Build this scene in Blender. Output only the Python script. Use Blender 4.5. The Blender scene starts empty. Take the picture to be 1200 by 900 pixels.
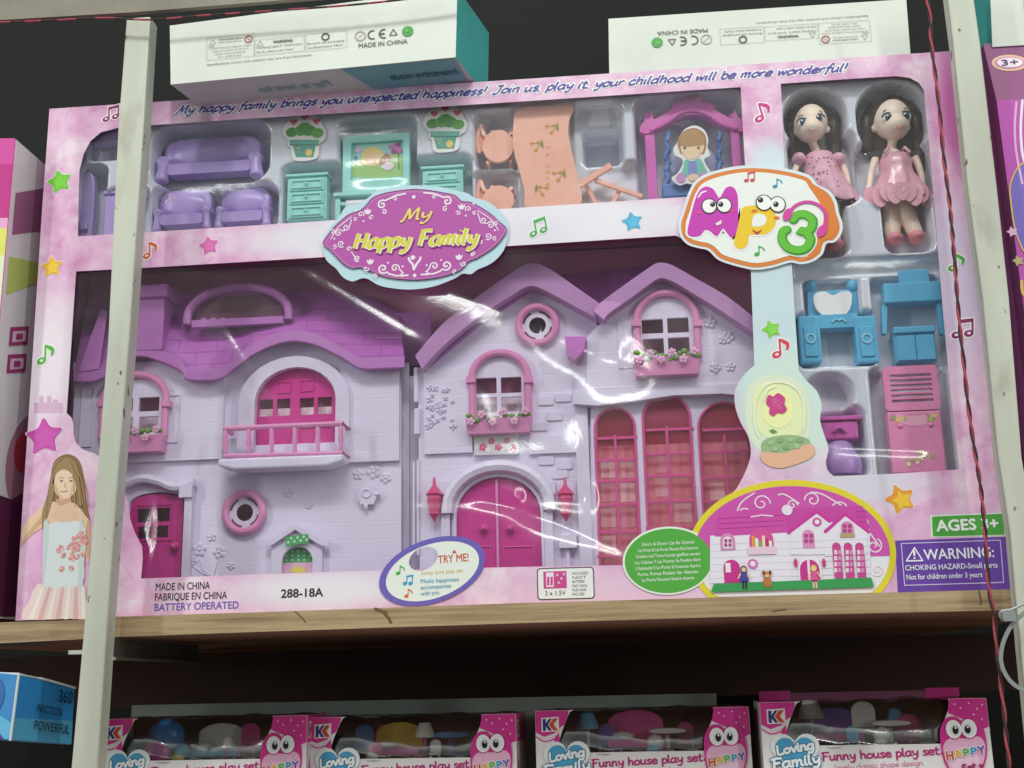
import bpy, bmesh, math, random
import numpy as np
from mathutils import Vector, Matrix
from mathutils.geometry import tessellate_polygon
random.seed(7)
S = bpy.context.scene
COL = S.collection
PI = math.pi

# ------------------------------------------------------------------ camera
CAM = (0.4083, -0.7723, -0.0482)
PITCH, YAW, ROLL, FPX = 0.2450, -0.0919, -0.0215, 1400.0
_fw = Vector((math.sin(YAW)*math.cos(PITCH), math.cos(YAW)*math.cos(PITCH), math.sin(PITCH)))
_r0 = _fw.cross(Vector((0, 0, 1))).normalized()
_u0 = _r0.cross(_fw)
_rt = _r0*math.cos(ROLL) + _u0*math.sin(ROLL)
_up = -_r0*math.sin(ROLL) + _u0*math.cos(ROLL)
cd = bpy.data.cameras.new('camera')
cam = bpy.data.objects.new('camera', cd)
COL.objects.link(cam)
cam.matrix_world = Matrix(((_rt.x, _up.x, -_fw.x, CAM[0]), (_rt.y, _up.y, -_fw.y, CAM[1]),
                           (_rt.z, _up.z, -_fw.z, CAM[2]), (0, 0, 0, 1)))
cd.sensor_width = 36.0
cd.lens = 36.0*FPX/1200.0
cd.clip_start = 0.01
cd.clip_end = 50
S.camera = cam

# ------------------------------------------------------------------ light of the shop: a dim room, ceiling tubes and two added side fills
W = bpy.data.worlds.new('World')
S.world = W
W.use_nodes = True
wt_ = W.node_tree
bg = wt_.nodes['Background']
bg.inputs[0].default_value = (0.86, 0.92, 0.88, 1)
# pale ceiling overhead, dimmer aisle at eye level and below
w_tc = wt_.nodes.new('ShaderNodeTexCoord')
w_sx = wt_.nodes.new('ShaderNodeSeparateXYZ')
w_mr = wt_.nodes.new('ShaderNodeValToRGB')
wt_.links.new(w_tc.outputs['Generated'], w_sx.inputs[0])
wt_.links.new(w_sx.outputs['Z'], w_mr.inputs['Fac'])
w_mr.color_ramp.elements[0].position, w_mr.color_ramp.elements[0].color = 0.30, (.26, .26, .26, 1)
w_mr.color_ramp.elements[1].position, w_mr.color_ramp.elements[1].color = 0.62, (1.0, 1.0, 1.0, 1)
wt_.links.new(w_mr.outputs['Color'], bg.inputs[1])


def area(name, loc, target, sx, sy, power, col=(0.96, 1.0, 0.95)):
    l = bpy.data.lights.new(name, 'AREA')
    l.shape = 'RECTANGLE'
    l.size, l.size_y, l.energy, l.color = sx, sy, power, col
    o = bpy.data.objects.new(name, l)
    COL.objects.link(o)
    o.location = loc
    o.rotation_euler = (Vector(target) - Vector(loc)).to_track_quat('-Z', 'Y').to_euler()
    return o


area('ceiling_or_fill_lamp', (0.10, -1.30, 1.55), (0.3, 0.0, 0.15), 1.3, 0.22, 13)
area('ceiling_or_fill_lamp', (0.70, -1.90, 2.00), (0.4, 0.0, 0.10), 1.6, 0.40, 30)
area('ceiling_or_fill_lamp', (-1.30, -1.40, 0.65), (0.3, 0.0, 0.10), 0.10, 1.2, 17)  # low side fill from the left, added to brighten the carton insides
area('ceiling_or_fill_lamp', (2.05, -1.50, 0.65), (0.4, 0.0, 0.10), 0.10, 1.2, 15)  # matching low fill added on the right, not a ceiling tube
S.view_settings.view_transform = 'Standard'
S.view_settings.look = 'None'
S.view_settings.exposure = -0.38
S.view_settings.gamma = 1.0
S.cycles.max_bounces = 8
S.cycles.transparent_max_bounces = 16
S.cycles.caustics_reflective = False
S.cycles.caustics_refractive = False
S.cycles.use_denoising = True

# ------------------------------------------------------------------ picture point -> point on a plane at depth Y


def U(px, py, Y=0.0):
    d = _rt*(px-600) + _up*(450-py) + _fw*FPX
    t = (Y-CAM[1])/d.y
    return (CAM[0]+t*d.x, CAM[2]+t*d.z)


def UL(pts, Y=0.0):
    return [U(a, b, Y) for a, b in pts]


def WR(x0, y0, x1, y1, Y=0.0):
    xm, ym = (x0+x1)/2, (y0+y1)/2
    return U(x0, ym, Y)[0], U(x1, ym, Y)[0], U(xm, y1, Y)[1], U(xm, y0, Y)[1]


PXM = 0.000568    # metres per photo pixel near the carton front

# ------------------------------------------------------------------ materials


def lin(h, k=1.0):
    h = h.lstrip('#')
    o = []
    for i in (0, 2, 4):
        c = int(h[i:i+2], 16)/255
        o.append(min(1.0, (c/12.92 if c <= .04045 else ((c+.055)/1.055)**2.4)*k))
    return (*o, 1)


_M = {}


def mat(name, hexc, rough=0.4, spec=0.5, metal=0.0, vary=0.0, vscale=40, bump=0.0, bscale=300, coat=0.0, sss=0.0, k=1.0, dark=None):
    key = (name, hexc)
    if key in _M:
        return _M[key]
    m = bpy.data.materials.new(name)
    m.use_nodes = True
    nt = m.node_tree
    b = nt.nodes['Principled BSDF']
    col = lin(hexc, k)
    b.inputs['Base Color'].default_value = col
    b.inputs['Roughness'].default_value = rough
    b.inputs['Specular IOR Level'].default_value = spec
    b.inputs['Metallic'].default_value = metal
    b.inputs['Coat Weight'].default_value = coat
    b.inputs['Coat Roughness'].default_value = 0.12
    if sss:
        b.inputs['Subsurface Weight'].default_value = sss
        b.inputs['Subsurface Radius'].default_value = (0.004, 0.003, 0.003)
        b.inputs['Subsurface Scale'].default_value = 0.6
    tc = nt.nodes.new('ShaderNodeTexCoord')
    if vary:
        n = nt.nodes.new('ShaderNodeTexNoise')
        n.inputs['Scale'].default_value = vscale
        n.inputs['Detail'].default_value = 6
        n.inputs['Roughness'].default_value = 0.65
        nt.links.new(tc.outputs['Object'], n.inputs['Vector'])
        r = nt.nodes.new('ShaderNodeValToRGB')
        r.color_ramp.elements[0].position = 0.32
        r.color_ramp.elements[1].position = 0.62
        d = lin(dark) if dark else tuple(c*(1-vary) for c in col[:3])+(1,)
        r.color_ramp.elements[0].color = d
        r.color_ramp.elements[1].color = col
        nt.links.new(n.outputs['Fac'], r.inputs['Fac'])
        nt.links.new(r.outputs['Color'], b.inputs['Base Color'])
    if bump:
        n = nt.nodes.new('ShaderNodeTexNoise')
        n.inputs['Scale'].default_value = bscale
        n.inputs['Detail'].default_value = 3
        nt.links.new(tc.outputs['Object'], n.inputs['Vector'])
        bp = nt.nodes.new('ShaderNodeBump')
        bp.inputs['Strength'].default_value = bump
        bp.inputs['Distance'].default_value = 0.001
        nt.links.new(n.outputs['Fac'], bp.inputs['Height'])
        nt.links.new(bp.outputs['Normal'], b.inputs['Normal'])
    _M[key] = m
    return m


def ink(h):
    return mat('ink', h, rough=0.32, spec=0.4, coat=0.25)


def plastic(h, rough=0.33):
    return mat('plastic', h, rough=rough, spec=0.5, vary=0.08, vscale=120, bump=0.06, bscale=500, sss=0.15)


def clear_mat(name, hexc, fac, rough, bump=0.0, bscale=20, haze=0.0, milk=0.0):
    """thin clear plastic: lets light through, tinted, with a glossy skin"""
    key = (name, hexc)
    if key in _M:
        return _M[key]
    m = bpy.data.materials.new(name)
    m.use_nodes = True
    nt = m.node_tree
    nt.nodes.clear()
    out = nt.nodes.new('ShaderNodeOutputMaterial')
    mix = nt.nodes.new('ShaderNodeMixShader')
    t = nt.nodes.new('ShaderNodeBsdfTransparent')
    g = nt.nodes.new('ShaderNodeBsdfGlossy')
    ge = nt.nodes.new('ShaderNodeNewGeometry')
    dt = nt.nodes.new('ShaderNodeVectorMath')
    dt.operation = 'DOT_PRODUCT'
    nt.links.new(ge.outputs['Normal'], dt.inputs[0])
    nt.links.new(ge.outputs['Incoming'], dt.inputs[1])

    def mth(op, a, b_):
        q = nt.nodes.new('ShaderNodeMath')
        q.operation = op
        for i, v in enumerate((a, b_)):
            if isinstance(v, (int, float)):
                q.inputs[i].default_value = v
            elif v is not None:
                nt.links.new(v, q.inputs[i])
        return q.outputs[0]
    # Schlick reflectance of a thin sheet, the same from both sides
    ab = mth('ABSOLUTE', dt.outputs['Value'], None)
    p5 = mth('POWER', mth('SUBTRACT', 1.0, ab), 5.0)
    fres = mth('ADD', mth('MULTIPLY', p5, 0.92), 0.07+fac)
    t.inputs[0].default_value = lin(hexc)
    g.inputs['Roughness'].default_value = rough
    nt.links.new(fres, mix.inputs[0])
    if milk:
        # pale diffuse veil mixed in to imitate reflection haze, uneven like dust and scuffs
        df = nt.nodes.new('ShaderNodeBsdfDiffuse')
        df.inputs[0].default_value = (0.85, 0.85, 0.87, 1)
        tcm = nt.nodes.new('ShaderNodeTexCoord')
        mpm = nt.nodes.new('ShaderNodeMapping')
        mpm.inputs['Rotation'].default_value = (0, 0.5, 0)
        mpm.inputs['Scale'].default_value = (4, 4, 16)
        nm = nt.nodes.new('ShaderNodeTexNoise')
        nm.inputs['Scale'].default_value = 1.6
        nm.inputs['Detail'].default_value = 5
        nm.inputs['Distortion'].default_value = 0.8
        nt.links.new(tcm.outputs['Object'], mpm.inputs[0])
        nt.links.new(mpm.outputs[0], nm.inputs['Vector'])
        rm = nt.nodes.new('ShaderNodeMapRange')
        rm.inputs['From Min'].default_value = 0.35
        rm.inputs['From Max'].default_value = 0.70
        rm.inputs['To Min'].default_value = milk*0.6
        rm.inputs['To Max'].default_value = milk*1.9
        nt.links.new(nm.outputs['Fac'], rm.inputs['Value'])
        mk = nt.nodes.new('ShaderNodeMixShader')
        nt.links.new(rm.outputs[0], mk.inputs[0])
        nt.links.new(t.outputs[0], mk.inputs[1])
        nt.links.new(df.outputs[0], mk.inputs[2])
        nt.links.new(mk.outputs[0], mix.inputs[1])
    else:
        nt.links.new(t.outputs[0], mix.inputs[1])
    g2 = nt.nodes.new('ShaderNodeBsdfGlossy')
    g2.inputs['Roughness'].default_value = 0.42
    mg_ = nt.nodes.new('ShaderNodeMixShader')
    mg_.inputs[0].default_value = haze
    nt.links.new(g.outputs[0], mg_.inputs[1])
    nt.links.new(g2.outputs[0], mg_.inputs[2])
    nt.links.new(mg_.outputs[0], mix.inputs[2])
    nt.links.new(mix.outputs[0], out.inputs[0])
    if bump:
        tc = nt.nodes.new('ShaderNodeTexCoord')
        n = nt.nodes.new('ShaderNodeTexNoise')
        n.inputs['Scale'].default_value = bscale
        n.inputs['Detail'].default_value = 4
        n.inputs['Distortion'].default_value = 1.0
        nt.links.new(tc.outputs['Object'], n.inputs['Vector'])
        bp = nt.nodes.new('ShaderNodeBump')
        bp.inputs['Strength'].default_value = bump
        bp.inputs['Distance'].default_value = 0.004
        nt.links.new(n.outputs['Fac'], bp.inputs['Height'])
        nt.links.new(bp.outputs['Normal'], g.inputs['Normal'])
    _M[key] = m
    return m


# ------------------------------------------------------------------ 2-D curve helpers (x,z lists)


def cr(pts, n=6, closed=False):
    """Catmull-Rom through the points"""
    P = list(pts)
    if len(P) < 3:
        return P
    out = []
    L = len(P)
    rng = range(L) if closed else range(L-1)
    for i in rng:
        g = (lambda k: P[k % L]) if closed else (lambda k: P[min(max(k, 0), L-1)])
        a, b, c, d = g(i-1), g(i), g(i+1), g(i+2)
        for j in range(n):
            t = j/n
            out.append(tuple(0.5*((2*b[q])+(-a[q]+c[q])*t+(2*a[q]-5*b[q]+4*c[q]-d[q])*t*t+(-a[q]+3*b[q]-3*c[q]+d[q])*t**3) for q in range(len(b))))
    if not closed:
        out.append(P[-1])
    return out


def ellipse(cx, cz, rx, rz, n=40, rot=0.0, a0=0.0, a1=2*PI):
    full = abs(a1-a0-2*PI) < 1e-6
    k = n if full else n+1
    o = []
    for i in range(k):
        a = a0+(a1-a0)*i/n
        x, z = rx*math.cos(a), rz*math.sin(a)
        o.append((cx+x*math.cos(rot)-z*math.sin(rot), cz+x*math.sin(rot)+z*math.cos(rot)))
    return o


def arch(xa, xb, za, zb, rise=None, n=16):
    """door shape: flat foot, round head"""
    w = (xb-xa)/2
    if rise is None:
        rise = w
    c = (xa+xb)/2
    return [(xa, za), (xb, za)]+[(c+w*math.cos(PI*i/n), zb-rise+rise*math.sin(PI*i/n)) for i in range(n+1)]


def rrect(xa, xb, za, zb, r, n=5):
    o = []
    for cx, cz, a in ((xb-r, zb-r, 0), (xa+r, zb-r, PI/2), (xa+r, za+r, PI), (xb-r, za+r, 1.5*PI)):
        for i in range(n+1):
            t = a+PI/2*i/n
            o.append((cx+r*math.cos(t), cz+r*math.sin(t)))
    return o


def rect(xa, xb, za, zb):
    return [(xa, za), (xb, za), (xb, zb), (xa, zb)]


def star(cx, cz, R, rot=0.0, k=0.52):
    p = []
    for i in range(10):
        a = PI/2+rot+i*PI/5
        r = R if i % 2 == 0 else R*k
        p.append((cx+r*math.cos(a), cz+r*math.sin(a)))
    # soften the tips
    o = []
    for i in range(10):
        a, b, c = p[i-1], p[i], p[(i+1) % 10]
        q = 0.22
        o += [(b[0]+(a[0]-b[0])*q, b[1]+(a[1]-b[1])*q), (b[0]*.86+(a[0]+c[0])*.07, b[1]*.86+(a[1]+c[1])*.07), (b[0]+(c[0]-b[0])*q, b[1]+(c[1]-b[1])*q)]
    return o


def heart(cx, cz, w, h, n=40):
    o = []
    for i in range(n):
        t = 2*PI*i/n
        x = 16*math.sin(t)**3/17
        z = (13*math.cos(t)-5*math.cos(2*t)-2*math.cos(3*t)-math.cos(4*t)+2.5)/14.5
        o.append((cx+x*w/2, cz+z*h/2))
    return o


def grow(poly, d):
    """offset a closed outline outwards by d"""
    a = sum(poly[i-1][0]*poly[i][1]-poly[i][0]*poly[i-1][1] for i in range(len(poly)))
    s = 1 if a > 0 else -1
    o = []
    for i in range(len(poly)):
        p, q, r = poly[i-1], poly[i], poly[(i+1) % len(poly)]
        tx, tz = r[0]-p[0], r[1]-p[1]
        l = math.hypot(tx, tz) or 1
        o.append((q[0]+s*tz/l*d, q[1]-s*tx/l*d))
    return o


# ------------------------------------------------------------------ mesh builder


class MB:
    def __init__(self):
        self.v, self.f, self.m, self.mats = [], [], [], []

    def mi(self, m):
        if m not in self.mats:
            self.mats.append(m)
        return self.mats.index(m)

    def add(self, vs, fs, m):
        b = len(self.v)
        self.v += [tuple(p) for p in vs]
        k = self.mi(m)
        for f in fs:
            self.f.append([i+b for i in f])
            self.m.append(k)
        return self

    def flat(self, poly, y, m, holes=()):
        """sheet in the x-z plane facing the viewer"""
        L = [poly]+list(holes)
        vs = [(x, y, z) for p in L for x, z in p]
        tr = tessellate_polygon([[Vector((x, z, 0)) for x, z in p] for p in L])
        fs = []
        for t in tr:
            a, b, c = (vs[i] for i in t)
            s = (b[0]-a[0])*(c[2]-a[2])-(c[0]-a[0])*(b[2]-a[2])
            if abs(s) < 1e-16:
                continue
            fs.append(list(t) if s > 0 else [t[0], t[2], t[1]])
        return self.add(vs, fs, m)

    def prism(self, poly, y0, y1, m, holes=(), side=None):
        L = [list(poly)]+[list(h) for h in holes]
        n = sum(len(p) for p in L)
        vs = [(x, y0, z) for p in L for x, z in p]+[(x, y1, z) for p in L for x, z in p]
        tr = tessellate_polygon([[Vector((x, z, 0)) for x, z in p] for p in L])
        fs = []
        for t in tr:
            a, b, c = (vs[i] for i in t)
            s = (b[0]-a[0])*(c[2]-a[2])-(c[0]-a[0])*(b[2]-a[2])
            if abs(s) < 1e-16:
                continue
            t = list(t) if s > 0 else [t[0], t[2], t[1]]
            fs.append(t)
            fs.append([t[0]+n, t[2]+n, t[1]+n])
        self.add(vs, fs, m)
        sf = []
        o = 0
        for k, p in enumerate(L):
            A = sum(p[i-1][0]*p[i][1]-p[i][0]*p[i-1][1] for i in range(len(p)))
            ccw = (A > 0) == (k == 0)
            for i in range(len(p)):
                j = (i+1) % len(p)
                q = [o+i, o+i+n, o+j+n, o+j]
                sf.append(q if ccw else q[::-1])
            o += len(p)
        b = len(self.v)-len(vs)
        km = self.mi(side or m)
        for q in sf:
            self.f.append([i+b for i in q])
            self.m.append(km)
        return self

    def box(self, x0, x1, y0, y1, z0, z1, m):
        vs = [(x0, y0, z0), (x1, y0, z0), (x1, y1, z0), (x0, y1, z0), (x0, y0, z1), (x1, y0, z1), (x1, y1, z1), (x0, y1, z1)]
        return self.add(vs, [(0, 1, 5, 4), (1, 2, 6, 5), (2, 3, 7, 6), (3, 0, 4, 7), (4, 5, 6, 7), (3, 2, 1, 0)], m)

    def hexa(self, front, back, m):
        """eight-cornered block from two quads (lb, rb, rt, lt)"""
        vs = list(front)+list(back)
        return self.add(vs, [(0, 1, 2, 3), (1, 5, 6, 2), (5, 4, 7, 6), (4, 0, 3, 7), (3, 2, 6, 7), (4, 5, 1, 0)], m)

    def tube(self, pts, r, m, n=8, closed=False, cap=True):
        P = [Vector(p) for p in pts]
        L = len(P)
        R = r if isinstance(r, (list, tuple)) else [r]*L
        vs, fs = [], []
        ref = Vector((0, 1, 0))
        for i in range(L):
            a = P[(i-1) % L] if closed else P[max(i-1, 0)]
            b = P[(i+1) % L] if closed else P[min(i+1, L-1)]
            t = (b-a)
            t = t.normalized() if t.length > 1e-9 else Vector((0, 0, 1))
            rf = ref if abs(t.dot(ref)) < 0.93 else Vector((1, 0, 0))
            u = t.cross(rf).normalized()
            w = t.cross(u)
            for k in range(n):
                q = 2*PI*k/n
                vs.append(P[i]+u*(R[i]*math.cos(q))+w*(R[i]*math.sin(q)))
        for i in range(L if closed else L-1):
            j = (i+1) % L
            for k in range(n):
                k2 = (k+1) % n
                fs.append((i*n+k, j*n+k, j*n+k2, i*n+k2))
        if cap and not closed:
            fs.append(tuple(range(n)))
            fs.append(tuple((L-1)*n+k for k in range(n))[::-1])
        return self.add(vs, fs, m)

    def ell(self, c, r, m, nu=16, nv=10):
        cx, cy, cz = c
        rx, ry, rz = r if isinstance(r, (tuple, list)) else (r, r, r)
        vs = [(cx, cy, cz+rz)]
        for i in range(1, nv):
            t = PI*i/nv
            for k in range(nu):
                p = 2*PI*k/nu
                vs.append((cx+rx*math.sin(t)*math.cos(p), cy+ry*math.sin(t)*math.sin(p), cz+rz*math.cos(t)))
        vs.append((cx, cy, cz-rz))
        fs = [(0, 1+k, 1+(k+1) % nu) for k in range(nu)]
        for i in range(nv-2):
            a = 1+i*nu
            for k in range(nu):
                k2 = (k+1) % nu
                fs.append((a+k, a+nu+k, a+nu+k2, a+k2))
        a = 1+(nv-2)*nu
        fs += [(a+k, len(vs)-1, a+(k+1) % nu) for k in range(nu)]
        return self.add(vs, fs, m)

    def lathe(self, cx, cy, prof, m, n=24, sx=1.0, sy=1.0):
        """profile of (radius, z) turned round a vertical axis"""
        vs, fs = [], []
        for r, z in prof:
            for k in range(n):
                a = 2*PI*k/n
                vs.append((cx+sx*r*math.cos(a), cy+sy*r*math.sin(a), z))
        for i in range(len(prof)-1):
            for k in range(n):
                k2 = (k+1) % n
                fs.append((i*n+k, i*n+k2, (i+1)*n+k2, (i+1)*n+k))
        fs.append(tuple(range(n))[::-1])
        fs.append(tuple((len(prof)-1)*n+k for k in range(n)))
        return self.add(vs, fs, m)

    def ring(self, cx, cz, R, r, y, m, n=32, k=10, flat=1.0):
        """torus facing the viewer"""
        pts = [(cx+R*math.cos(2*PI*i/n), y, cz+R*math.sin(2*PI*i/n)) for i in range(n)]
        return self.tube(pts, r, m, n=k, closed=True)

    def ribbon(self, pts, w, y, m, taper=False, cap=True, pen=None):
        """flat printed stroke"""
        P = [p for i, p in enumerate(pts) if i == 0 or math.hypot(p[0]-pts[i-1][0], p[1]-pts[i-1][1]) > 1e-7]
        L = len(P)
        if L < 2:
            return self
        vs, fs = [], []
        for i in range(L):
            a, b = P[max(i-1, 0)], P[min(i+1, L-1)]
            tx, tz = b[0]-a[0], b[1]-a[1]
            l = math.hypot(tx, tz) or 1e-9
            h = w/2
            if taper:
                h *= 0.35+0.65*math.sin(PI*(i+.6)/(L+.2))
            if pen is not None:
                h *= 0.52+0.62*abs(math.sin(math.atan2(tz, tx)-pen))
            nx, nz = -tz/l*h, tx/l*h
            yy = y-1.5e-6*i
            vs += [(P[i][0]+nx, yy, P[i][1]+nz), (P[i][0]-nx, yy, P[i][1]-nz)]
        for i in range(L-1):
            fs.append((2*i, 2*i+1, 2*i+3, 2*i+2))
        self.add(vs, fs, m)
        if cap and not taper and pen is None:
            for i, s in ((0, 1), (L-1, -1)):
                j = i+s
                tx, tz = P[i][0]-P[j][0], P[i][1]-P[j][1]
                a0 = math.atan2(tz, tx)
                c = [(P[i][0]+w/2*math.cos(a0+PI/2-PI*q/6), P[i][1]+w/2*math.sin(a0+PI/2-PI*q/6)) for q in range(7)]
                self.flat(c, y-1.5e-6*(i+1), m)
        return self

    def build(self, name, parent=None, bevel=0.0, smooth=False, seg=2, remesh=0.0, sub=0, angle=35):
        me = bpy.data.meshes.new(name)
        o = Vector((0, 0, 0))
        if parent is not None:
            p = parent
            while p is not None:
                o += p.location
                p = p.parent
        elif self.v:
            a = np.array(self.v)
            o = Vector(((a[:, 0].min()+a[:, 0].max())/2, (a[:, 1].min()+a[:, 1].max())/2, a[:, 2].min()))
        me.from_pydata([(x-o.x, y-o.y, z-o.z) for x, y, z in self.v], [], self.f)
        for m in self.mats:
            me.materials.append(m)
        me.polygons.foreach_set('material_index', self.m)
        if smooth or remesh or sub:
            me.polygons.foreach_set('use_smooth', [True]*len(self.m))
        me.update()
        ob = bpy.data.objects.new(name, me)
        COL.objects.link(ob)
        if parent is not None:
            ob.parent = parent
        else:
            ob.location = o
        if remesh:
            r = ob.modifiers.new('r', 'REMESH')
            r.mode = 'VOXEL'
            r.voxel_size = remesh
            r.use_smooth_shade = True
            s = ob.modifiers.new('s', 'SMOOTH')
            s.factor = 0.5
            s.iterations = 4
        if bevel:
            b = ob.modifiers.new('b', 'BEVEL')
            b.width = bevel
            b.segments = seg
            b.limit_method = 'ANGLE'
            b.angle_limit = math.radians(angle)
            b.use_clamp_overlap = True
        if sub:
            s = ob.modifiers.new('s', 'SUBSURF')
            s.levels = s.render_levels = sub
        if smooth and not remesh:
            me.set_sharp_from_angle(angle=math.radians(angle))
        return ob


def tag(o, label=None, cat=None, group=None, kind=None):
    for k, v in (('label', label), ('category', cat), ('group', group), ('kind', kind)):
        if v:
            o[k] = v
    return o


def thing(name, label, cat, loc, group=None):
    o = bpy.data.objects.new(name, None)
    o.empty_display_size = 0.02
    COL.objects.link(o)
    o.location = loc
    return tag(o, label, cat, group)


def copy_tree(o, parent=None):
    c = o.copy()
    COL.objects.link(c)
    if parent is not None:
        c.parent = parent
    for ch in list(o.children):
        copy_tree(ch, c)
    return c


# ------------------------------------------------------------------ lettering
_T = {}


def tri_text(s, bold=0.0, shear=0.0):
    key = (s, bold, shear)
    if key not in _T:
        c = bpy.data.curves.new('t', 'FONT')
        c.body = s
        c.size = 1.0
        c.shear = shear
        c.offset = bold
        c.resolution_u = 3
        o = bpy.data.objects.new('t', c)
        COL.objects.link(o)
        me = bpy.data.meshes.new_from_object(o.evaluated_get(bpy.context.evaluated_depsgraph_get()))
        vs = [(v.co.x, v.co.y) for v in me.vertices]
        fs = [tuple(p.vertices) for p in me.polygons]
        bpy.data.objects.remove(o)
        bpy.data.curves.remove(c)
        bpy.data.meshes.remove(me)
        _T[key] = (vs, fs)
    return _T[key]


def basis(p0, p1, Y, flip=False):
    a, b = U(*p0, Y), U(*p1, Y)
    d = (b[0]-a[0], b[1]-a[1])
    l = math.hypot(*d)
    d = (d[0]/l, d[1]/l)
    return a, l, d, (-d[1], d[0])


def text(mb, s, p0, p1, Y, y, m, h=None, bold=0.0, shear=0.0, fr=None):
    """block lettering between two picture points; h is the cap height in photo pixels.
    fr: (origin, length, right, up, point builder) for lettering on other faces"""
    vs, fs = tri_text(s, 0.0, shear)
    if not vs:
        return
    xs = [v[0] for v in vs]
    x0, x1 = min(xs), max(xs)
    offs = [(0, 0)] if not bold else [(0, 0), (bold, 0), (-bold, 0), (0, bold), (0, -bold)]
    for q, (ox, oy) in enumerate(offs):
        if fr is None:
            a, l, d, n = basis(p0, p1, Y)
            sx = l/(x1-x0)
            sz = (h*PXM/0.69) if h else sx
            out = [(a[0]+d[0]*(vx+ox-x0)*sx+n[0]*(vz+oy)*sz, y-6e-6*q, a[1]+d[1]*(vx+ox-x0)*sx+n[1]*(vz+oy)*sz) for vx, vz in vs]
        else:
            o, r, up, wid, hh = fr
            sx = wid/(x1-x0)
            sz = hh/0.69 if hh else sx
            o, r, up = Vector(o), Vector(r), Vector(up)
            nn = r.cross(up)*(6e-6*q)
            out = [o+nn+r*((vx+ox-x0)*sx)+up*((vz+oy)*sz) for vx, vz in vs]
        mb.add(out, fs, m)


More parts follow.
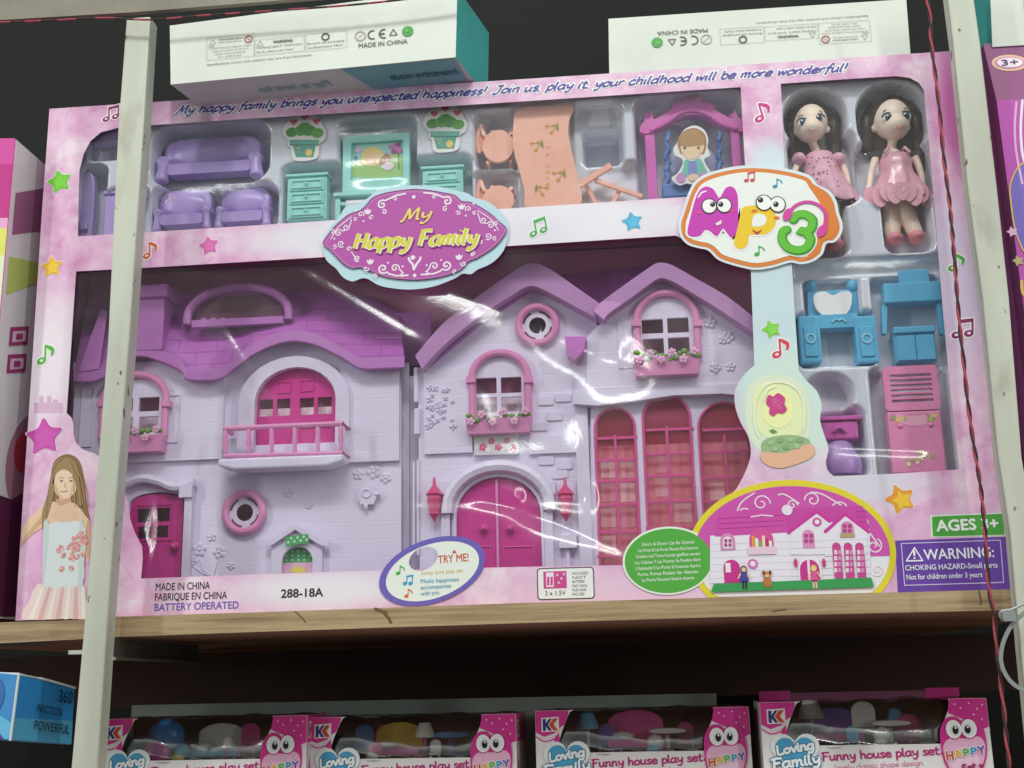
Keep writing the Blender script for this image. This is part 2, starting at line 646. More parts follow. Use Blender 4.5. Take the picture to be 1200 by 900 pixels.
G = {
 'a': (.98, [[(.75, .92), (.4, 1), (.08, .62), (.12, .15), (.38, 0), (.66, .3), (.78, .95)], [(.78, 1), (.74, .22), (.95, .05)]]),
 'b': (.9, [[(.15, 1.7), (.12, .1)], [(.12, .55), (.42, 1), (.76, .72), (.7, .2), (.4, 0), (.12, .15)]]),
 'c': (.85, [[(.75, .85), (.45, 1), (.1, .6), (.15, .15), (.45, 0), (.8, .2)]]),
 'd': (1., [[(.75, .75), (.4, 1), (.08, .6), (.12, .15), (.4, 0), (.75, .3)], [(.78, 1.7), (.76, .2), (.92, .03)]]),
 'e': (.9, [[(.1, .48), (.72, .6), (.65, .93), (.35, 1), (.08, .6), (.12, .15), (.45, 0), (.8, .2)]]),
 'f': (.72, [[(.8, 1.55), (.6, 1.72), (.4, 1.4), (.3, .4), (.2, -.5)], [(.05, .95), (.7, 1.0)]]),
 'g': (.95, [[(.75, .8), (.4, 1), (.08, .6), (.15, .12), (.45, .05), (.75, .5)], [(.8, 1), (.72, -.2), (.5, -.65), (.12, -.5)]]),
 'h': (.95, [[(.15, 1.7), (.12, 0)], [(.12, .5), (.45, 1), (.7, .8), (.68, .2), (.85, .03)]]),
 'i': (.42, [[(.15, 1), (.12, .2), (.3, .03)], [(.18, 1.36), (.21, 1.46)]]),
 'k': (.8, [[(.15, 1.7), (.12, 0)], [(.7, 1), (.15, .5), (.75, .03)]]),
 'l': (.45, [[(.15, 1.7), (.12, .2), (.32, .03)]]),
 'm': (1.28, [[(.12, 1), (.1, 0)], [(.1, .6), (.4, 1), (.55, .8), (.52, 0)], [(.52, .6), (.85, 1), (1, .8), (.98, .2), (1.15, .03)]]),
 'n': (.95, [[(.12, 1), (.1, 0)], [(.1, .55), (.45, 1), (.68, .8), (.66, .2), (.85, .03)]]),
 'o': (.9, [[(.45, 1), (.1, .65), (.12, .2), (.42, 0), (.76, .3), (.76, .75), (.43, 1.)]]),
 'p': (.9, [[(.15, 1), (.1, -.65)], [(.12, .6), (.42, 1), (.76, .72), (.7, .2), (.4, 0), (.12, .2)]]),
 'r': (.68, [[(.12, 1), (.1, 0)], [(.1, .5), (.35, .9), (.6, 1)]]),
 's': (.75, [[(.65, .9), (.35, 1), (.12, .78), (.35, .52), (.6, .28), (.4, 0), (.08, .1)]]),
 't': (.68, [[(.3, 1.5), (.25, .25), (.45, 0), (.62, .1)], [(.02, 1), (.6, 1.02)]]),
 'u': (.98, [[(.12, 1), (.12, .25), (.35, 0), (.68, .35)], [(.75, 1), (.72, .2), (.92, .03)]]),
 'v': (.85, [[(.1, 1), (.28, .5), (.4, 0), (.58, .5), (.75, 1)]]),
 'w': (1.12, [[(.1, 1), (.25, .05), (.52, .8), (.78, .05), (1, 1)]]),
 'x': (.85, [[(.1, 1), (.75, 0)], [(.75, 1), (.1, 0)]]),
 'y': (.92, [[(.12, 1), (.2, .35), (.45, .25), (.72, .6)], [(.78, 1), (.68, -.1), (.4, -.65), (.1, -.5)]]),
 'M': (1.45, [[(-.05, .1), (.12, 0), (.3, .9), (.42, 1.7), (.6, .6), (.66, .25), (.9, 1.1), (1.15, 1.7), (1.18, .6), (1.22, .1), (1.4, .05)]]),
 'J': (1.0, [[(.95, 1.65), (.3, 1.55)], [(.75, 1.65), (.65, .4), (.4, -.2), (.05, .05)]]),
 'H': (1.2, [[(.22, 1.65), (.15, 0)], [(.98, 1.65), (.92, 0)], [(.18, .85), (.94, .9)]]),
 'F': (1.05, [[(.28, 1.62), (.2, 0)], [(.05, 1.6), (.5, 1.68), (1.02, 1.62)], [(.22, .85), (.78, .9)]]),
 'L': (.95, [[(.2, 1.65), (.18, .05), (.85, .05)]]),
 'A': (1.2, [[(.08, 0), (.32, .8), (.55, 1.65), (.8, .8), (1.05, 0)], [(.25, .55), (.88, .55)]]),
 'P': (1.05, [[(.18, 1.65), (.15, 0)], [(.16, 1.6), (.6, 1.65), (.9, 1.25), (.6, .8), (.17, .75)]]),
 'Y': (1.1, [[(.08, 1.65), (.52, .8), (.5, 0)], [(1.0, 1.65), (.52, .8)]]),
 'S': (1.0, [[(.85, 1.45), (.5, 1.68), (.15, 1.3), (.5, .85), (.82, .45), (.5, 0), (.1, .2)]]),
 '!': (.45, [[(.2, 1.7), (.14, .5)], [(.11, .02), (.13, .12)]]),
 '.': (.4, [[(.1, .02), (.13, .1)]]),
 ',': (.4, [[(.14, .1), (.05, -.25)]]),
 ' ': (.55, []),
}


def script(mb, s, p0, p1, Y, layers, h, slant=0.35, fit=True, pen=None):
    """brush lettering drawn with strokes. layers: [(material, width in px, y)], h: x-height in px"""
    a, l, d, n = basis(p0, p1, Y)
    tot = sum(G[c][0] for c in s)
    hz = h*PXM
    sx = l/tot if fit else hz
    x = 0
    for c in s:
        adv, st = G[c]
        for i, q in enumerate(st):
            P = cr(q, 5) if len(q) > 2 else q
            P = [(a[0]+d[0]*((gx+x)*sx+slant*gz*hz)+n[0]*gz*hz, a[1]+d[1]*((gx+x)*sx+slant*gz*hz)+n[1]*gz*hz) for gx, gz in P]
            for m, w, y in layers:
                mb.ribbon(P, w*PXM, y-4e-6*i, m, pen=pen if w < 5 or pen is not None and w > 5.1 else None)
        x += adv
    return mb


def spiral(cx, cz, r, a0, turns, sgn=1, n=22, tail=None):
    o = [(cx+r*(1-.82*i/n)*math.cos(a0+sgn*2*PI*turns*i/n), cz+r*(1-.82*i/n)*math.sin(a0+sgn*2*PI*turns*i/n)) for i in range(n+1)]
    return (list(tail) if tail else [])+o
# creases and dents pressed into the clear film: picture points, sizes, depth in metres
CREASES = [((340, 296), (510, 398), .0055, .0022), ((470, 312), (730, 418), .014, .0034), ((500, 330), (600, 362), .004, .0007), ((530, 568), (755, 650), .0060, .0032),
           ((140, 360), (330, 470), .008, .0012), ((965, 520), (1100, 525), .005, .0025), ((600, 580), (700, 580), .007, .0030), ((260, 375), (315, 460), .0022, .0008),
           ((470, 585), (620, 590), .004, .0012), ((1085, 480), (1125, 540), .003, .0013), ((960, 553), (1040, 556), .003, .0012), ((560, 300), (640, 520), .012, .0016), ((740, 290), (700, 470), .012, .0014), ((220, 330), (430, 560), .016, .0016)]
# centre, half-length and half-height in photo pixels, tilt, depth
DENTS = [((690, 390), 70, 52, -.5, .0125), ((622, 500), 56, 50, -.25, .0115), ((655, 590), 44, 30, 0.0, .0080), ((760, 330), 110, 60, -.3, .0050), ((330, 350), 110, 60, -.5, .0050),
         ((440, 180), 44, 16, 0, .0024), ((445, 205), 34, 12, 0, .0028), ((250, 210), 70, 14, 0, .0018), ((420, 500), 110, 70, -.4, .0060), ((1030, 300), 60, 12, 0, .0018), ((430, 145), 44, 10, 0, .0014),
         ((700, 200), 60, 30, 0, .0016), ((1020, 470), 70, 60, 0, .003), ((590, 460), 30, 24, -.3, .0050), ((735, 425), 40, 26, -.5, .0050), ((640, 555), 60, 20, .1, .0045), ((150, 620), 30, 40, 0, .0040)]

# ================================================================== THE SHOP SHELF


def steel_mat():
    """cream enamel with long streaks, chips and grime"""
    m = bpy.data.materials.new('painted_steel')
    m.use_nodes = True
    nt = m.node_tree
    L = nt.links
    b = nt.nodes['Principled BSDF']
    b.inputs['Roughness'].default_value = 0.38
    tc = nt.nodes.new('ShaderNodeTexCoord')

    def noise(sc, vec, det=4):
        mp = nt.nodes.new('ShaderNodeMapping')
        mp.inputs['Scale'].default_value = vec
        L.new(tc.outputs['Object'], mp.inputs[0])
        n = nt.nodes.new('ShaderNodeTexNoise')
        n.inputs['Scale'].default_value = sc
        n.inputs['Detail'].default_value = det
        L.new(mp.outputs[0], n.inputs['Vector'])
        return n.outputs['Fac']

    def ramp(f, *st):
        r = nt.nodes.new('ShaderNodeValToRGB')
        e = r.color_ramp.elements
        while len(e) < len(st):
            e.new(.5)
        for q, (p, c) in zip(e, st):
            q.position, q.color = p, (lin(c) if isinstance(c, str) else c)
        L.new(f, r.inputs['Fac'])
        return r.outputs['Color']

    def mix(f, a, c):
        x = nt.nodes.new('ShaderNodeMix')
        x.data_type = 'RGBA'
        L.new(f, x.inputs['Factor'])
        L.new(a, x.inputs[6])
        x.inputs[7].default_value = lin(c)
        return x.outputs[2]
    c = ramp(noise(5, (6, 6, 1.2)), (.35, '#b4b5a8'), (.65, '#c8c9bb'))
    c = mix(ramp(noise(46, (1, 1, .45), 6), (.61, (0, 0, 0, 1)), (.72, (.6, .6, .6, 1))), c, '#a8a493')
    c = mix(ramp(noise(120, (1, 1, .6), 3), (.67, (0, 0, 0, 1)), (.70, (1, 1, 1, 1))), c, '#5f594a')
    L.new(c, b.inputs['Base Color'])
    bp = nt.nodes.new('ShaderNodeBump')
    bp.inputs['Strength'].default_value = 0.15
    bp.inputs['Distance'].default_value = 0.001
    L.new(noise(70, (1, 1, .5)), bp.inputs['Height'])
    L.new(bp.outputs['Normal'], b.inputs['Normal'])
    return m


steel = steel_mat()
steel_grey = mat('grey_steel', '#8d8577', rough=0.5, vary=0.25, vscale=20, bump=0.1, bscale=90)


def ply_mat():
    m = bpy.data.materials.new('plywood')
    m.use_nodes = True
    nt = m.node_tree
    b = nt.nodes['Principled BSDF']
    b.inputs['Roughness'].default_value = 0.7
    g = nt.nodes.new('ShaderNodeNewGeometry')
    mp = nt.nodes.new('ShaderNodeMapping')
    mp.inputs['Scale'].default_value = (7, 40, 170)
    n = nt.nodes.new('ShaderNodeTexNoise')
    n.inputs['Scale'].default_value = 1.6
    n.inputs['Detail'].default_value = 7
    n.inputs['Roughness'].default_value = 0.7
    r = nt.nodes.new('ShaderNodeValToRGB')
    e = r.color_ramp.elements
    e[0].position, e[0].color = 0.30, lin('#7a6650')
    e[1].position, e[1].color = 0.72, lin('#bba281')
    k = e.new(0.44)
    k.color = lin('#9b8160')
    k = e.new(0.55)
    k.color = lin('#ad9472')
    nt.links.new(g.outputs['Position'], mp.inputs[0])
    nt.links.new(mp.outputs[0], n.inputs['Vector'])
    nt.links.new(n.outputs['Fac'], r.inputs['Fac'])
    nt.links.new(r.outputs['Color'], b.inputs['Base Color'])
    bp = nt.nodes.new('ShaderNodeBump')
    bp.inputs['Strength'].default_value = 0.4
    bp.inputs['Distance'].default_value = 0.001
    nt.links.new(n.outputs['Fac'], bp.inputs['Height'])
    nt.links.new(bp.outputs['Normal'], b.inputs['Normal'])
    return m


ply = ply_mat()
dark_red = mat('board_underside', '#936a5a', rough=0.7, vary=0.3, vscale=9)
dark = mat('dark_paint', '#161815', rough=0.85, vary=0.3, vscale=5)

# the dark back of the rack and the floor of the bay below
b = MB()
b.box(-1.2, 1.9, 0.42, 0.44, -0.9, 1.0, dark)
tag(b.build('back_wall'), kind='structure')

rack = thing('shelf_rack', 'steel and plywood shop rack with pale chipped angle posts holding all the toy cartons', 'shelf rack', (0.35, -0.02, -0.35))
YP = -0.036


def post(fl, fr, depth, side_left):
    """steel angle post from picture edges of its front face"""
    mb = MB()
    n = len(fl)
    vs = []
    for (a, b_), (c, d_) in zip(fl, fr):
        xa, za = U(a, b_, YP)
        xb, zb = U(c, d_, YP)
        z = (za+zb)/2
        vs += [(xa, YP, z), (xb, YP, z), (xb, YP+depth, z), (xa, YP+depth, z)]
    fs = []
    for i in range(n-1):
        p, q = 4*i, 4*i+4
        fs += [(q, q+1, p+1, p), (q+1, q+2, p+2, p+1), (q+2, q+3, p+3, p+2), (q+3, q, p, p+3)]
    fs += [(0, 1, 2, 3), (4*n-1, 4*n-2, 4*n-3, 4*n-4)]
    mb.add(vs, fs, steel)
    return mb.build('post', rack, bevel=0.0012)


post([(148, 20), (138, 150), (126, 400), (113, 560), (98, 735), (83, 900), (70, 1050)],
     [(176, 20), (168, 150), (151, 400), (138, 560), (125, 735), (114, 900), (104, 1050)], 0.014, False)
post([(1108, -20), (1117, 50), (1134, 222), (1152, 350), (1170, 537), (1184, 625), (1196, 760), (1215, 950)],
     [(1139, -20), (1149, 50), (1169, 222), (1183, 350), (1198, 537), (1213, 625), (1228, 760), (1248, 950)], 0.011, True)

# plywood board the big carton stands on; its front edge follows the picture
mb = MB()
YB = -0.010
pts = [(-60, 731), (95, 726.5), (140, 722.5), (300, 717.5), (600, 707), (900, 698.5), (1180, 690.5), (1290, 688)]
low = [(-60, 757), (95, 749), (140, 746.5), (300, 740.5), (600, 730.5), (900, 721.5), (1180, 715), (1290, 713)]
zt = []
vs = []
for (a, c), (d, e) in zip(pts, low):
    x, z = U(a, c, YB)
    x2, z2 = U(d, e, YB)
    vs += [(x, YB, z), (x, YB, z2), (x, 0.40, z2), (x, 0.40, z)]
fs = []
mbm = []
n = len(pts)
for i in range(n-1):
    p, q = 4*i, 4*i+4
    mb.add([vs[k] for k in (p, p+1, q+1, q)], [(0, 1, 2, 3)], ply)
    mb.add([vs[k] for k in (p+1, p+2, q+2, q+1)], [(0, 1, 2, 3)], dark_red)
    mb.add([vs[k] for k in (p+2, p+3, q+3, q+2)], [(0, 1, 2, 3)], dark_red)
    mb.add([vs[k] for k in (p+3, p, q, q+3)], [(0, 1, 2, 3)], ply)
mb.build('shelf_board', rack)

# splinters and saw marks on the front edge
mb = MB()
sp = mat('saw_mark', '#6b5236', rough=0.8)
for a, c, d, e, w in ((346, 716.5, 358, 729, 1.2), (440, 713.5, 452, 718, 3.2), (450, 718, 458, 729, 3.2), (905, 716, 921, 714, 1.2),
                      (1147, 693, 1149, 708, 1.6), ):
    mb = MB()
    mb.ribbon(UL([(a, c), ((a+d)/2+1, (c+e)/2), (d, e)], YB), w*PXM, YB-0.0003, sp)
    mb.build('saw_mark', rack)

# top rail of the bay above
mb = MB()
x0, z0 = U(-60, 27, -0.03)
x1, z1 = U(160, 14, -0.03)
x2, z2 = U(420, -7, -0.03)
hgt = 0.03
for (xa, za), (xb, zb) in (((x0, z0), (x1, z1)), ((x1, z1), (x2, z2))):
    mb.hexa([(xa, -0.03, za), (xb, -0.03, zb), (xb, -0.03, zb+hgt), (xa, -0.03, za+hgt)],
            [(xa, -.026, za), (xb, -.026, zb), (xb, -.026, zb+hgt), (xa, -.026, za+hgt)], steel_grey)
mb.build('top_rail', rack)

# bracket arm under the board beside the pale post
mb = MB()
x, z = U(128, 748, -0.02)
drk_s = mat('dull_steel', '#57544c', rough=0.6, vary=.3, vscale=30)
mb.box(x-0.002, x+0.001, -0.022, 0.14, z-0.012, z, drk_s)
mb.box(x-0.002, x+0.007, -0.022, 0.14, z-0.0135, z-0.012, drk_s)
mb.box(x-0.001, x+0.006, -0.0245, -0.0222, z-0.0138, z-0.0118, steel)
xl, zl = U(80, 765, -0.02)
mb.box(xl, xl+0.012, -0.020, -0.012, zl-0.001, zl+0.0015, steel)
mb.build('bracket', rack)

# lower board, below the picture, that the small cartons stand on
mb = MB()
xa, za = U(-60, 1040, 0.0)
mb.box(-0.3, 1.2, -0.075, 0.40, -0.262, -0.246, ply)
mb.build('shelf_board', rack)
# stiffening panel behind the small cartons
mb = MB()
xa, xb, zb_, zt_ = WR(300, 818, 842, 900, 0.16)
mb.box(xa-.1, xb, 0.16, 0.165, -0.246, zt_, mat('grey_panel', '#9aa59e', rough=0.6, vary=0.15, vscale=12))
mb.build('back_panel', rack)
mb = MB()
mb.box(-0.3, 1.2, 0.24, 0.246, -0.062, -0.018, mat('underside_shade', '#46302a', rough=0.8, vary=0.3, vscale=9))  # added board, its dark brown stands for the shaded underside of the shelf
mb.build('underside_shade_board', rack)

# ================================================================== TWISTED CORDS AND THE CABLE TIE
red = mat('red_strand', '#a9404c', rough=0.6, bump=0.5, bscale=900)
black = mat('black_strand', '#2e2024', rough=0.6, bump=0.5, bscale=900)


def cord(path, pitch, r, name, label, wob=0.0):
    """two strands twisted round each other along a 3-D path"""
    P = cr(path, 30)
    d = [0]
    for i in range(1, len(P)):
        d.append(d[-1]+math.dist(P[i], P[i-1]))
    t = thing(name, label, 'cord', P[-1] if P[-1][2] < P[0][2] else P[0])
    for k, m in ((0, red), (1, black)):
        q = []
        for p, s in zip(P, d):
            a = 2*PI*s/pitch+PI*k+1.2*math.sin(s*37)
            q.append((p[0]+r*.8*math.cos(a), p[1]+r*.8*math.sin(a), p[2]+r*.4*math.sin(a)))
        mb = MB()
        mb.tube(q, r, m, n=6)
        mb.build('strand', t, smooth=True)
    return t


def path3(pts, Y):
    return [(U(a, c, Y)[0], Y, U(a, c, Y)[1]) for a, c in pts]


cord(path3([(1085, -15), (1090, 22), (1092, 55), (1100, 120), (1106, 185), (1113, 240), (1119, 310), (1124, 375), (1130, 430), (1134, 470), (1141, 520), (1149, 570), (1154, 620), (1159, 690), (1165, 720), (1168, 760), (1174, 810), (1180, 870), (1186, 940)], -0.046),
     0.027, 0.00078, 'twisted_cord', 'thin red and black twisted cord hanging down the right end of the dollhouse carton')
cord(path3([(-20, 27), (60, 24), (120, 21), (176, 23), (240, 18), (330, 12), (420, 5), (500, -4), (540, -10)], -0.046),
     0.024, 0.00075, 'twisted_cord', 'thin red and black twisted cord stretched sideways under the grey top rail')

mb = MB()
tie_m = mat('tie_nylon', '#8d9492', rough=0.25, spec=0.6)
P = path3([(1208, 712), (1196, 722), (1184, 735), (1175, 755), (1173, 775), (1180, 793), (1194, 806), (1215, 812)], -0.05)
P = cr(P, 6)
vs, fs = [], []
for i, p in enumerate(P):
    a, b_ = P[max(i-1, 0)], P[min(i+1, len(P)-1)]
    t = Vector((b_[0]-a[0], 0, b_[2]-a[2])).normalized()
    nrm = Vector((-t.z, 0, t.x))
    q = Vector(p)
    for s, dy in ((-1, -1), (1, -1), (1, 1), (-1, 1)):
        vs.append(q+nrm*0.0011*s+Vector((0, 0.0005*dy, 0)))
for i in range(len(P)-1):
    for k in range(4):
        fs.append((4*i+k, 4*i+(k+1) % 4, 4*i+4+(k+1) % 4, 4*i+4+k))
mb.add(vs, fs, tie_m)
x, z = U(1180, 722, -0.05)
mb.prism(rrect(x-0.003, x+0.004, z-0.003, z+0.003, 0.001), -0.053, -0.047, tie_m)
mb.tube(cr(path3([(1178, 728), (1172, 722), (1174, 716), (1186, 714), (1205, 705)], -0.049), 5), 0.0008, tie_m)
tag(mb.build('cable_tie'), 'clear nylon cable tie looped round the pale right-hand post below the plywood board', 'cable tie')

# ================================================================== THE BIG CARTON


def print_mat():
    m = bpy.data.materials.new('printed_card')
    m.use_nodes = True
    nt = m.node_tree
    L = nt.links
    b = nt.nodes['Principled BSDF']
    b.inputs['Roughness'].default_value = 0.3
    b.inputs['Coat Weight'].default_value = 0.35
    b.inputs['Coat Roughness'].default_value = 0.12
    g = nt.nodes.new('ShaderNodeNewGeometry')

    def noise(sc, det, rough=0.6, dist=0.0, off=0.0):
        mp = nt.nodes.new('ShaderNodeMapping')
        mp.inputs['Location'].default_value = (off, off*2, off)
        L.new(g.outputs['Position'], mp.inputs[0])
        n = nt.nodes.new('ShaderNodeTexNoise')
        n.inputs['Scale'].default_value = sc
        n.inputs['Detail'].default_value = det
        n.inputs['Roughness'].default_value = rough
        n.inputs['Distortion'].default_value = dist
        L.new(mp.outputs[0], n.inputs['Vector'])
        return n.outputs['Fac']

    def ramp(f, *st):
        r = nt.nodes.new('ShaderNodeValToRGB')
        r.color_ramp.interpolation = 'EASE'
        e = r.color_ramp.elements
        while len(e) < len(st):
            e.new(0.5)
        for q, (p, c) in zip(e, st):
            q.position = p
            q.color = c if isinstance(c, tuple) else lin(c)
        L.new(f, r.inputs['Fac'])
        return r.outputs['Color']

    def mix(f, a, c):
        x = nt.nodes.new('ShaderNodeMix')
        x.data_type = 'RGBA'
        L.new(f, x.inputs['Factor'])
        for s, v in ((6, a), (7, c)):
            if isinstance(v, tuple):
                x.inputs[s].default_value = v
            else:
                L.new(v, x.inputs[s])
        return x.outputs[2]

    def blob(px, py, rx, ry, soft=0.5):
        cx, cz = U(px, py, 0)
        mp = nt.nodes.new('ShaderNodeMapping')
        mp.vector_type = 'TEXTURE'
        mp.inputs['Location'].default_value = (cx, 0, cz)
        mp.inputs['Scale'].default_value = (rx*PXM, 1, ry*PXM)
        L.new(g.outputs['Position'], mp.inputs[0])
        ln = nt.nodes.new('ShaderNodeVectorMath')
        ln.operation = 'LENGTH'
        L.new(mp.outputs[0], ln.inputs[0])
        return ramp(ln.outputs['Value'], (soft, (1, 1, 1, 1)), (1.0, (0, 0, 0, 1)))

    cloud = noise(26, 5, 0.6, 0.6)
    fine = noise(70, 3, 0.6, 0.3, 3.0)
    c = ramp(cloud, (0.34, '#d290be'), (0.46, '#dfaad0'), (0.57, '#ebc8df'), (0.68, '#f3e4ee'))
    c2 = ramp(fine, (0.38, '#d48cbc'), (0.53, '#e7bad7'), (0.68, '#f4e2ee'))
    x = nt.nodes.new('ShaderNodeMix')
    x.data_type = 'RGBA'
    x.inputs['Factor'].default_value = 0.35
    L.new(c, x.inputs[6])
    L.new(c2, x.inputs[7])
    c = x.outputs[2]
    pale = ramp(noise(12, 3, 0.5, 0.4, 7.0), (0.3, '#e3dbe9'), (0.7, '#efe9f2'))
    c = mix(blob(560, 268, 380, 46, 0.55), c, pale)
    c = mix(blob(905, 395, 75, 190, 0.4), c, lin('#cbdde4'))
    c = mix(blob(930, 470, 80, 90, 0.5), c, lin('#d3e6de'))
    c = mix(blob(905, 200, 40, 60, 0.3), c, lin('#d5e3ec'))
    c = mix(blob(380, 690, 180, 36, 0.2), c, lin('#ece4ee'))
    c = mix(blob(60, 420, 60, 130, 0.2), c, lin('#ecdfea'))
    c = mix(blob(1010, 570, 110, 36, 0.3), c, lin('#dcd3e2'))
    c = mix(blob(1120, 330, 40, 160, 0.3), c, lin('#d8c6e0'))
    c = mix(blob(70, 640, 60, 60, 0.2), c, lin('#e6a6d6'))
    c = mix(blob(1120, 130, 34, 150, 0.2), c, lin('#c069a4'))
    c = mix(blob(760, 690, 260, 40, 0.2), c, lin('#e8c3dc'))
    c = mix(blob(1090, 660, 120, 70, 0.2), c, lin('#dfaed2'))
    L.new(c, b.inputs['Base Color'])
    n = nt.nodes.new('ShaderNodeTexNoise')
    n.inputs['Scale'].default_value = 9
    L.new(g.outputs['Position'], n.inputs['Vector'])
    bp = nt.nodes.new('ShaderNodeBump')
    bp.inputs['Strength'].default_value = 0.25
    bp.inputs['Distance'].default_value = 0.004
    L.new(n.outputs['Fac'], bp.inputs['Height'])
    L.new(bp.outputs['Normal'], b.inputs['Normal'])
    L.new(bp.outputs['Normal'], b.inputs['Coat Normal'])
    return m


card = print_mat()
card_side = mat('card_edge', '#e6dde2', rough=0.7)
inside = mat('carton_inside', '#e58fbe', rough=0.7, vary=0.2, vscale=14)
outside = mat('carton_outside', '#b565a4', rough=0.4, vary=0.25, vscale=20, coat=0.2)
white = ink('#f1f0f0')

CT = thing('dollhouse_carton', 'large pink window carton of a dollhouse play set, title plaque and MP3 badge on front', 'toy carton', (0.325, 0.045, 0.0))

outer = cr(UL([(18, 727.5), (140, 723)], 0), 1)+UL([(300, 718), (600, 707.5), (900, 699), (1187, 690.5), (1172, 560), (1136, 222), (1112, 60),
       (900, 74), (600, 93.5), (300, 112), (180, 119.5), (58, 127.5), (49, 250), (36, 450), (26, 600)], 0)
holeA = UL([(91, 277), (92, 235), (93, 200), (98, 180), (106, 165), (118, 155), (140, 149), (300, 138.5), (600, 119.5), (868, 102), (875, 226), (800, 231), (600, 244), (300, 264), (172, 272)], 0)
roseL = [(884, 428), (875, 436), (867, 446), (861, 460), (862, 478), (868, 495), (877, 512), (880, 530), (876, 547), (869, 562), (862, 574)]
holeC = UL([(89, 318), (166, 314), (300, 306), (600, 288), (792, 276), (880, 317)]+cr(roseL, 3)
           + [(850, 585), (830, 606), (815, 628), (800, 640), (760, 652), (738, 662), (600, 664.5), (430, 669), (319, 672.5), (165, 678), (167, 655), (166, 640), (158, 625), (152, 608), (150, 590), (140, 560), (122, 538), (110, 531), (97, 527), (89, 519), (86, 508), (86, 498), (84, 490), (78, 484)], 0)
roseR = [(936, 434), (945, 446), (957, 458), (963, 475), (961, 492), (966, 510), (971, 525), (968, 540), (970, 551), (977, 558)]
holeB = UL([(915, 98), (985, 93), (1050, 89), (1066, 91), (1077, 97), (1083, 106), (1094, 225), (1104, 350), (1112, 440), (1124, 550), (1050, 555)]+cr(roseR, 3)[::-1]
           + [(931, 360), (928, 312), (920, 205)], 0)

mb = MB()
mb.prism(outer, 0.0, 0.0007, card, holes=[holeA, holeC, holeB], side=card_side)
panel = mb.build('front_panel', CT)

mb = MB()
xl, xr = outer[0][0]+0.001, 0.640
zt_l, zt_r = U(58, 127.5, 0)[1], U(1112, 60, 0)[1]
D = 0.092
xlt = U(58, 127.5, 0)[0]
zb = 0.0006
zt = min(zt_l, zt_r)-0.0005
xd_, zdv_ = U(905, 300, 0.02)[0], U(600, 268, 0.02)[1]
mb.box(xl, xr, D-0.001, D, zb, zt, inside)
mb.box(xl+.002, xd_-.002, .0665, .0672, zb+.002, zdv_-.002, inside)
mb.box(xl, xl+0.001, 0.0008, D-0.001, zb, zt, outside)
mb.box(xr-0.001, xr, 0.0008, D-0.001, zb, zt, outside)
mb.box(xl+0.001, xr-0.001, 0.0008, D-0.001, zt-0.001, zt, outside)
mb.box(xl+0.001, xr-0.001, 0.0008, D-0.001, zb, zb+0.001, outside)
mb.build('carton_body', CT)
# inner card between the accessory bay and the house bay, and beside the doll column
mb = MB()
xd = U(905, 300, 0.02)[0]
zdv = U(600, 268, 0.02)[1]
mb.box(xl+.002, xd, 0.003, D-0.002, zdv-.0005, zdv+.0005, inside)
mb.box(xd, xd+.001, 0.003, D-0.002, zb+.002, zt-.002, inside)
mb.build('divider', CT)

# ------------------------------------------------ clear film behind the cut-outs, gently rippled with a few drawn creases
film_m = clear_mat('clear_film', '#f8f8fa', 0.0, 0.165, bump=0.12, bscale=50, haze=0.08, milk=0.012)
nx, nz = 420, 240
gx0, gx1 = xl+0.003, xr-0.003
gz0, gz1 = 0.003, zt-0.003
X, Z = np.meshgrid(np.linspace(gx0, gx1, nx), np.linspace(gz0, gz1, nz))
rng = np.random.default_rng(4)
Hh = np.zeros_like(X)
for i in range(14):
    k = rng.uniform(8, 40)
    a = rng.uniform(-0.9, 0.9)
    Hh += 0.0042/k*np.sin(k*(X*np.cos(a)+Z*np.sin(a))*1.5+rng.uniform(0, 6))


def crease(p0, p1, w, h, ang=None):
    global Hh
    a, c = U(*p0, 0), U(*p1, 0)
    dx, dz = c[0]-a[0], c[1]-a[1]
    l = math.hypot(dx, dz)
    u = ((X-a[0])*dx+(Z-a[1])*dz)/l
    v = (-(X-a[0])*dz+(Z-a[1])*dx)/l
    fade = np.clip(u/(0.15*l), 0, 1)*np.clip((l-u)/(0.15*l), 0, 1)
    Hh += h*np.exp(-(v/w)**2)*fade


def dent(p, rx, rz, ang, h):
    """soft pressed-in patch"""
    global Hh
    a, c = U(*p, 0)
    ca, sa = math.cos(ang), math.sin(ang)
    u = ((X-a)*ca+(Z-c)*sa)/(rx*PXM)
    v = (-(X-a)*sa+(Z-c)*ca)/(rz*PXM)
    Hh += h*np.exp(-(u*u)**1.6-(v*v))


for p0, p1, w, h in CREASES:
    crease(p0, p1, w, h)
for q in DENTS:
    dent(*q)
Yf = 0.0022+Hh
mb = MB()
vs = np.stack([X, Yf, Z], -1).reshape(-1, 3).tolist()
fs = [(j*nx+i, j*nx+i+1, (j+1)*nx+i+1, (j+1)*nx+i) for j in range(nz-1) for i in range(nx-1)]
mb.add(vs, fs, film_m)
mb.build('window_film', CT, smooth=True, angle=180)

# ------------------------------------------------ vacuum-formed trays
tray_m = mat('tray_plastic', '#dcdee8', rough=0.16, spec=0.7, coat=0.6, bump=0.12, bscale=60)


def sd_rrect(px, pz, xa, xb, za, zb, r):
    cx, cz = (xa+xb)/2, (za+zb)/2
    qx = np.abs(px-cx)-(xb-xa)/2+r
    qz = np.abs(pz-cz)-(zb-za)/2+r
    return np.hypot(np.maximum(qx, 0), np.maximum(qz, 0))+np.minimum(np.maximum(qx, qz), 0)-r


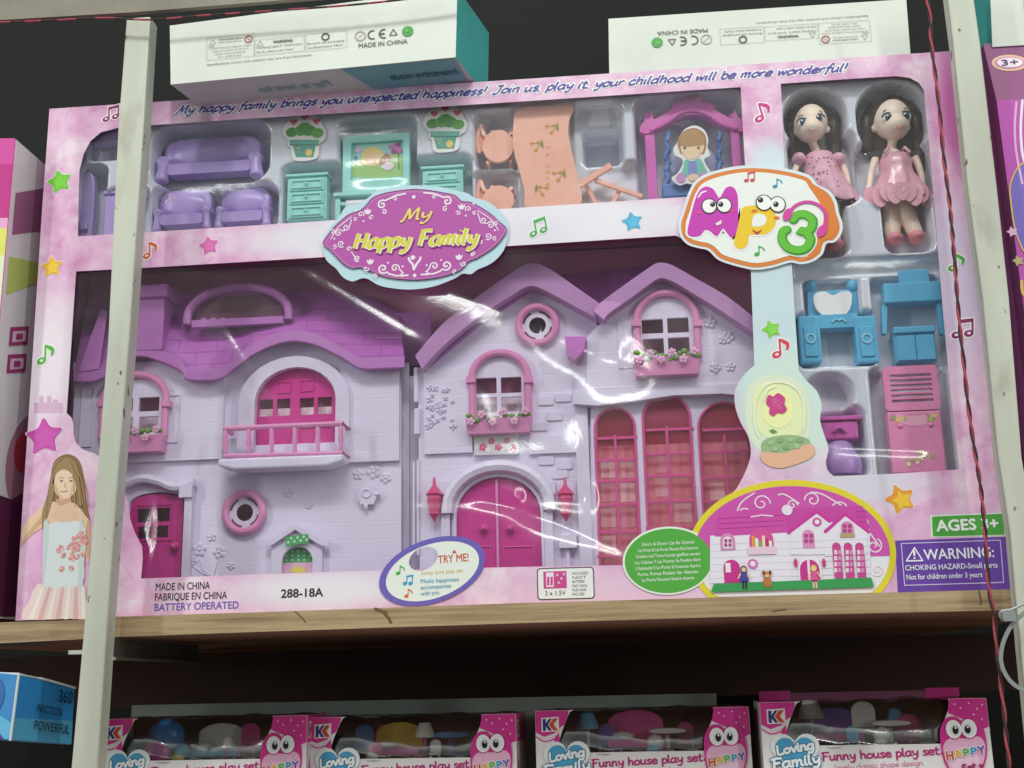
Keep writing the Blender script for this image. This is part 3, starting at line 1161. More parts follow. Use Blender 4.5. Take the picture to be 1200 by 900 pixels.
def tray(corner, Y, wells, step=2.6, name='blister_tray'):
    xa, xb, za, zb = corner
    n1, n2 = int((xb-xa)/(step*PXM)), int((zb-za)/(step*PXM))
    X, Z = np.meshgrid(np.linspace(xa, xb, n1), np.linspace(za, zb, n2))
    Dp = np.zeros_like(X)
    for w in wells:
        x0, y0, x1, y1, dep, r = w
        a, c, e, f = WR(x0, y0, x1, y1, Y)
        sd = sd_rrect(X, Z, a, c, e, f, min(r*PXM, (c-a)/2.01, (f-e)/2.01))
        t = np.clip((-sd+0.0018)/0.0040, 0, 1)
        t = t*t*(3-2*t)
        Dp = np.where(dep > 0, np.maximum(Dp, dep*t), np.where(t > 0, Dp*(1-t)+np.minimum(Dp, Dp+dep)*t, Dp)) if dep > 0 else Dp+dep*t
    mb = MB()
    vs = np.stack([X, Y+Dp, Z], -1).reshape(-1, 3).tolist()
    fs = [(j*n1+i, j*n1+i+1, (j+1)*n1+i+1, (j+1)*n1+i) for j in range(n2-1) for i in range(n1-1)]
    mb.add(vs, fs, tray_m)
    return mb.build(name, CT, smooth=True, angle=180)


tA = (xl+0.004, xd-0.001, zdv+0.001, zt-0.004)
tray(tA, 0.010, [
    (104, 146, 150, 186, .018, 12), (92, 194, 122, 285, .018, 10), (124, 220, 172, 285, .016, 10),
    (180, 146, 314, 213, .022, 22), (178, 214, 253, 278, .022, 20), (252, 214, 324, 274, .022, 20),
    (398, 138, 486, 230, .022, 10), (330, 192, 402, 262, .020, 10), (480, 183, 552, 250, .020, 10),
    (557, 130, 606, 195, .020, 10), (557, 198, 606, 252, .020, 10), (600, 118, 675, 245, .012, 12), (671, 119, 731, 245, .010, 14), (682, 141, 728, 187, .036, 9), (690, 190, 752, 248, .012, 8),
    (747, 110, 872, 245, .024, 16)])
tB = (xd+0.0015, xr-0.004, U(1000, 566, .01)[1], zt-0.004)
tray(tB, 0.010, [
    (920, 105, 992, 172, .020, 34), (926, 150, 1006, 240, .020, 22), (935, 215, 990, 300, .018, 12),
    (1006, 97, 1086, 180, .022, 38), (1005, 160, 1094, 235, .020, 24), (1036, 215, 1090, 294, .018, 12),
    (928, 302, 1120, 322, .010, 8), (944, 322, 1008, 380, .016, 10), (934, 366, 1028, 428, .018, 10), (1026, 318, 1112, 432, .018, 10),
    (944, 438, 1000, 486, .016, 24), (955, 476, 1015, 562, .020, 14), (1026, 428, 1116, 566, .018, 8)])
# ================================================================== PRINTING ON THE CARTON FRONT
def ly(k):
    return -0.00016*k


def px_r(r):
    return r*PXM


# slogan
mb = MB()
navy = ink('#5b4aa0')
for s, p0, p1, xh in (('My happy family brings you unexpected happiness!', (206, 133.5), (569, 110.5), 6.3),
                      ('Join us, play it, your childhood will be more wonderful!', (577, 110), (992, 83.5), 6.3)):
    script(mb, s, p0, p1, 0, [(white, 5.0, ly(1)), (navy, 2.9, ly(2))], xh, 0.5, pen=.7)
mb.build('slogan_lettering', panel)


def star_print(px, py, r, c1, c2, rot=0.0):
    x, z = U(px, py, 0)
    mb = MB()
    mb.flat(star(x, z, px_r(r+1.4), rot), ly(1), ink('#f3e6ee'))
    mb.flat(star(x, z, px_r(r), rot), ly(2), ink(c1))
    # lower half in the second tone
    s = star(x, z, px_r(r*.82), rot)
    lo = [(a, min(b, z+px_r(r*.1)-(a-x)*.3)) for a, b in s]
    mb.flat(star(x+px_r(r*.10), z-px_r(r*.08), px_r(r*.66), rot), ly(3), ink(c2))
    return mb.build('star_print', panel)


star_print(70, 213, 18, '#6fc534', '#79d03a', 0.25)
star_print(61, 313, 16, '#e9b23c', '#f0c63c', 0.12)
star_print(245, 288, 14, '#d968b0', '#e070b8', 0.2)
star_print(741, 260, 14, '#58b4dc', '#62c0e6', 0.15)
star_print(904, 386, 12.5, '#86cf52', '#90da58', 0.3)
star_print(52, 512, 26, '#c94fae', '#cf56b4', 0.1)
star_print(1055, 585, 18.5, '#e59a3e', '#eec142', 0.3)


def note(px, py, s, c, double=False, rot=0.0):
    """printed quaver; px,py is the middle"""
    x, z = U(px, py, 0)
    mb = MB()
    ca, sa = math.cos(rot), math.sin(rot)

    def T(a, b):
        return (x+px_r(s)*(a*ca-b*sa), z+px_r(s)*(a*sa+b*ca))
    m, wm = ink(c), ink('#f5ecf2')
    def draw(m, g, k):
        heads = ((-.62, -.62), (.42, -.42)) if double else ((-.45, -.55),)
        for i, (a, b) in enumerate(heads):
            mb.flat([T(p, q) for p, q in ellipse(a, b, .40+g, .30+g, 16, .35)], ly(k)-3e-5*i, m)
            h = 1.3
            mb.ribbon([T(a+.32, b), T(a+.32, b+h)], px_r(s)*(.16+2*g), ly(k)-1e-5, m)
        if double:
            mb.flat([T(p, q) for p, q in ((-.38-g, .75+g), (.82+g, .95+g), (.82+g, .65-g), (-.38-g, .42-g))], ly(k)-5e-5, m)
        else:
            P = cr([T(-.13, .75), T(.2, .55), T(.5, .3), T(.42, -.15)], 5)
            mb.ribbon(P, px_r(s)*(.34+2*g), ly(k)-5e-5, m, taper=True)
        for i, (a, b) in enumerate(heads):
            if g == 0:
                mb.flat([T(p, q) for p, q in ellipse(a+.02, b+.02, .16, .12, 12, .3)], ly(k+1)-3e-5*i, ink('#efe2ea'))
    draw(wm, .13, 1)
    draw(m, 0, 2)
    return mb.build('note_print', panel)


note(131, 133, 12, '#93265f', True, .05)
note(177, 293, 13, '#d8663a', False, .1)
note(55, 415, 15, '#56b53e', False, .05)
note(631, 266, 12.5, '#4cb057', True, .15)
note(894, 131, 15, '#cf3d86', False, .2)
note(916, 408, 14, '#d64b58', False, .0)
note(1122, 308, 13, '#46ab48', False, -.1)
note(1129, 385, 13.5, '#8c2f66', True, -.1)
note(200, 233, 7, '#c08ad0', False, 0)

# ------------------------------------------------ rose lamp print on the die-cut tongue
mb = MB()
def F(pts, k, c, n=0, closed=True):
    p = cr(pts, n, True) if n else pts
    mb.flat(UL(p, 0), ly(k), ink(c))
F([(883, 446), (900, 440), (925, 441), (943, 455), (950, 480), (948, 510), (938, 528), (905, 533), (884, 522), (874, 495), (874, 465)], 1, '#dfe8d2', 5)
F([(889, 452), (905, 447), (924, 449), (938, 462), (943, 485), (938, 508), (920, 514), (897, 512), (885, 496), (882, 468)], 2, '#e9eebc', 5)
F([(900, 462), (914, 458), (926, 466), (930, 485), (920, 500), (904, 500), (894, 486)], 3, '#f2f2b2', 5)
F([(894, 517), (910, 511), (930, 510), (946, 514), (948, 522), (930, 531), (905, 533), (893, 529)], 3, '#9db88a', 4)
F([(893, 530), (920, 531), (947, 520), (955, 528), (948, 538), (920, 548), (903, 547), (893, 540)], 4, '#e8b598', 4)
for i, (a, c) in enumerate(((903, 519), (914, 516), (926, 515), (937, 516), (908, 526), (921, 524), (934, 523))):
    mb.flat(ellipse(*U(a, c, 0), px_r(4), px_r(3), 10), ly(5)-2e-5*i, ink('#8fae7c' if i % 2 else '#a9c494'))
F([(898, 468), (901, 463), (906, 465), (911, 461), (917, 464), (920, 468), (919, 474), (922, 480), (917, 485), (911, 484), (906, 488), (901, 484), (902, 478), (898, 474)], 6, '#cf4a8c', 3)
for i, (a, c, r) in enumerate(((910, 474, 5.4), (908, 471, 3.2), (914, 478, 2.8))):
    x, z = U(a, c, 0)
    mb.ribbon(spiral(x, z, px_r(r), i, 1.2, 1, 14), px_r(1.0), ly(7)-i*2e-5, ink('#e07aae'))
for p in ([(889, 512), (884, 495), (886, 470), (897, 452), (915, 448), (933, 456), (942, 475), (941, 505)], [(894, 470), (899, 458), (908, 453)]):
    mb.ribbon(UL(cr(p, 5), 0), px_r(1.2), ly(7.5), ink('#f3f4e4'))
mb.flat(UL([(911, 506), (905, 503), (901, 505), (906, 508)], 0), ly(6), ink('#6d9c58'))
mb.build('rose_print', panel)

# ------------------------------------------------ printed girl on the left border
mb = MB()
skin = '#e8c5a8'
def clipx(p):
    return [(max(a, 19+(727-b)*0.066+0.6), min(b, 726.5)) for a, b in p]
def F(pts, k, c, n=0):
    p = cr(pts, n, True) if n else pts
    mb.flat(UL(clipx(p), 0), ly(k), ink(c))
F([(62, 545), (72, 534), (84, 533), (94, 542), (99, 562), (102, 590), (106, 612), (96, 612), (90, 600), (70, 590), (60, 608), (52, 618), (50, 600), (58, 575)], 1, '#8d6f4c', 5)
F([(50, 594), (60, 588), (70, 589), (88, 590), (100, 604), (106, 616), (104, 660), (98, 640), (96, 618), (60, 615), (44, 622), (30, 634), (20, 644), (20, 630), (32, 610)], 2, skin, 4)
F([(17, 640), (24, 640), (30, 655), (44, 664), (58, 662), (60, 668), (48, 676), (34, 672), (20, 666)], 2.5, '#e3bd9f', 4)
F([(62, 556), (70, 548), (82, 550), (89, 562), (89, 576), (82, 583), (74, 584), (66, 578), (62, 568)], 3, '#f0d2b8', 5)
F([(70, 580), (82, 580), (84, 592), (92, 604), (76, 612), (62, 604), (70, 592)], 2.7, '#e6c1a3', 3)
F([(62, 556), (66, 541), (78, 536), (90, 544), (94, 566), (98, 590), (93, 592), (90, 572), (84, 555), (74, 550), (66, 556), (63, 568)], 4, '#a5845c', 4)
F([(60, 562), (63, 556), (64, 575), (60, 592), (54, 612), (50, 620), (50, 600), (56, 580)], 4, '#a08058', 4)
for i in range(12):
    a = 64+i*2.6
    mb.ribbon(UL(cr([(74+i*.6, 536+abs(i-5)*.4), (a+2, 549+abs(i-6)), (a+3+(i-5)*1.1, 575), (a+4+(i-5)*1.2, 594)], 4) if i > 6 else cr([(76, 536), (66-i*.3, 548), (61-i*.6, 570+i), (55-i*.2, 604+i*2)], 4), 0), px_r(.9), ly(4.3)-i*1e-6, ink(('#7d6140', '#b99a70', '#94754d')[i % 3]))
F([(63, 570), (66, 579), (74, 584.5), (70, 578), (66, 568)], 3.3, '#dcb594', 3)
F([(84, 572), (88, 566), (88, 576), (82, 583)], 3.3, '#dcb898', 3)
F([(66, 585), (74, 586), (82, 583.5), (82, 588), (74, 592), (68, 591)], 2.85, '#cfa482', 3)
F([(51, 602), (56, 598), (50, 612), (36, 628), (24, 640), (30, 628)], 2.3, '#d4a986', 3)
F([(102, 612), (106, 617), (104, 655), (101, 640)], 2.3, '#d0a583', 3)
F([(52, 612), (58, 616), (56, 650), (52, 684), (50, 680)], 5.3, '#c6cfd2', 2)
F([(94, 614), (98, 616), (98, 684), (92, 687)], 5.3, '#cfd6d8', 2)
for a in (69.5, 80.5):
    mb.flat(ellipse(*U(a+3, 563.5, 0), px_r(1.9), px_r(.9), 12), ly(5), ink('#857062'))
    mb.ribbon(UL([(a, 560.5), (a+3, 559.4), (a+6.3, 560.2)], 0), px_r(.55), ly(5), ink('#b4936f'))
mb.ribbon(UL([(71.5, 575.5), (76, 576.3), (80, 575)], 0), px_r(1.0), ly(5), ink('#d3968c'))
mb.ribbon(UL([(76.5, 566), (76, 570.5), (78, 571)], 0), px_r(.7), ly(5), ink('#d6ab8c'))
F([(56, 616), (76, 612), (97, 612), (101, 632), (99, 662), (97, 686), (70, 689), (50, 686), (54, 660)], 5, '#dde3e4', 2)
F([(45, 684), (70, 688), (98, 685), (101, 700), (103, 724), (80, 725), (26, 727), (34, 706)], 4.6, '#ecd3cf', 2)
for i in range(7):
    t = i/6
    F([(50+46*t, 688), (53+46*t, 688), (40+62*t, 725.5), (34+62*t, 726)], 5.2+.05*i, '#dfb3ae' if i % 2 else '#f1e6e2')
r2 = random.Random(3)
for i in range(26):
    a, c = (r2.uniform(84, 101), r2.uniform(616, 650)) if i < 14 else (r2.uniform(68, 90), r2.uniform(640, 672))
    x, z = U(a, c, 0)
    for q in range(3):
        mb.flat(ellipse(x+px_r(r2.uniform(-1.5, 1.5)), z+px_r(r2.uniform(-1.5, 1.5)), px_r(3.6-1.0*q), px_r(2.8-.8*q), 8, r2.random()*3), ly(6+.3*q)-i*2e-6, ink(('#e3a7a2', '#d58788', '#eec4bc', '#d9918f')[(i+q) % 4]))
mb.build('girl_print', panel)

# castle printed faintly behind the girl
mb = MB()
for a0, a1, c0, c1 in ((62, 68, 468, 484), (40, 74, 472, 484), (46, 51, 464, 474), (55, 60, 464, 474)):
    mb.flat(UL([(a0, c1), (a1, c1), (a1, c0), (a0, c0)], 0), ly(.5)-a0*1e-7, ink('#d6b2cc'))
mb.build('castle_print', panel)

# ------------------------------------------------ country of origin lines
mb = MB()
blk, vio = ink('#3a3338'), ink('#6a5cb4')
text(mb, 'MADE IN CHINA', (182.5, 692), (246, 690), 0, ly(1), blk, 8.2, .01)
text(mb, 'FABRIQUE EN CHINA', (181.5, 704), (266, 701.5), 0, ly(1), blk, 8.2, .01)
text(mb, 'BATTERY OPERATED', (181, 716), (279.5, 713), 0, ly(1), vio, 8.2, .012)
mb.build('origin_lettering', panel)
mb = MB()
text(mb, '288-18A', (329.5, 700.5), (378.5, 698.8), 0, ly(1), ink('#332c2e'), 9.4, .022)
mb.build('number_lettering', panel)

# ------------------------------------------------ try-me oval with its finger hole
mb = MB()
cx, cz = U(506.5, 669, 0)
ro = 0.27
tilt = 0.30
e1 = [(x, max(z, 0.0005)) for x, z in ellipse(cx, cz, px_r(63), px_r(36), 56, tilt)]
e2 = [(x, max(z, 0.002)) for x, z in ellipse(cx+px_r(.5), cz-px_r(.5), px_r(55.5), px_r(30.5), 56, tilt)]
hx, hz = U(496.5, 655, 0)
hole = ellipse(hx, hz, px_r(17.5), px_r(12.5), 28, .45)
mb.prism(e1, -0.0009, -0.0003, ink('#7264b8'), holes=[hole])
mb.flat(e2, -0.0009+ly(1), ink('#e9ece6'), holes=[hole])
text(mb, 'TRY ME!', (514, 660.5), (549.5, 657.5), 0, -0.0009+ly(2), ink('#d65a3c'), 8.8, .01)
mb.flat(UL([(530, 648.5), (535.5, 648.2), (532.6, 644)], 0), -0.0009+ly(2), ink('#d65a3c'))
text(mb, 'funny love play set', (494, 674), (543, 670.5), 0, -0.0009+ly(2), ink('#d9bb55'), 4.2)
for i, (s, x1) in enumerate((('Music happiness', 538), ('accompanies', 529), ('with you', 515))):
    text(mb, s, (493.5, 683.6+i*7.3), (x1, 681.2+i*7.2+(538-x1)*.03), 0, -0.0009+ly(2), ink('#4ba3c0'), 4.6, .008)
oval = mb.build('try_me_label', panel)
def mini_note(mb, px, py, s, c, y, dbl=False):
    x, z = U(px, py, 0)
    q = px_r(s)
    for a in ((-.5, .4) if dbl else (-.3,)):
        mb.flat(ellipse(x+a*q, z-.4*q, .38*q, .3*q, 12, .3), y, ink(c))
        mb.ribbon([(x+(a+.3)*q, z-.35*q), (x+(a+.36)*q, z+.8*q)], .16*q, y-1e-5, ink(c))
    if dbl:
        mb.ribbon([(x-.15*q, z+.75*q), (x+.78*q, z+.85*q)], .28*q, y-2e-5, ink(c))
    else:
        mb.ribbon([(x+.06*q, z+.75*q), (x+.6*q, z+.45*q), (x+.75*q, z+.1*q)], .2*q, y-2e-5, ink(c))
mb = MB()
mini_note(mb, 469, 669, 7, '#4cae50', -0.0009+ly(2))
mb.build('note_print', panel)
mb = MB()
mini_note(mb, 478.5, 681, 7, '#3a9cc6', -0.0009+ly(2), True)
mb.build('note_print', panel)
mb = MB()
mini_note(mb, 478.5, 696, 6.5, '#dc6a3c', -0.0009+ly(2), False)
mb.build('note_print', panel)

# ------------------------------------------------ battery label
mb = MB()
a, c, e, f = WR(629.5, 665, 696.5, 702.5, 0)
mb.flat(rrect(a, c, e, f, px_r(4)), ly(1), ink('#4a4448'))
mb.flat(rrect(a+px_r(1.2), c-px_r(1.2), e+px_r(1.2), f-px_r(1.2), px_r(3.2)), ly(2), ink('#ecebea'))
a, c, e, f = WR(637, 669.5, 664, 689.5, 0)
mb.flat(rect(a, c, e, f), ly(3), ink('#cf4f92'))
a, c, e, f = WR(640, 671, 649, 688, 0)
mb.flat(rect(a, c, e, f), ly(4), ink('#f0dfe8'))
for x in (642.5, 646.5):
    mb.flat(UL([(x-1.3, 686), (x+1.3, 686), (x+1.3, 676), (x-1.3, 676)], 0), ly(5), ink('#cf4f92'))
for x, y in ((653, 674), (658, 678), (655, 683), (661, 673)):
    mb.flat(star(*U(x, y, 0), px_r(2)), ly(5), ink('#eac3d8'))
text(mb, '3 x 1.5V', (639, 698), (663, 697.3), 0, ly(3), ink('#4a4448'), 5.2)
for i, s in enumerate(('INCLUDED', 'NOT', 'BATTERIES', 'NO INCL', 'PILES NON', 'INCLUSES')):
    text(mb, s, (671, 673.5+i*4.9), (689-(i % 3)*2, 673+i*4.9), 0, ly(3), ink('#6b6468'), 3.0)
mb.build('battery_label', panel)

# ------------------------------------------------ green oval of notices
mb = MB()
cx, cz = U(783, 657, 0)
mb.prism(ellipse(cx, cz, px_r(51), px_r(38), 52, .05), -0.0007, -0.0002, ink('#e9efe4'))
mb.flat(ellipse(cx, cz, px_r(48.6), px_r(35.8), 52, .05), -0.0007+ly(1), ink('#58ab48'))
lines = ['Doors & Doors Can Be Opened', 'Les Portes Et Les Portes Peuvent Etre Ouvertes', 'Schalten und Turen Konnen geoffnet werden', 'Las Cabinas Y Las Puertas Se Pueden Abrir',
         'I Gabinetti E Le Porte Si Possono Aprire', 'Porta, Portas Podem Ser Abertas', 'Le Porte Possono Essere Aperte']
for i, s in enumerate(lines):
    v = -3+i
    hw = 46*math.sqrt(max(0.1, 1-(v*7.2/35)**2))*.84
    yb = 659.5+v*7.0
    text(mb, s, (783-hw, yb+hw*.05), (783+hw, yb-hw*.05), 0, -0.0007+ly(2), ink('#e4efdc'), 3.7, .012)
mb.build('notice_label', panel)

# ------------------------------------------------ yellow-ringed picture of the house
mb = MB()
cx, cz = U(927, 648, 0)
RX, RZ = px_r(114), px_r(82)
zlow = U(930, 697.5, 0)[1]
def clipz(p, zl):
    return [(x, max(z, zl+(x-cx)*0.0)) for x, z in p]
y0 = -0.0004
mb.prism(clipz(ellipse(cx, cz, RX, RZ, 72), zlow), y0, -0.00005, ink('#e2d23c'))
r2x, r2z = RX-px_r(7), RZ-px_r(7)
mb.flat(clipz(ellipse(cx, cz, r2x, r2z, 72), zlow+px_r(.2)), y0+ly(1), ink('#e9e4e8'))
up = [p for p in ellipse(cx, cz, r2x, r2z, 72)]
zmid = U(927, 655, 0)[1]
mb.flat([(x, max(z, zmid)) for x, z in up], y0+ly(2), ink('#cf58ad'))
for a, c, r, s0, sg in ((892, 590, 10, 0, 1), (952, 586, 9, 3.1, -1), (872, 604, 8, 1, 1), (985, 598, 10, 2.5, -1), (928, 592, 6, 0, 1), (1024, 640, 9, 1, -1), (1012, 612, 8, 2, 1), (1028, 668, 7, 4, 1), (846, 640, 7, 0, 1)):
    x, z = U(a, c, 0)
    mb.ribbon(spiral(x, z, px_r(r), s0, 1.25, sg), px_r(1.6), y0+ly(3)-a*1e-8, ink('#ecd7e6'))
def Q(pts, k, c):
    mb.flat(UL(pts, 0), y0+ly(k), ink(c))
# walls, roof, gables
Q([(832, 684), (832, 628), (924, 624), (924, 681)], 4, '#eae2ee')
Q([(924, 681), (924, 624), (1019, 620), (1020, 678)], 4.2, '#e6deea')
Q([(838, 629), (842, 600), (918, 596), (924, 624)], 5, '#cf52a8')
Q([(924, 624), (918, 597), (1010, 593), (1019, 620)], 5, '#ca4ca4')
Q([(926, 650), (926, 621), (956, 601), (975, 612), (975, 650)], 6, '#e8e0ec')
Q([(966, 652), (968, 622), (990, 604), (1016, 622), (1016, 650)], 6.5, '#e9e1ed')
mb.ribbon(UL([(924, 624), (956, 600), (972, 611)], 0), px_r(4), y0+ly(7), ink('#cf3f9e'))
mb.ribbon(UL([(967, 623), (990, 603), (1017, 623)], 0), px_r(4), y0+ly(7.2), ink('#cf3f9e'))
def W2(a0, c0, a1, c1, k, c, arched=True):
    x0, x1, z0, z1 = WR(a0, c0, a1, c1, 0)
    mb.flat(arch(x0, x1, z0, z1, (x1-x0)/2, 10) if arched else rect(x0, x1, z0, z1), y0+ly(k), ink(c))
W2(844, 625, 861, 645, 6, '#d78cb8')
W2(847, 629, 858, 643, 7, '#efe4ee')
for a, c in ((848.5, 632), (853.5, 632), (848.5, 637), (853.5, 637)):
    W2(a, c, a+3.6, c+4, 8, '#a8508a', False)
W2(878, 619, 906, 648, 6, '#d9559e')
for i, cc in enumerate(('#e6a03c', '#efe9df', '#7fae5a', '#f0d7c0', '#c03a6a', '#efe4da')):
    W2(881+i*4, 628+(i % 3)*3, 884.5+i*4, 646, 7+i*.05, cc, i % 2 == 0)
W2(876, 641, 909, 650, 8, '#e9c7da', False)
W2(848, 656, 867, 683, 6, '#c9398f')
W2(850, 660, 856, 671, 7, '#f0e4ea', False)
mb.flat(ellipse(*U(882, 661, 0), px_r(5.5), px_r(5.5), 16), y0+ly(7), ink('#d879b4'))
mb.flat(ellipse(*U(882, 661, 0), px_r(3), px_r(3), 16), y0+ly(8), ink('#efe4ee'))
W2(940, 621, 954, 643, 7, '#dd92bd')
for a, c in ((942, 626), (948, 626), (942, 632), (948, 632)):
    W2(a, c, a+4.5, c+4.5, 8, '#b84a90', False)
mb.flat(ellipse(*U(957, 612, 0), px_r(5), px_r(5), 16), y0+ly(8), ink('#d55fa8'))
mb.flat(ellipse(*U(957, 612, 0), px_r(2.6), px_r(2.6), 16), y0+ly(9), ink('#efe4ee'))
W2(985, 611, 1000, 629, 8, '#dd92bd')
for a, c in ((987, 614.5), (993, 614.5), (987, 620), (993, 620)):
    W2(a, c, a+4.5, c+4.5, 9, '#b84a90', False)
W2(984, 625, 1001, 630, 9.5, '#b7a07a', False)
W2(935, 653, 962, 681, 7, '#efe6f0')
W2(937, 656, 960, 681, 8, '#c9398f')
W2(946, 656, 949, 681, 9, '#f0dfe8', False)
for a in (932, 965):
    mb.flat(ellipse(*U(a, 660, 0), px_r(2), px_r(5), 12), y0+ly(9), ink('#c9407e'))
for a in (976, 989.5, 1003):
    W2(a, 636, a+10, 678, 8, '#c84a92')
    for c in (645, 652, 659, 666):
        W2(a+1, c, a+4.5, c+5, 9, '#ead3df', False)
        W2(a+5.5, c, a+9, c+5, 9, '#d98ebc', False)
Q([(833, 694), (836, 685), (900, 682), (1020, 677), (1024, 688), (980, 689.5), (900, 692)], 10, '#3f9b58')
for i, c in enumerate((606, 612, 618)):
    mb.ribbon(UL([(842, c+2), (918, c-2)], 0), px_r(.6), y0+ly(5.6)-i*1e-6, ink('#b03588'))
    mb.ribbon(UL([(1004, c-6), (1014, c-6.4)], 0), px_r(.6), y0+ly(5.6)-i*1e-6, ink('#b03588'))
for i, c in enumerate((636, 644, 652, 660, 668, 676)):
    mb.ribbon(UL([(833, c+2), (924, c-1)], 0), px_r(.5), y0+ly(4.6)-i*1e-6, ink('#d8cbe0'))
    mb.ribbon(UL([(926, c-1), (1019, c-4)], 0), px_r(.5), y0+ly(6.8)-i*1e-6, ink('#d8cbe0'))
mb.flat(ellipse(*U(922, 598, 0), px_r(6), px_r(6), 18), y0+ly(6.9), ink('#eadcea'))
mb.ribbon(UL([(880, 606), (892, 604), (905, 605)], 0), px_r(1.6), y0+ly(5.7), ink('#ecd0e2'))
for a, c, d, e in ((860, 612, 884, 578), (912, 580, 936, 590), (950, 577, 985, 592), (1002, 600, 1030, 640)):
    mb.ribbon(UL(cr([(a, c), ((a+d)/2-4, (c+e)/2-5), (d, e)], 6), 0), px_r(1.7), y0+ly(3.2)-a*1e-8, ink('#ecd7e6'))
def fig(px, py, sh, c, hc):
    x, z = U(px, py, 0)
    mb.flat(cr([(x-px_r(4.6), z-px_r(1)), (x+px_r(4.6), z-px_r(1)), (x+px_r(3), z+px_r(6)), (x+px_r(4.2), z+px_r(9)), (x, z+px_r(10.5)), (x-px_r(4.2), z+px_r(9)), (x-px_r(3), z+px_r(6))], 3, True), y0+ly(11), ink(c))
    mb.ribbon([(x-px_r(4), z+px_r(8)), (x-px_r(6.5), z+px_r(3))], px_r(1.6), y0+ly(11.3), ink('#ecc7a6'))
    mb.ribbon([(x+px_r(4), z+px_r(8)), (x+px_r(6.5), z+px_r(3))], px_r(1.6), y0+ly(11.3), ink('#ecc7a6'))
    mb.flat(rect(x-px_r(2.6), x-px_r(.6), z-px_r(9), z), y0+ly(11), ink(sh))
    mb.flat(rect(x+px_r(.6), x+px_r(2.6), z-px_r(9), z), y0+ly(11), ink(sh))
    mb.flat(ellipse(x, z+px_r(13), px_r(3.6), px_r(3.8), 14), y0+ly(12), ink(hc))
    mb.flat(ellipse(x, z+px_r(12.4), px_r(2.4), px_r(2.6), 14), y0+ly(13), ink('#ecc7a6'))
fig(872, 681, '#3a3040', '#4b4a9c', '#6a4a36')
x, z = U(899, 682, 0)
for k, (dx, dy, rx, rz, cc) in enumerate(((0, 0, 6, 7, '#b9794a'), (0, 8, 5, 4.6, '#c48855'), (-3.6, 10, 2, 3, '#7a4a2c'), (3.6, 10, 2, 3, '#7a4a2c'), (0, 6.5, 2.4, 2, '#e6c9a6'), (-3, -5, 2.4, 2, '#a86c40'), (3, -5, 2.4, 2, '#a86c40'))):
    mb.flat(ellipse(x+px_r(dx), z+px_r(dy), px_r(rx*.8), px_r(rz*.8), 14), y0+ly(11+k*.3), ink(cc))
fig(954, 680, '#e7b9a0', '#dc5c9c', '#e2b65a')
mb.build('house_picture', panel)

# ------------------------------------------------ age and warning panels
mb = MB()
mb.flat(UL([(1091, 630), (1090, 604), (1176, 600.5), (1178, 628)], 0), ly(1), ink('#dfe8d8'))
mb.flat(UL([(1093, 628.5), (1092, 605.5), (1175, 602), (1177, 626.5)], 0), ly(2), ink('#4fa544'))
text(mb, 'AGES 3+', (1098, 622.5), (1170, 619.5), 0, ly(3), ink('#eef3ea'), 11.8, .035)
mb.build('age_label', panel)
mb = MB()
mb.flat(UL([(1052, 694), (1049, 633.5), (1179, 629), (1184, 690.6)], 0), ly(1), ink('#6a45a4'))
P = UL([(1060, 686), (1056, 637), (1172, 633), (1176, 682.5)], 0)
for i in range(4):
    mb.ribbon([P[i], P[(i+1) % 4]], px_r(1.0), ly(2)-1e-5*i, ink('#cfc3e2'))
wt = ink('#efeaf4')
tri = UL([(1062, 657.5), (1081, 657), (1071.5, 642)], 0)
for i in range(3):
    mb.ribbon([tri[i], tri[(i+1) % 3]], px_r(1.5), ly(3)-1e-5*i, wt)
text(mb, '!', (1070.5, 655), (1072.8, 655), 0, ly(3), wt, 9, .02)
text(mb, 'WARNING:', (1083, 656), (1165, 652.8), 0, ly(3), wt, 11.2, .016)
text(mb, 'CHOKING HAZARD-Small parts', (1061, 668.6), (1169, 665), 0, ly(3), wt, 5.6, .012)
text(mb, 'Not for children under 3 years', (1062.5, 679.5), (1151, 676.2), 0, ly(3), wt, 5.6, .012)
mb.build('warning_label', panel)

# ================================================================== TITLE PLAQUE (a raised die-cut card)
mb = MB()
oc = [(379, 286), (382, 275), (388, 265), (398, 254), (405, 243), (416, 240), (424, 237), (433, 231), (442, 224), (462, 219.5), (485, 217.5), (512, 219), (533, 223), (548, 227), (556, 232), (570, 236), (582, 244), (592, 256), (596, 270),
      (592, 290), (583, 303), (572, 311), (560, 316), (552, 321.5), (542, 321), (532, 327), (508, 336), (482, 339.5), (460, 338), (444, 334.5), (432, 327.5), (424, 326.5), (413, 330), (402, 325), (394, 315), (382, 304)]
mb.prism(UL(cr(oc, 4, True), -.001), -0.0016, -0.0010, ink('#bfdbe6'), side=card_side)
tp = mb.build('title_badge', CT)
pl = [(378.5, 285.5), (385, 275), (392, 266), (402, 257), (410, 251), (422, 247), (430, 240), (437, 232), (450, 227), (466, 224), (485, 222), (505, 223.5), (519, 226), (533, 229), (541, 236), (551, 237), (563, 243), (574, 250), (584, 259), (594, 269.5),
      (586, 283), (578, 291), (569, 297), (559, 303), (549, 307), (541, 316), (530, 321), (512, 326), (487, 328.5), (463, 327), (448, 324), (436, 319), (422, 314), (413, 315), (403, 310), (394, 301), (386, 293)]
plq = cr(pl, 4, True)
mb = MB()
mb.prism(UL(plq, -.002), -0.0030, -0.0016, ink('#7d2f70'))
mb.flat(grow(UL(plq, -.003), -px_r(.8)), -0.0030+ly(.5), ink('#c070b2'))
mb.flat(grow(UL(plq, -.003), -px_r(3.6)), -0.0030+ly(1), ink('#b95aa9'))
mb.build('plaque', tp)
mb = MB()
yl = -0.0030+ly(2)
orn = ink('#efe0ee')
def OX(px, py):
    return U(px, py, -.003)
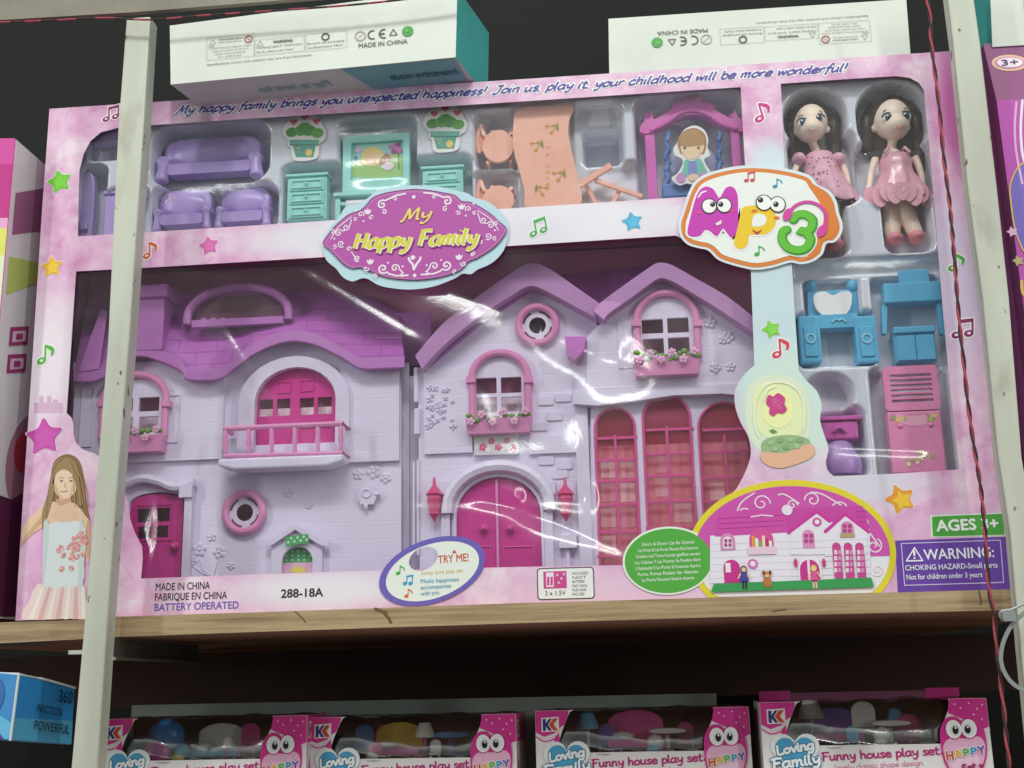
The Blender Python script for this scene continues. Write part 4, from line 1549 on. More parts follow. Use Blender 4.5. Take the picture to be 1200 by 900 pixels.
def sp_(px, py, r, a0, t, sg, w, tail=None):
    x, z = OX(px, py)
    mb.ribbon(spiral(x, z, px_r(r), a0, t, sg, tail=[OX(*q) for q in tail] if tail else None), px_r(w), yl-px*1e-8-py*1e-8, orn)
mid = 486
for s in (1, -1):
    def m_(x, y):
        # mirror about the plaque middle; the plaque rises a little to the right
        return (mid+s*(x-mid), y-(s-1)*-.5*0 + (0 if s == 1 else (x-mid)*0.052*2*1.0))
    def SP(px, py, r, a0, t, sg, w, tail=None):
        q = m_(px, py)
        sp_(q[0], q[1], r, a0 if s == 1 else PI-a0, t, sg*s, w, [m_(*k) for k in tail] if tail else None)
    SP(524, 236, 6.2, 2.2, 1.2, -1, 2.2, [(497, 226), (508, 227), (516, 230)])
    SP(522, 245, 3.6, 1.2, 1.0, 1, 1.5)
    SP(549, 245, 4.0, 3.6, 1.1, -1, 1.4)
    SP(566, 258, 4.2, 4, 1.1, 1, 1.4, [(560, 250)])
    SP(575, 264, 4.6, 2.0, 1.2, -1, 1.5, [(568, 262), (571, 262)])
    SP(572, 277, 4.6, 4.2, 1.2, 1, 1.5)
    SP(563, 284, 3.4, 3.0, 1.0, -1, 1.3)
    SP(553, 296, 4.4, 4.4, 1.1, 1, 1.4, [(560, 288), (558, 291)])
    SP(509, 231, 3.0, 0.5, 1.0, 1, 1.3)
    SP(537, 250, 3.2, 2.5, 1.0, -1, 1.3)
    SP(582, 262, 3.0, 1.0, 1.0, 1, 1.2)
    SP(580, 279, 3.0, 5.0, 1.0, -1, 1.2)
    SP(543, 309, 3.6, 3.0, 1.1, 1, 1.4)
    SP(500, 321, 3.0, 2.0, 1.0, -1, 1.3)
    SP(556, 250, 2.6, 1.0, 1.0, 1, 1.2)
    SP(523, 311, 6.6, 3.9, 1.25, 1, 2.2, [(494, 322), (508, 321), (516, 318)])
    SP(509, 312, 5.4, 3.4, 1.2, -1, 1.8, [(500, 318)])
    SP(533, 318, 2.8, 4.4, 1.0, -1, 1.2)
    for a, c in ((541, 243), (538, 302)):
        q = OX(*m_(a, c))
        for k in (-1, 0, 1):
            mb.flat(ellipse(q[0]+k*px_r(2.2), q[1]+px_r(1 if k == 0 else 0), px_r(1.5), px_r(3.6), 12, -.5*k), yl-3e-5-k*1e-5, orn)
    for a, c in ((555, 239), (580, 270), (546, 253), (517, 305), (500, 311)):
        mb.flat(ellipse(*OX(*m_(a, c)), px_r(1.3), px_r(1.3), 8), yl, orn)
    hx = OX(*m_(491, 308))
    mb.ribbon([OX(485, 316), OX(*m_(488, 310)), OX(*m_(492, 305)), OX(*m_(493, 302))], px_r(2.8), yl-2e-5-s*1e-6, orn)
    P = [OX(*m_(*q)) for q in ((584, 270), (577, 259), (568, 252), (560, 247))]
    mb.ribbon(cr(P, 5), px_r(1.2), yl-4e-5, orn)
for a, c, r in ((485, 231, 2.4), (486, 323, 2.3), (484, 302, 3.)):
    mb.flat(ellipse(*OX(a, c), px_r(r), px_r(r), 14), yl-5e-5, orn)
mb.build('ornament', tp)
mb = MB()
yel, pal = ink('#d8d23c'), ink('#f0e6d2')
yl2 = -0.0030+ly(4)
script(mb, 'My', (470, 260), (506, 255.5), -.003, [(ink('#b79a48'), 3.6, yl2), (ink('#ecd27e'), 3.0, yl2-1e-4)], 8.6, 0.35, pen=.5)
for dx, dy, mm, w, yy in ((1.3, 1.3, ink('#8e3a7c'), 6.4, yl2), (0, 0, pal, 6.0, yl2-1.2e-4), (-.4, -.5, yel, 3.3, yl2-2.4e-4)):
    script(mb, 'Happy Family', (414+dx, 292+dy), (560+dx, 285.5+dy), -.003, [(mm, w*1.06, yy)], 11.6, 0.22, pen=.35)
mb.build('lettering', tp)

# ================================================================== MP3 BADGE (another die-cut card)
mb = MB()
o1 = [(795, 262), (800, 246), (806, 228), (814, 213), (828, 204), (848, 198), (870, 194.5), (893, 194.5), (915, 197), (936, 201.5), (950, 207), (958, 217), (972, 224), (980, 236), (983, 250), (987, 262), (986, 274), (978, 284), (968, 286), (964, 298), (952, 307), (938, 310),
      (926, 308), (905, 314), (884, 316.5), (862, 312), (842, 305), (830, 294), (818, 291), (806, 287), (797, 277)]
mb.prism(UL(cr(o1, 4, True), -.001), -0.0017, -0.0010, ink('#dde6ea'), side=card_side)
mg = mb.build('music_badge', CT)
mb = MB()
b1 = UL(cr(o1, 4, True), -.0017)
yb_ = -0.0017
mb.flat(grow(b1, -px_r(3.4)), yb_+ly(1), ink('#dd8440'))
mb.flat(grow(b1, -px_r(8.6)), yb_+ly(2), ink('#eef0ec'))
x, z = U(965, 232, -.0017)
mb.flat(cr([U(*q, -.0017) for q in ((945, 214), (958, 219), (971, 228), (976, 243), (982, 258), (981, 270), (973, 279), (963, 283), (958, 296), (945, 303), (962, 270), (964, 245))], 4, True), yb_+ly(2.4), ink('#e0813c'))
mb.build('ring_print', mg)
def badge_letter(polys, holes, base, hi, name, outline='#f6eef2'):
    mb = MB()
    for k, p in enumerate(polys):
        w = UL(p, -.002)
        hs = [UL(h, -.002) for h in holes] if k == 0 else []
        mb.flat(grow(w, px_r(2.4)), yb_+ly(3)-k*1e-5, ink(outline))
        mb.flat(w, yb_+ly(4)-k*1e-5, ink(base), holes=hs)
    for p in hi:
        mb.ribbon(UL(p, -.002), px_r(2.2), yb_+ly(5), ink(outline), taper=True)
    return mb
def eyes(mb, pts, r, px, k=6):
    for i, (a, c, ox, oy) in enumerate(pts):
        for q, (rr, cc) in enumerate(((r, '#3a3434'), (r-1.3, '#f7f7f4'), (r*.33, '#2a2626'))):
            x, z = U(a+(ox if q == 2 else 0), c+(oy if q == 2 else 0), -.002)
            mb.flat(ellipse(x, z, px_r(rr*.92), px_r(rr), 22, .1), yb_+ly(k+q)-i*3e-5, ink(cc))
        x, z = U(a+ox-.9, c+oy-1.1, -.002)
        mb.flat(ellipse(x, z, px_r(.9), px_r(.9), 8), yb_+ly(k+3)-i*3e-5, ink('#f7f7f4'))
M_ = cr([(806, 275), (809, 255), (817, 228), (826, 219), (836, 222), (843, 232), (850, 221), (858, 219), (864, 228), (865, 250), (864, 268), (858, 279), (851, 272), (847, 268), (840, 277), (832, 271), (826, 270), (819, 277)], 4, True)
mb = badge_letter([M_], [], '#cb42b6', [[(818, 232), (822, 226), (828, 224)]], 'letter')
eyes(mb, ((831, 242, 4, -2), (848.5, 241, -4, -1)), 10, 0)
mb.flat(UL([(838, 262.5), (846, 258), (845, 263), (840, 265)], -.002), yb_+ly(7), ink('#f3d9e6'))
for a, c in ((819, 249.5), (858, 247)):
    mb.flat(ellipse(*U(a, c, -.002), px_r(4), px_r(2.2), 12), yb_+ly(5.5), ink('#e0508c'))
mb.build('letter', mg)
Po = cr([(860, 286), (864, 268), (868, 250), (871, 243), (884, 241), (900, 243), (909, 252), (908, 265), (899, 274), (886, 275), (878, 276), (876, 287), (868, 292)], 4, True)
mb = badge_letter([Po], [cr([(884, 252), (893, 251), (898, 256), (896, 263), (888, 266), (881, 264)], 4, True)], '#efc935', [], 'letter')
mb.flat(cr([U(*q, -.002) for q in ((884, 252), (893, 251), (898, 256), (896, 263), (888, 266), (881, 264))], 4, True), yb_+ly(4.5), ink('#eef0ec'))
eyes(mb, ((895, 238, -4, -3), (911, 240, -2, 0)), 10.5, 0, 7)
mb.flat(UL(cr([(881, 269), (887, 272), (893, 269), (887, 275)], 3, True), -.002), yb_+ly(6), ink('#c8442e'))
for a, c in ((884, 247.5), (910, 255.5)):
    mb.flat(ellipse(*U(a, c, -.002), px_r(3.6), px_r(2), 12), yb_+ly(5.5), ink('#e07a34'))
mb.build('letter', mg)
T3 = [(930, 258), (934, 253), (943, 252), (952, 258), (951, 268), (944, 272), (937, 271), (944, 273), (950, 281), (945, 291), (935, 294), (924, 291), (917, 282), (918, 272), (922, 270)]
P3 = cr(T3, 5)
mb = MB()
w = UL(P3, -.002)
mb.ribbon(w, px_r(15), yb_+ly(3), ink('#f3f1ec'))
mb.ribbon(w, px_r(11.5), yb_+ly(5), ink('#3f9a34'))
mb.ribbon([(a-px_r(.8), c+px_r(.8)) for a, c in w], px_r(8.6), yb_+ly(6), ink('#69bf3f'))
mb.build('letter', mg)
mb = MB()
hp = [(924, 252), (931, 242), (944, 237), (958, 240), (967, 250), (968, 262), (965, 272)]
mb.ribbon(UL(cr(hp, 5), -.002), px_r(3.6), yb_+ly(7), ink('#d64aa6'))
for a, c, r in ((923, 252, .5), (963, 271, .4)):
    mb.flat(ellipse(*U(a, c, -.002), px_r(5.2), px_r(8.4), 18, r-1.0), yb_+ly(8), ink('#d64aa6'))
mb.build('headphone_print', mg)
mb = MB()
mini_note(mb, 878, 210, 8, '#cc4f5c', yb_+ly(3), True)
mb.build('note_print', mg)
mb = MB()
mini_note(mb, 910, 217, 8, '#3a98c0', yb_+ly(3), False)
mb.build('note_print', mg)
mb = MB()
mini_note(mb, 889, 296, 8.5, '#4cab4e', yb_+ly(3), False)
mb.build('note_print', mg)
# ================================================================== THE DOLLHOUSE INSIDE THE CARTON
def wall_plastic(name, h, dark_line, scale):
    """moulded plastic with faint block courses"""
    m = bpy.data.materials.new(name)
    m.use_nodes = True
    nt = m.node_tree
    b = nt.nodes['Principled BSDF']
    b.inputs['Base Color'].default_value = lin(h)
    b.inputs['Roughness'].default_value = 0.38
    b.inputs['Subsurface Weight'].default_value = 0.12
    b.inputs['Subsurface Radius'].default_value = (0.004, 0.003, 0.004)
    b.inputs['Subsurface Scale'].default_value = 0.5
    g = nt.nodes.new('ShaderNodeNewGeometry')
    sx = nt.nodes.new('ShaderNodeSeparateXYZ')
    cx = nt.nodes.new('ShaderNodeCombineXYZ')
    nt.links.new(g.outputs['Position'], sx.inputs[0])
    nt.links.new(sx.outputs['X'], cx.inputs['X'])
    nt.links.new(sx.outputs['Z'], cx.inputs['Y'])
    br = nt.nodes.new('ShaderNodeTexBrick')
    br.inputs['Scale'].default_value = scale
    br.inputs['Mortar Size'].default_value = 0.012
    br.inputs['Mortar Smooth'].default_value = 0.4
    br.inputs['Brick Width'].default_value = 0.7
    br.inputs['Row Height'].default_value = 0.27
    br.inputs['Color1'].default_value = (1, 1, 1, 1)
    br.inputs['Color2'].default_value = (1, 1, 1, 1)
    br.inputs['Mortar'].default_value = (0, 0, 0, 1)
    nt.links.new(cx.outputs[0], br.inputs['Vector'])
    bp = nt.nodes.new('ShaderNodeBump')
    bp.inputs['Strength'].default_value = dark_line
    bp.inputs['Distance'].default_value = 0.0012
    nt.links.new(br.outputs['Color'], bp.inputs['Height'])
    nt.links.new(bp.outputs['Normal'], b.inputs['Normal'])
    return m


lilac = wall_plastic('lilac_wall', '#e5daf0', 0.22, 22)
lilac_p = plastic('#e5daf0')
roof_m = wall_plastic('purple_roof', '#b966bb', 0.9, 26)
roof_p = plastic('#bd74bd')
roof_r = plastic('#c48fc4')
pinkp = plastic('#e592c4')
mag = plastic('#d43c97', 0.3)
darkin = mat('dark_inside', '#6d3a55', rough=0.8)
glass_pink = mat('pink_glazing', '#f4586a', rough=0.10, coat=0.8, bump=0.35, bscale=34)
glass_pink.node_tree.nodes['Principled BSDF'].inputs['Alpha'].default_value = 0.15
leaf_m = plastic('#6f9a3e')
petal_m = plastic('#f0b6d6')
inner = mat('printed_room_card', '#cc86a4', rough=0.7, vary=0.35, vscale=45)
inner_l = mat('room_card_pale', '#f3e6ec', rough=0.7, vary=0.25, vscale=120, dark='#dba9c2')

H = thing('doll_house', 'lilac plastic dollhouse with purple roofs and pink doors seen through the big carton window', 'dollhouse', (0.26, 0.05, 0.0015))

YL = 0.036    # left wing wall
YR = 0.034    # right wing wall
YG = 0.024    # projecting gable


def UP(pts, Y):
    return UL(pts, Y)


def archpx(x0, y0, x1, y1, Y, rise=None, n=14):
    a, c, e, f = WR(x0, y0, x1, y1, Y)
    return arch(a, c, e, f, rise*PXM if rise else None, n)


def archline(x0, y0, x1, y1, Y, rise=None, n=14):
    """open arch from foot to foot"""
    p = archpx(x0, y0, x1, y1, Y, rise, n)
    return [p[1]]+p[2:]+[p[0]]


# ---- left wing wall with its openings
o_win1 = archpx(138, 445, 190, 521, YL, 24)
o_bal = archpx(300, 432, 393, 520, YL, 42)
o_door1 = archpx(150, 577, 214, 690, YL, 12)
rcx, rcz = U(287.5, 601, YL)
o_round = ellipse(rcx, rcz, px_r(13.5), px_r(13.5), 24)
o_ken = archpx(331, 641, 367, 676, YL, 17)
mb = MB()
wl = UP([(86, 690), (86, 425), (200, 400), (470, 395), (470, 690)], YL)
mb.prism(wl, YL, YL+0.004, lilac, holes=[o_win1, o_bal, o_door1, o_round, o_ken])
# upper storey stands proud with a lip
for a0, a1, c0, c1, hs in ((86, 262, 424, 541, 1), (398, 468, 424, 541, 0)):
    x0, x1, z0, z1 = WR(a0, c0, a1, c1, YL-.003)
    mb.prism(rect(x0, x1, z0, z1), YL-0.0035, YL-0.0002, lilac, holes=[archpx(139, 446, 189, 520, YL, 24)] if hs else [])
# balcony surround
mb.prism(archpx(280, 418, 410, 545, YL-.004, 58), YL-0.006, YL-0.0002, lilac_p, holes=[archpx(299, 431, 394, 543, YL-.004, 42)])
# moulded flowers low on the wall
def relief_flower(mb, px, py, r, Y, m, n=5):
    x, z = U(px, py, Y)
    for i in range(n):
        a = 2*PI*i/n+px
        mb.ell((x+px_r(r)*.62*math.cos(a), Y, z+px_r(r)*.62*math.sin(a)), (px_r(r)*.44, 0.0012, px_r(r)*.44), m, 10, 6)
    mb.ell((x, Y, z), (px_r(r)*.34, 0.0017, px_r(r)*.34), m, 10, 6)
for a, c, r in ((234, 644, 9), (257, 647, 8), (226, 657, 6), (248, 629, 6), (271, 618+45, 5)):
    relief_flower(mb, a, c, r, YL, lilac_p)
for p in (((234, 655), (238, 668), (250, 676)), ((257, 655), (252, 668), (250, 676)), ((226, 663), (238, 672), (250, 676))):
    mb.tube([(*U(*q, YL)[:1], YL, U(*q, YL)[1]) for q in p], 0.0007, lilac_p, 6)
for a, c, r in ((337, 578, 6), (362, 592, 5), (438, 553, 9), (420, 556, 7), (452, 560, 7)):
    relief_flower(mb, a, c, r, YL, lilac_p)
# birdhouse moulded on the wall
mb.prism(UP([(421, 583), (424, 592), (439, 592), (443, 582), (439, 571), (431, 566), (424, 572)], YL), YL-0.004, YL-0.0002, lilac_p)
x, z = U(431, 579, YL)
mb.ring(x, z, px_r(5), 0.0007, YL-0.0042, lilac_p, 18, 6)
mb.ell((U(443, 580, YL)[0], YL-.003, U(443, 580, YL)[1]), (0.0025, .002, .0016), lilac_p)
mb.ell((U(430, 594, YL)[0], YL-.003, U(430, 594, YL)[1]), (0.0016, .002, .003), lilac_p)
# kennel front moulded on the wall
mb.prism(UP([(320, 676), (320, 634), (349, 618), (379, 634), (379, 676)], YL), YL-0.004, YL-0.0002, lilac_p, holes=[archpx(331, 641, 367, 677, YL-.002, 17)])
mb.prism(UP([(314, 637), (349, 615), (388, 637), (388, 642), (378, 640), (349, 622), (322, 640), (314, 642)], YL), YL-0.007, YL-0.0042, lilac_p)
# door canopy and pilaster
can = cr([(146, 568), (165, 561), (185, 564), (205, 571), (228, 565)], 5)
mb.tube([(U(a, c, YL-.004)[0], YL-.003, U(a, c, YL-.004)[1]) for a, c in can], 0.0035, lilac_p, 8)
x0, x1, z0, z1 = WR(216, 572, 225, 690, YL-.002)
mb.box(x0, x1, YL-0.005, YL-0.0002, z0, z1, lilac_p)
x0, x1, z0, z1 = WR(213, 570, 228, 584, YL-.002)
mb.box(x0, x1, YL-0.0075, YL-0.0003, z0, z1, lilac_p)
# shutter panel beside the arched window
for a0, a1, c0, c1 in ((199, 212, 464, 520), (97, 112, 455, 525)):
    x0, x1, z0, z1 = WR(a0, c0, a1, c1, YL)
    mb.prism(rect(x0, x1, z0, z1), YL-0.0045, YL-0.0036, lilac_p, holes=[rect(x0+px_r(1.4), x1-px_r(1.4), z0+px_r(1.4), z1-px_r(1.4))])
wall_l = mb.build('wall', H, bevel=0.0006)

# ---- right wing wall
o_winA = archpx(554, 421, 614, 492, YR, 26)
o_dbl = archpx(533, 559, 635, 690, YR, 48)
r2x_, r2z_ = U(630, 382, YR)
o_rnd2 = ellipse(r2x_, r2z_, px_r(12.5), px_r(12.5), 24)
mb = MB()
mb.prism(UP([(492, 690), (490, 432), (560, 372), (621, 335), (645, 342), (700, 375), (700, 690)], YR), YR, YR+0.004, lilac, holes=[o_winA, o_dbl, o_rnd2])
x0, x1, z0, z1 = WR(497, 430, 553, 531, YR-.003)
mb.box(x0, x1, YR-0.0028, YR-0.0002, z0, z1, lilac)
x0, x1, z0, z1 = WR(620, 510, 676, 531, YR-.003)
mb.box(x0, x1, YR-0.0028, YR-0.0002, z0, z1, lilac)
# moulded climber
r3 = random.Random(11)
for i in range(26):
    a, c = 505+r3.uniform(-4, 26), 452+r3.uniform(0, 48)
    relief_flower(mb, a, c, r3.uniform(2.5, 5), YR-.0028, lilac_p, 4)
# arch over the double door
ao = archpx(517, 541, 651, 574, YR-.004, 32)
pts = [(x, YR-.004, z) for x, z in archline(524, 546, 644, 600, YR-.004, 50)]
mb.tube(pts, [px_r(8.5)]*len(pts), lilac_p, 8)
pts = [(x, YR-.001, z) for x, z in archline(532, 556, 637, 690, YR-.002, 49)]
mb.tube(pts, px_r(3.2), lilac_p, 8)
for a in (523, 644):
    x0, x1, z0, z1 = WR(a-5, 600, a+5, 690, YR-.002)
    mb.box(x0, x1, YR-0.005, YR-0.0002, z0, z1, lilac_p)
    x0, x1, z0, z1 = WR(a-7, 565, a+7, 580, YR-.003)
    mb.box(x0, x1, YR-0.0065, YR-0.0003, z0, z1, lilac_p)
    mb.ell((U(a, 597, YR)[0], YR-.005, U(a, 597, YR)[1]), 0.0028, lilac_p)
# pillar box on the wall
x0, x1, z0, z1 = WR(656, 628, 676, 643, YR)
mb.box(x0, x1, YR-0.006, YR-0.0002, z0, z1, lilac_p)
x0, x1, z0, z1 = WR(664, 643, 668, 680, YR)
mb.box(x0, x1, YR-0.003, YR-0.0002, z0, z1, lilac_p)
# rough-stone courses
for a, c in ((632, 500), (650, 488), (664, 512), (640, 540), (662, 545), (656, 556), (640, 470), (660, 466)):
    x0, x1, z0, z1 = WR(a-9, c-5, a+9, c+5, YR)
    mb.prism(rrect(x0, x1, z0, z1, .0012), YR-0.0012, YR-0.0001, lilac_p)
wall_r = mb.build('wall', H, bevel=0.0006)

# ---- projecting gable over the tall windows
o_winB = archpx(748, 351, 814, 428, YG, 31)
mb = MB()
g2 = UP([(688, 456), (688, 395), (700, 382), (740, 350), (771, 328), (790, 332), (830, 356), (876, 385), (884, 400), (884, 449)], YG)
mb.prism(g2, YG, YG+0.010, lilac, holes=[o_winB])
mb.prism(UP([(672, 474), (673, 458), (886, 449), (886, 466), (846, 462), (790, 464), (735, 472), (700, 476)], YG), YG-0.002, YG+0.010, lilac_p)
for a0, a1 in ((677, 692),):
    x0, x1, z0, z1 = WR(a0, 474, a1, 690, YG+.004)
    mb.box(x0, x1, YG+0.004, YR-0.0003, z0, z1, lilac_p)
o_t = [archpx(700, 479, 747, 662, YG+.006, 23), archpx(757, 464, 813, 668, YG+.006, 28), archpx(823, 472, 884, 680, YG+.006, 30)]
mb.prism(UP([(692, 690), (692, 474), (740, 462), (790, 452), (888, 452), (888, 690)], YG+.006), YG+.006, YG+.009, lilac_p, holes=o_t)
mb.hexa([(U(671, 476, YR)[0], YR-.0004, U(671, 476, YR)[1]), (U(688, 457, YG)[0], YG+.0001, U(688, 457, YG)[1]), (U(688, 400, YG)[0], YG+.0001, U(688, 400, YG)[1]), (U(671, 392, YR)[0], YR-.0004, U(671, 392, YR)[1])],
        [(U(673, 476, YR)[0], YR-.0002, U(671, 476, YR)[1]), (U(690, 457, YG)[0], YG+.004, U(688, 457, YG)[1]), (U(690, 400, YG)[0], YG+.004, U(688, 400, YG)[1]), (U(673, 392, YR)[0], YR-.0002, U(671, 392, YR)[1])], lilac_p)
x0, x1, z0, z1 = WR(724, 377, 741, 432, YG)
mb.prism(rect(x0, x1, z0, z1), YG-0.0008, YG-.0001, lilac_p)
for a, c, r in ((832, 378, 8), (853, 395, 8), (847, 398, 6), (838, 431, 7), (856, 430, 6)):
    relief_flower(mb, a, c, r, YG, lilac_p)
mb.build('wall', H, bevel=0.0006)

# ---- rooms seen through the openings
rose_card = mat('room_card_rose', '#e9a3b4', rough=0.6, vary=.25, vscale=40)
pale_sq = (ink('#f6eaee'), ink('#ecd2dc'), ink('#e2b6c8'))
for q in ((545, 420, 620, 500), (130, 440, 200, 530), (285, 430, 410, 540), (740, 350, 822, 440)):
    mb = MB()
    x0, x1, z0, z1 = WR(*q, 0.0445)
    mb.box(x0, x1, 0.0445, 0.0452, z0, z1, inner)
    mb.build('room_card', H)
for q in ((694, 520, 882, 690), (545, 466, 620, 500), (130, 488, 200, 530), (285, 478, 410, 540)):
    mb = MB()
    yc = 0.042 if q[0] != 694 else 0.0362
    x0, x1, z0, z1 = WR(*q, yc)
    mb.box(x0, x1, yc, yc+.001, z0, z1, inner_l if q[0] != 694 else rose_card)
    if q[0] == 694:
        for k, (c0, c1) in enumerate(((541, 560), (566, 588), (596, 618), (628, 646))):
            for j, (a0, a1) in enumerate(((704, 722), (727, 745), (768, 786), (790, 811), (832, 850))):
                if (k+j) % 5 == 4 or (j == 3 and k < 2):
                    continue
                p = WR(a0, c0-6 if j in (2, 3) else c0, a1, c1-6 if j in (2, 3) else c1, .0358)
                mb.flat(rect(*p), .0358, pale_sq[(k*2+j) % 3])
    mb.build('room_card', H)

# ---- roofs
def roof_slab(front, back, yf, yb, m, mb, th=0.003):
    """sloping roof sheet from the eave polyline to the ridge polyline (same count)"""
    n = len(front)
    f = [(*U(a, c, yf), yf) for a, c in front]
    k = [(*U(a, c, yb), yb) for a, c in back]
    vs = [(x, y, z) for x, z, y in f]+[(x, y, z) for x, z, y in k]
    vs += [(x, y+th, z-th*.4) for x, z, y in f]+[(x, y+th, z-th*.4) for x, z, y in k]
    fs = []
    for i in range(n-1):
        fs.append((i, i+1, n+i+1, n+i))
        fs.append((2*n+i+1, 2*n+i, 3*n+i, 3*n+i+1))
        fs.append((2*n+i, 2*n+i+1, i+1, i))
        fs.append((n+i, n+i+1, 3*n+i+1, 3*n+i))
    fs += [(0, n, 3*n, 2*n), (2*n-1, n-1, 3*n-1, 4*n-1)]
    mb.add(vs, fs, m)


mb = MB()
eave = [(86, 438), (120, 436), (160, 405), (186, 412), (212, 425), (218, 434), (255, 434), (275, 420), (300, 402), (330, 389), (365, 390), (400, 408), (422, 420), (474, 419)]
ridge = [(100, 362), (130, 350), (160, 345), (186, 344), (212, 344), (218, 344), (255, 343), (275, 342), (300, 341), (330, 340), (365, 340), (400, 340), (422, 344), (468, 366)]
roof_slab(eave, ridge, 0.024, 0.052, roof_m, mb)
# thick eave roll
ev = cr([(86, 440), (110, 440), (135, 428), (160, 411), (186, 416), (212, 428), (220, 438), (255, 438), (275, 425), (300, 407), (334, 394), (365, 396), (400, 412), (422, 425), (450, 425), (474, 424)], 4)
fr_, bk = [], []
for a, c in ev:
    fr_.append((a, c))
vs = []
fs = []
for a, c in ev:
    for (dc, y) in ((-7, .023), (7, .022), (9, .034), (-6, .034)):
        x, z = U(a, c+dc, y)
        vs.append((x, y, z))
for i in range(len(ev)-1):
    for k in range(4):
        fs.append((4*i+k, 4*i+(k+1) % 4, 4*i+4+(k+1) % 4, 4*i+4+k))
mb.add(vs, [f[::-1] for f in fs], roof_p)
# end gable piece at the left
mb.hexa([(U(96, 440, .03)[0], .022, U(96, 440, .03)[1]), (U(122, 436, .03)[0], .022, U(122, 436, .03)[1]), (U(126, 365, .03)[0], .030, U(126, 365, .03)[1]), (U(118, 362, .03)[0], .030, U(118, 362, .03)[1])],
        [(U(96, 440, .05)[0], .05, U(96, 440, .05)[1]), (U(122, 436, .05)[0], .05, U(122, 436, .05)[1]), (U(126, 365, .05)[0], .05, U(126, 365, .05)[1]), (U(118, 362, .05)[0], .05, U(118, 362, .05)[1])], roof_p)
roof1 = mb.build('roof', H, bevel=0.0008, smooth=True)
mb = MB()
x0, x1, z0, z1 = WR(150, 338, 193, 412, .024)
mb.hexa([(x0, .022, z0), (x1, .022, z0), (x1-.0008, .024, z1), (x0, .024, z1)], [(x0, .05, z0), (x1, .05, z0), (x1-.0008, .05, z1), (x0, .05, z1)], roof_p)
x0, x1, z0, z1 = WR(148, 334, 197, 349, .022)
mb.box(x0, x1, .0205, .05, z0, z1, roof_p)
mb.build('chimney', roof1, bevel=0.001)
mb = MB()
P = archline(220, 336, 338, 377, .026, 36)
mb.tube([(x, .027, z) for x, z in P], px_r(5.5), roof_p, 10)
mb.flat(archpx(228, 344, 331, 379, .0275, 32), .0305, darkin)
for i in range(9):
    a = 238+i*11
    x, z = U(a, 373.5, .0285)
    mb.ell((x, .030, z), (0.0022, 0.001, 0.0012), roof_p, 8, 6)
x0, x1, z0, z1 = WR(226, 374, 333, 382, .0275)
mb.box(x0, x1, .025, .0303, z0, z1, roof_p)
mb.build('dormer', roof1, smooth=True)

def barge(poly_o, poly_i, y0, y1, mb):
    mb.prism(poly_o+poly_i[::-1], y0, y1, roof_r)


mb = MB()
# roof planes behind the gables
roof_slab([(500, 430), (560, 380), (622, 338), (650, 345), (705, 375), (740, 350), (772, 330), (800, 335), (884, 392)],
          [(575, 352), (590, 345), (622, 332), (650, 322), (680, 319), (720, 316), (760, 312), (800, 330), (884, 385)], .030, .062, roof_m, mb)
go = cr(UP([(487, 418), (504, 397), (525, 375), (562, 347), (601, 320), (614, 312), (624, 309.5), (634, 311), (652, 321), (676, 338), (702, 356)], .022), 3)
gi = cr(UP([(495, 433), (512, 414), (535, 393), (566, 369), (600, 347), (613, 339), (622, 336), (632, 338), (646, 345), (672, 359), (699, 374)], .022), 3)
barge(go, gi, .020, .036, mb)
roof2 = mb.build('roof', H, bevel=0.002, smooth=True)
mb = MB()
go = cr(UP([(696, 366), (702, 357), (730, 336), (760, 315), (771, 309), (783, 310), (796, 316), (815, 327), (850, 347), (884, 373)], .014), 3)
gi = cr(UP([(708, 376), (714, 368), (740, 350), (760, 335), (772, 327.5), (782, 328.5), (794, 334), (812, 345), (846, 366), (884, 392)], .014), 3)
barge(go, gi, .012, .032, mb)
mb.prism(UP([(662, 396), (687, 396), (685, 412), (674, 424), (665, 418)], .02), .016, .030, roof_p)
mb.build('roof', H, bevel=0.002, smooth=True)

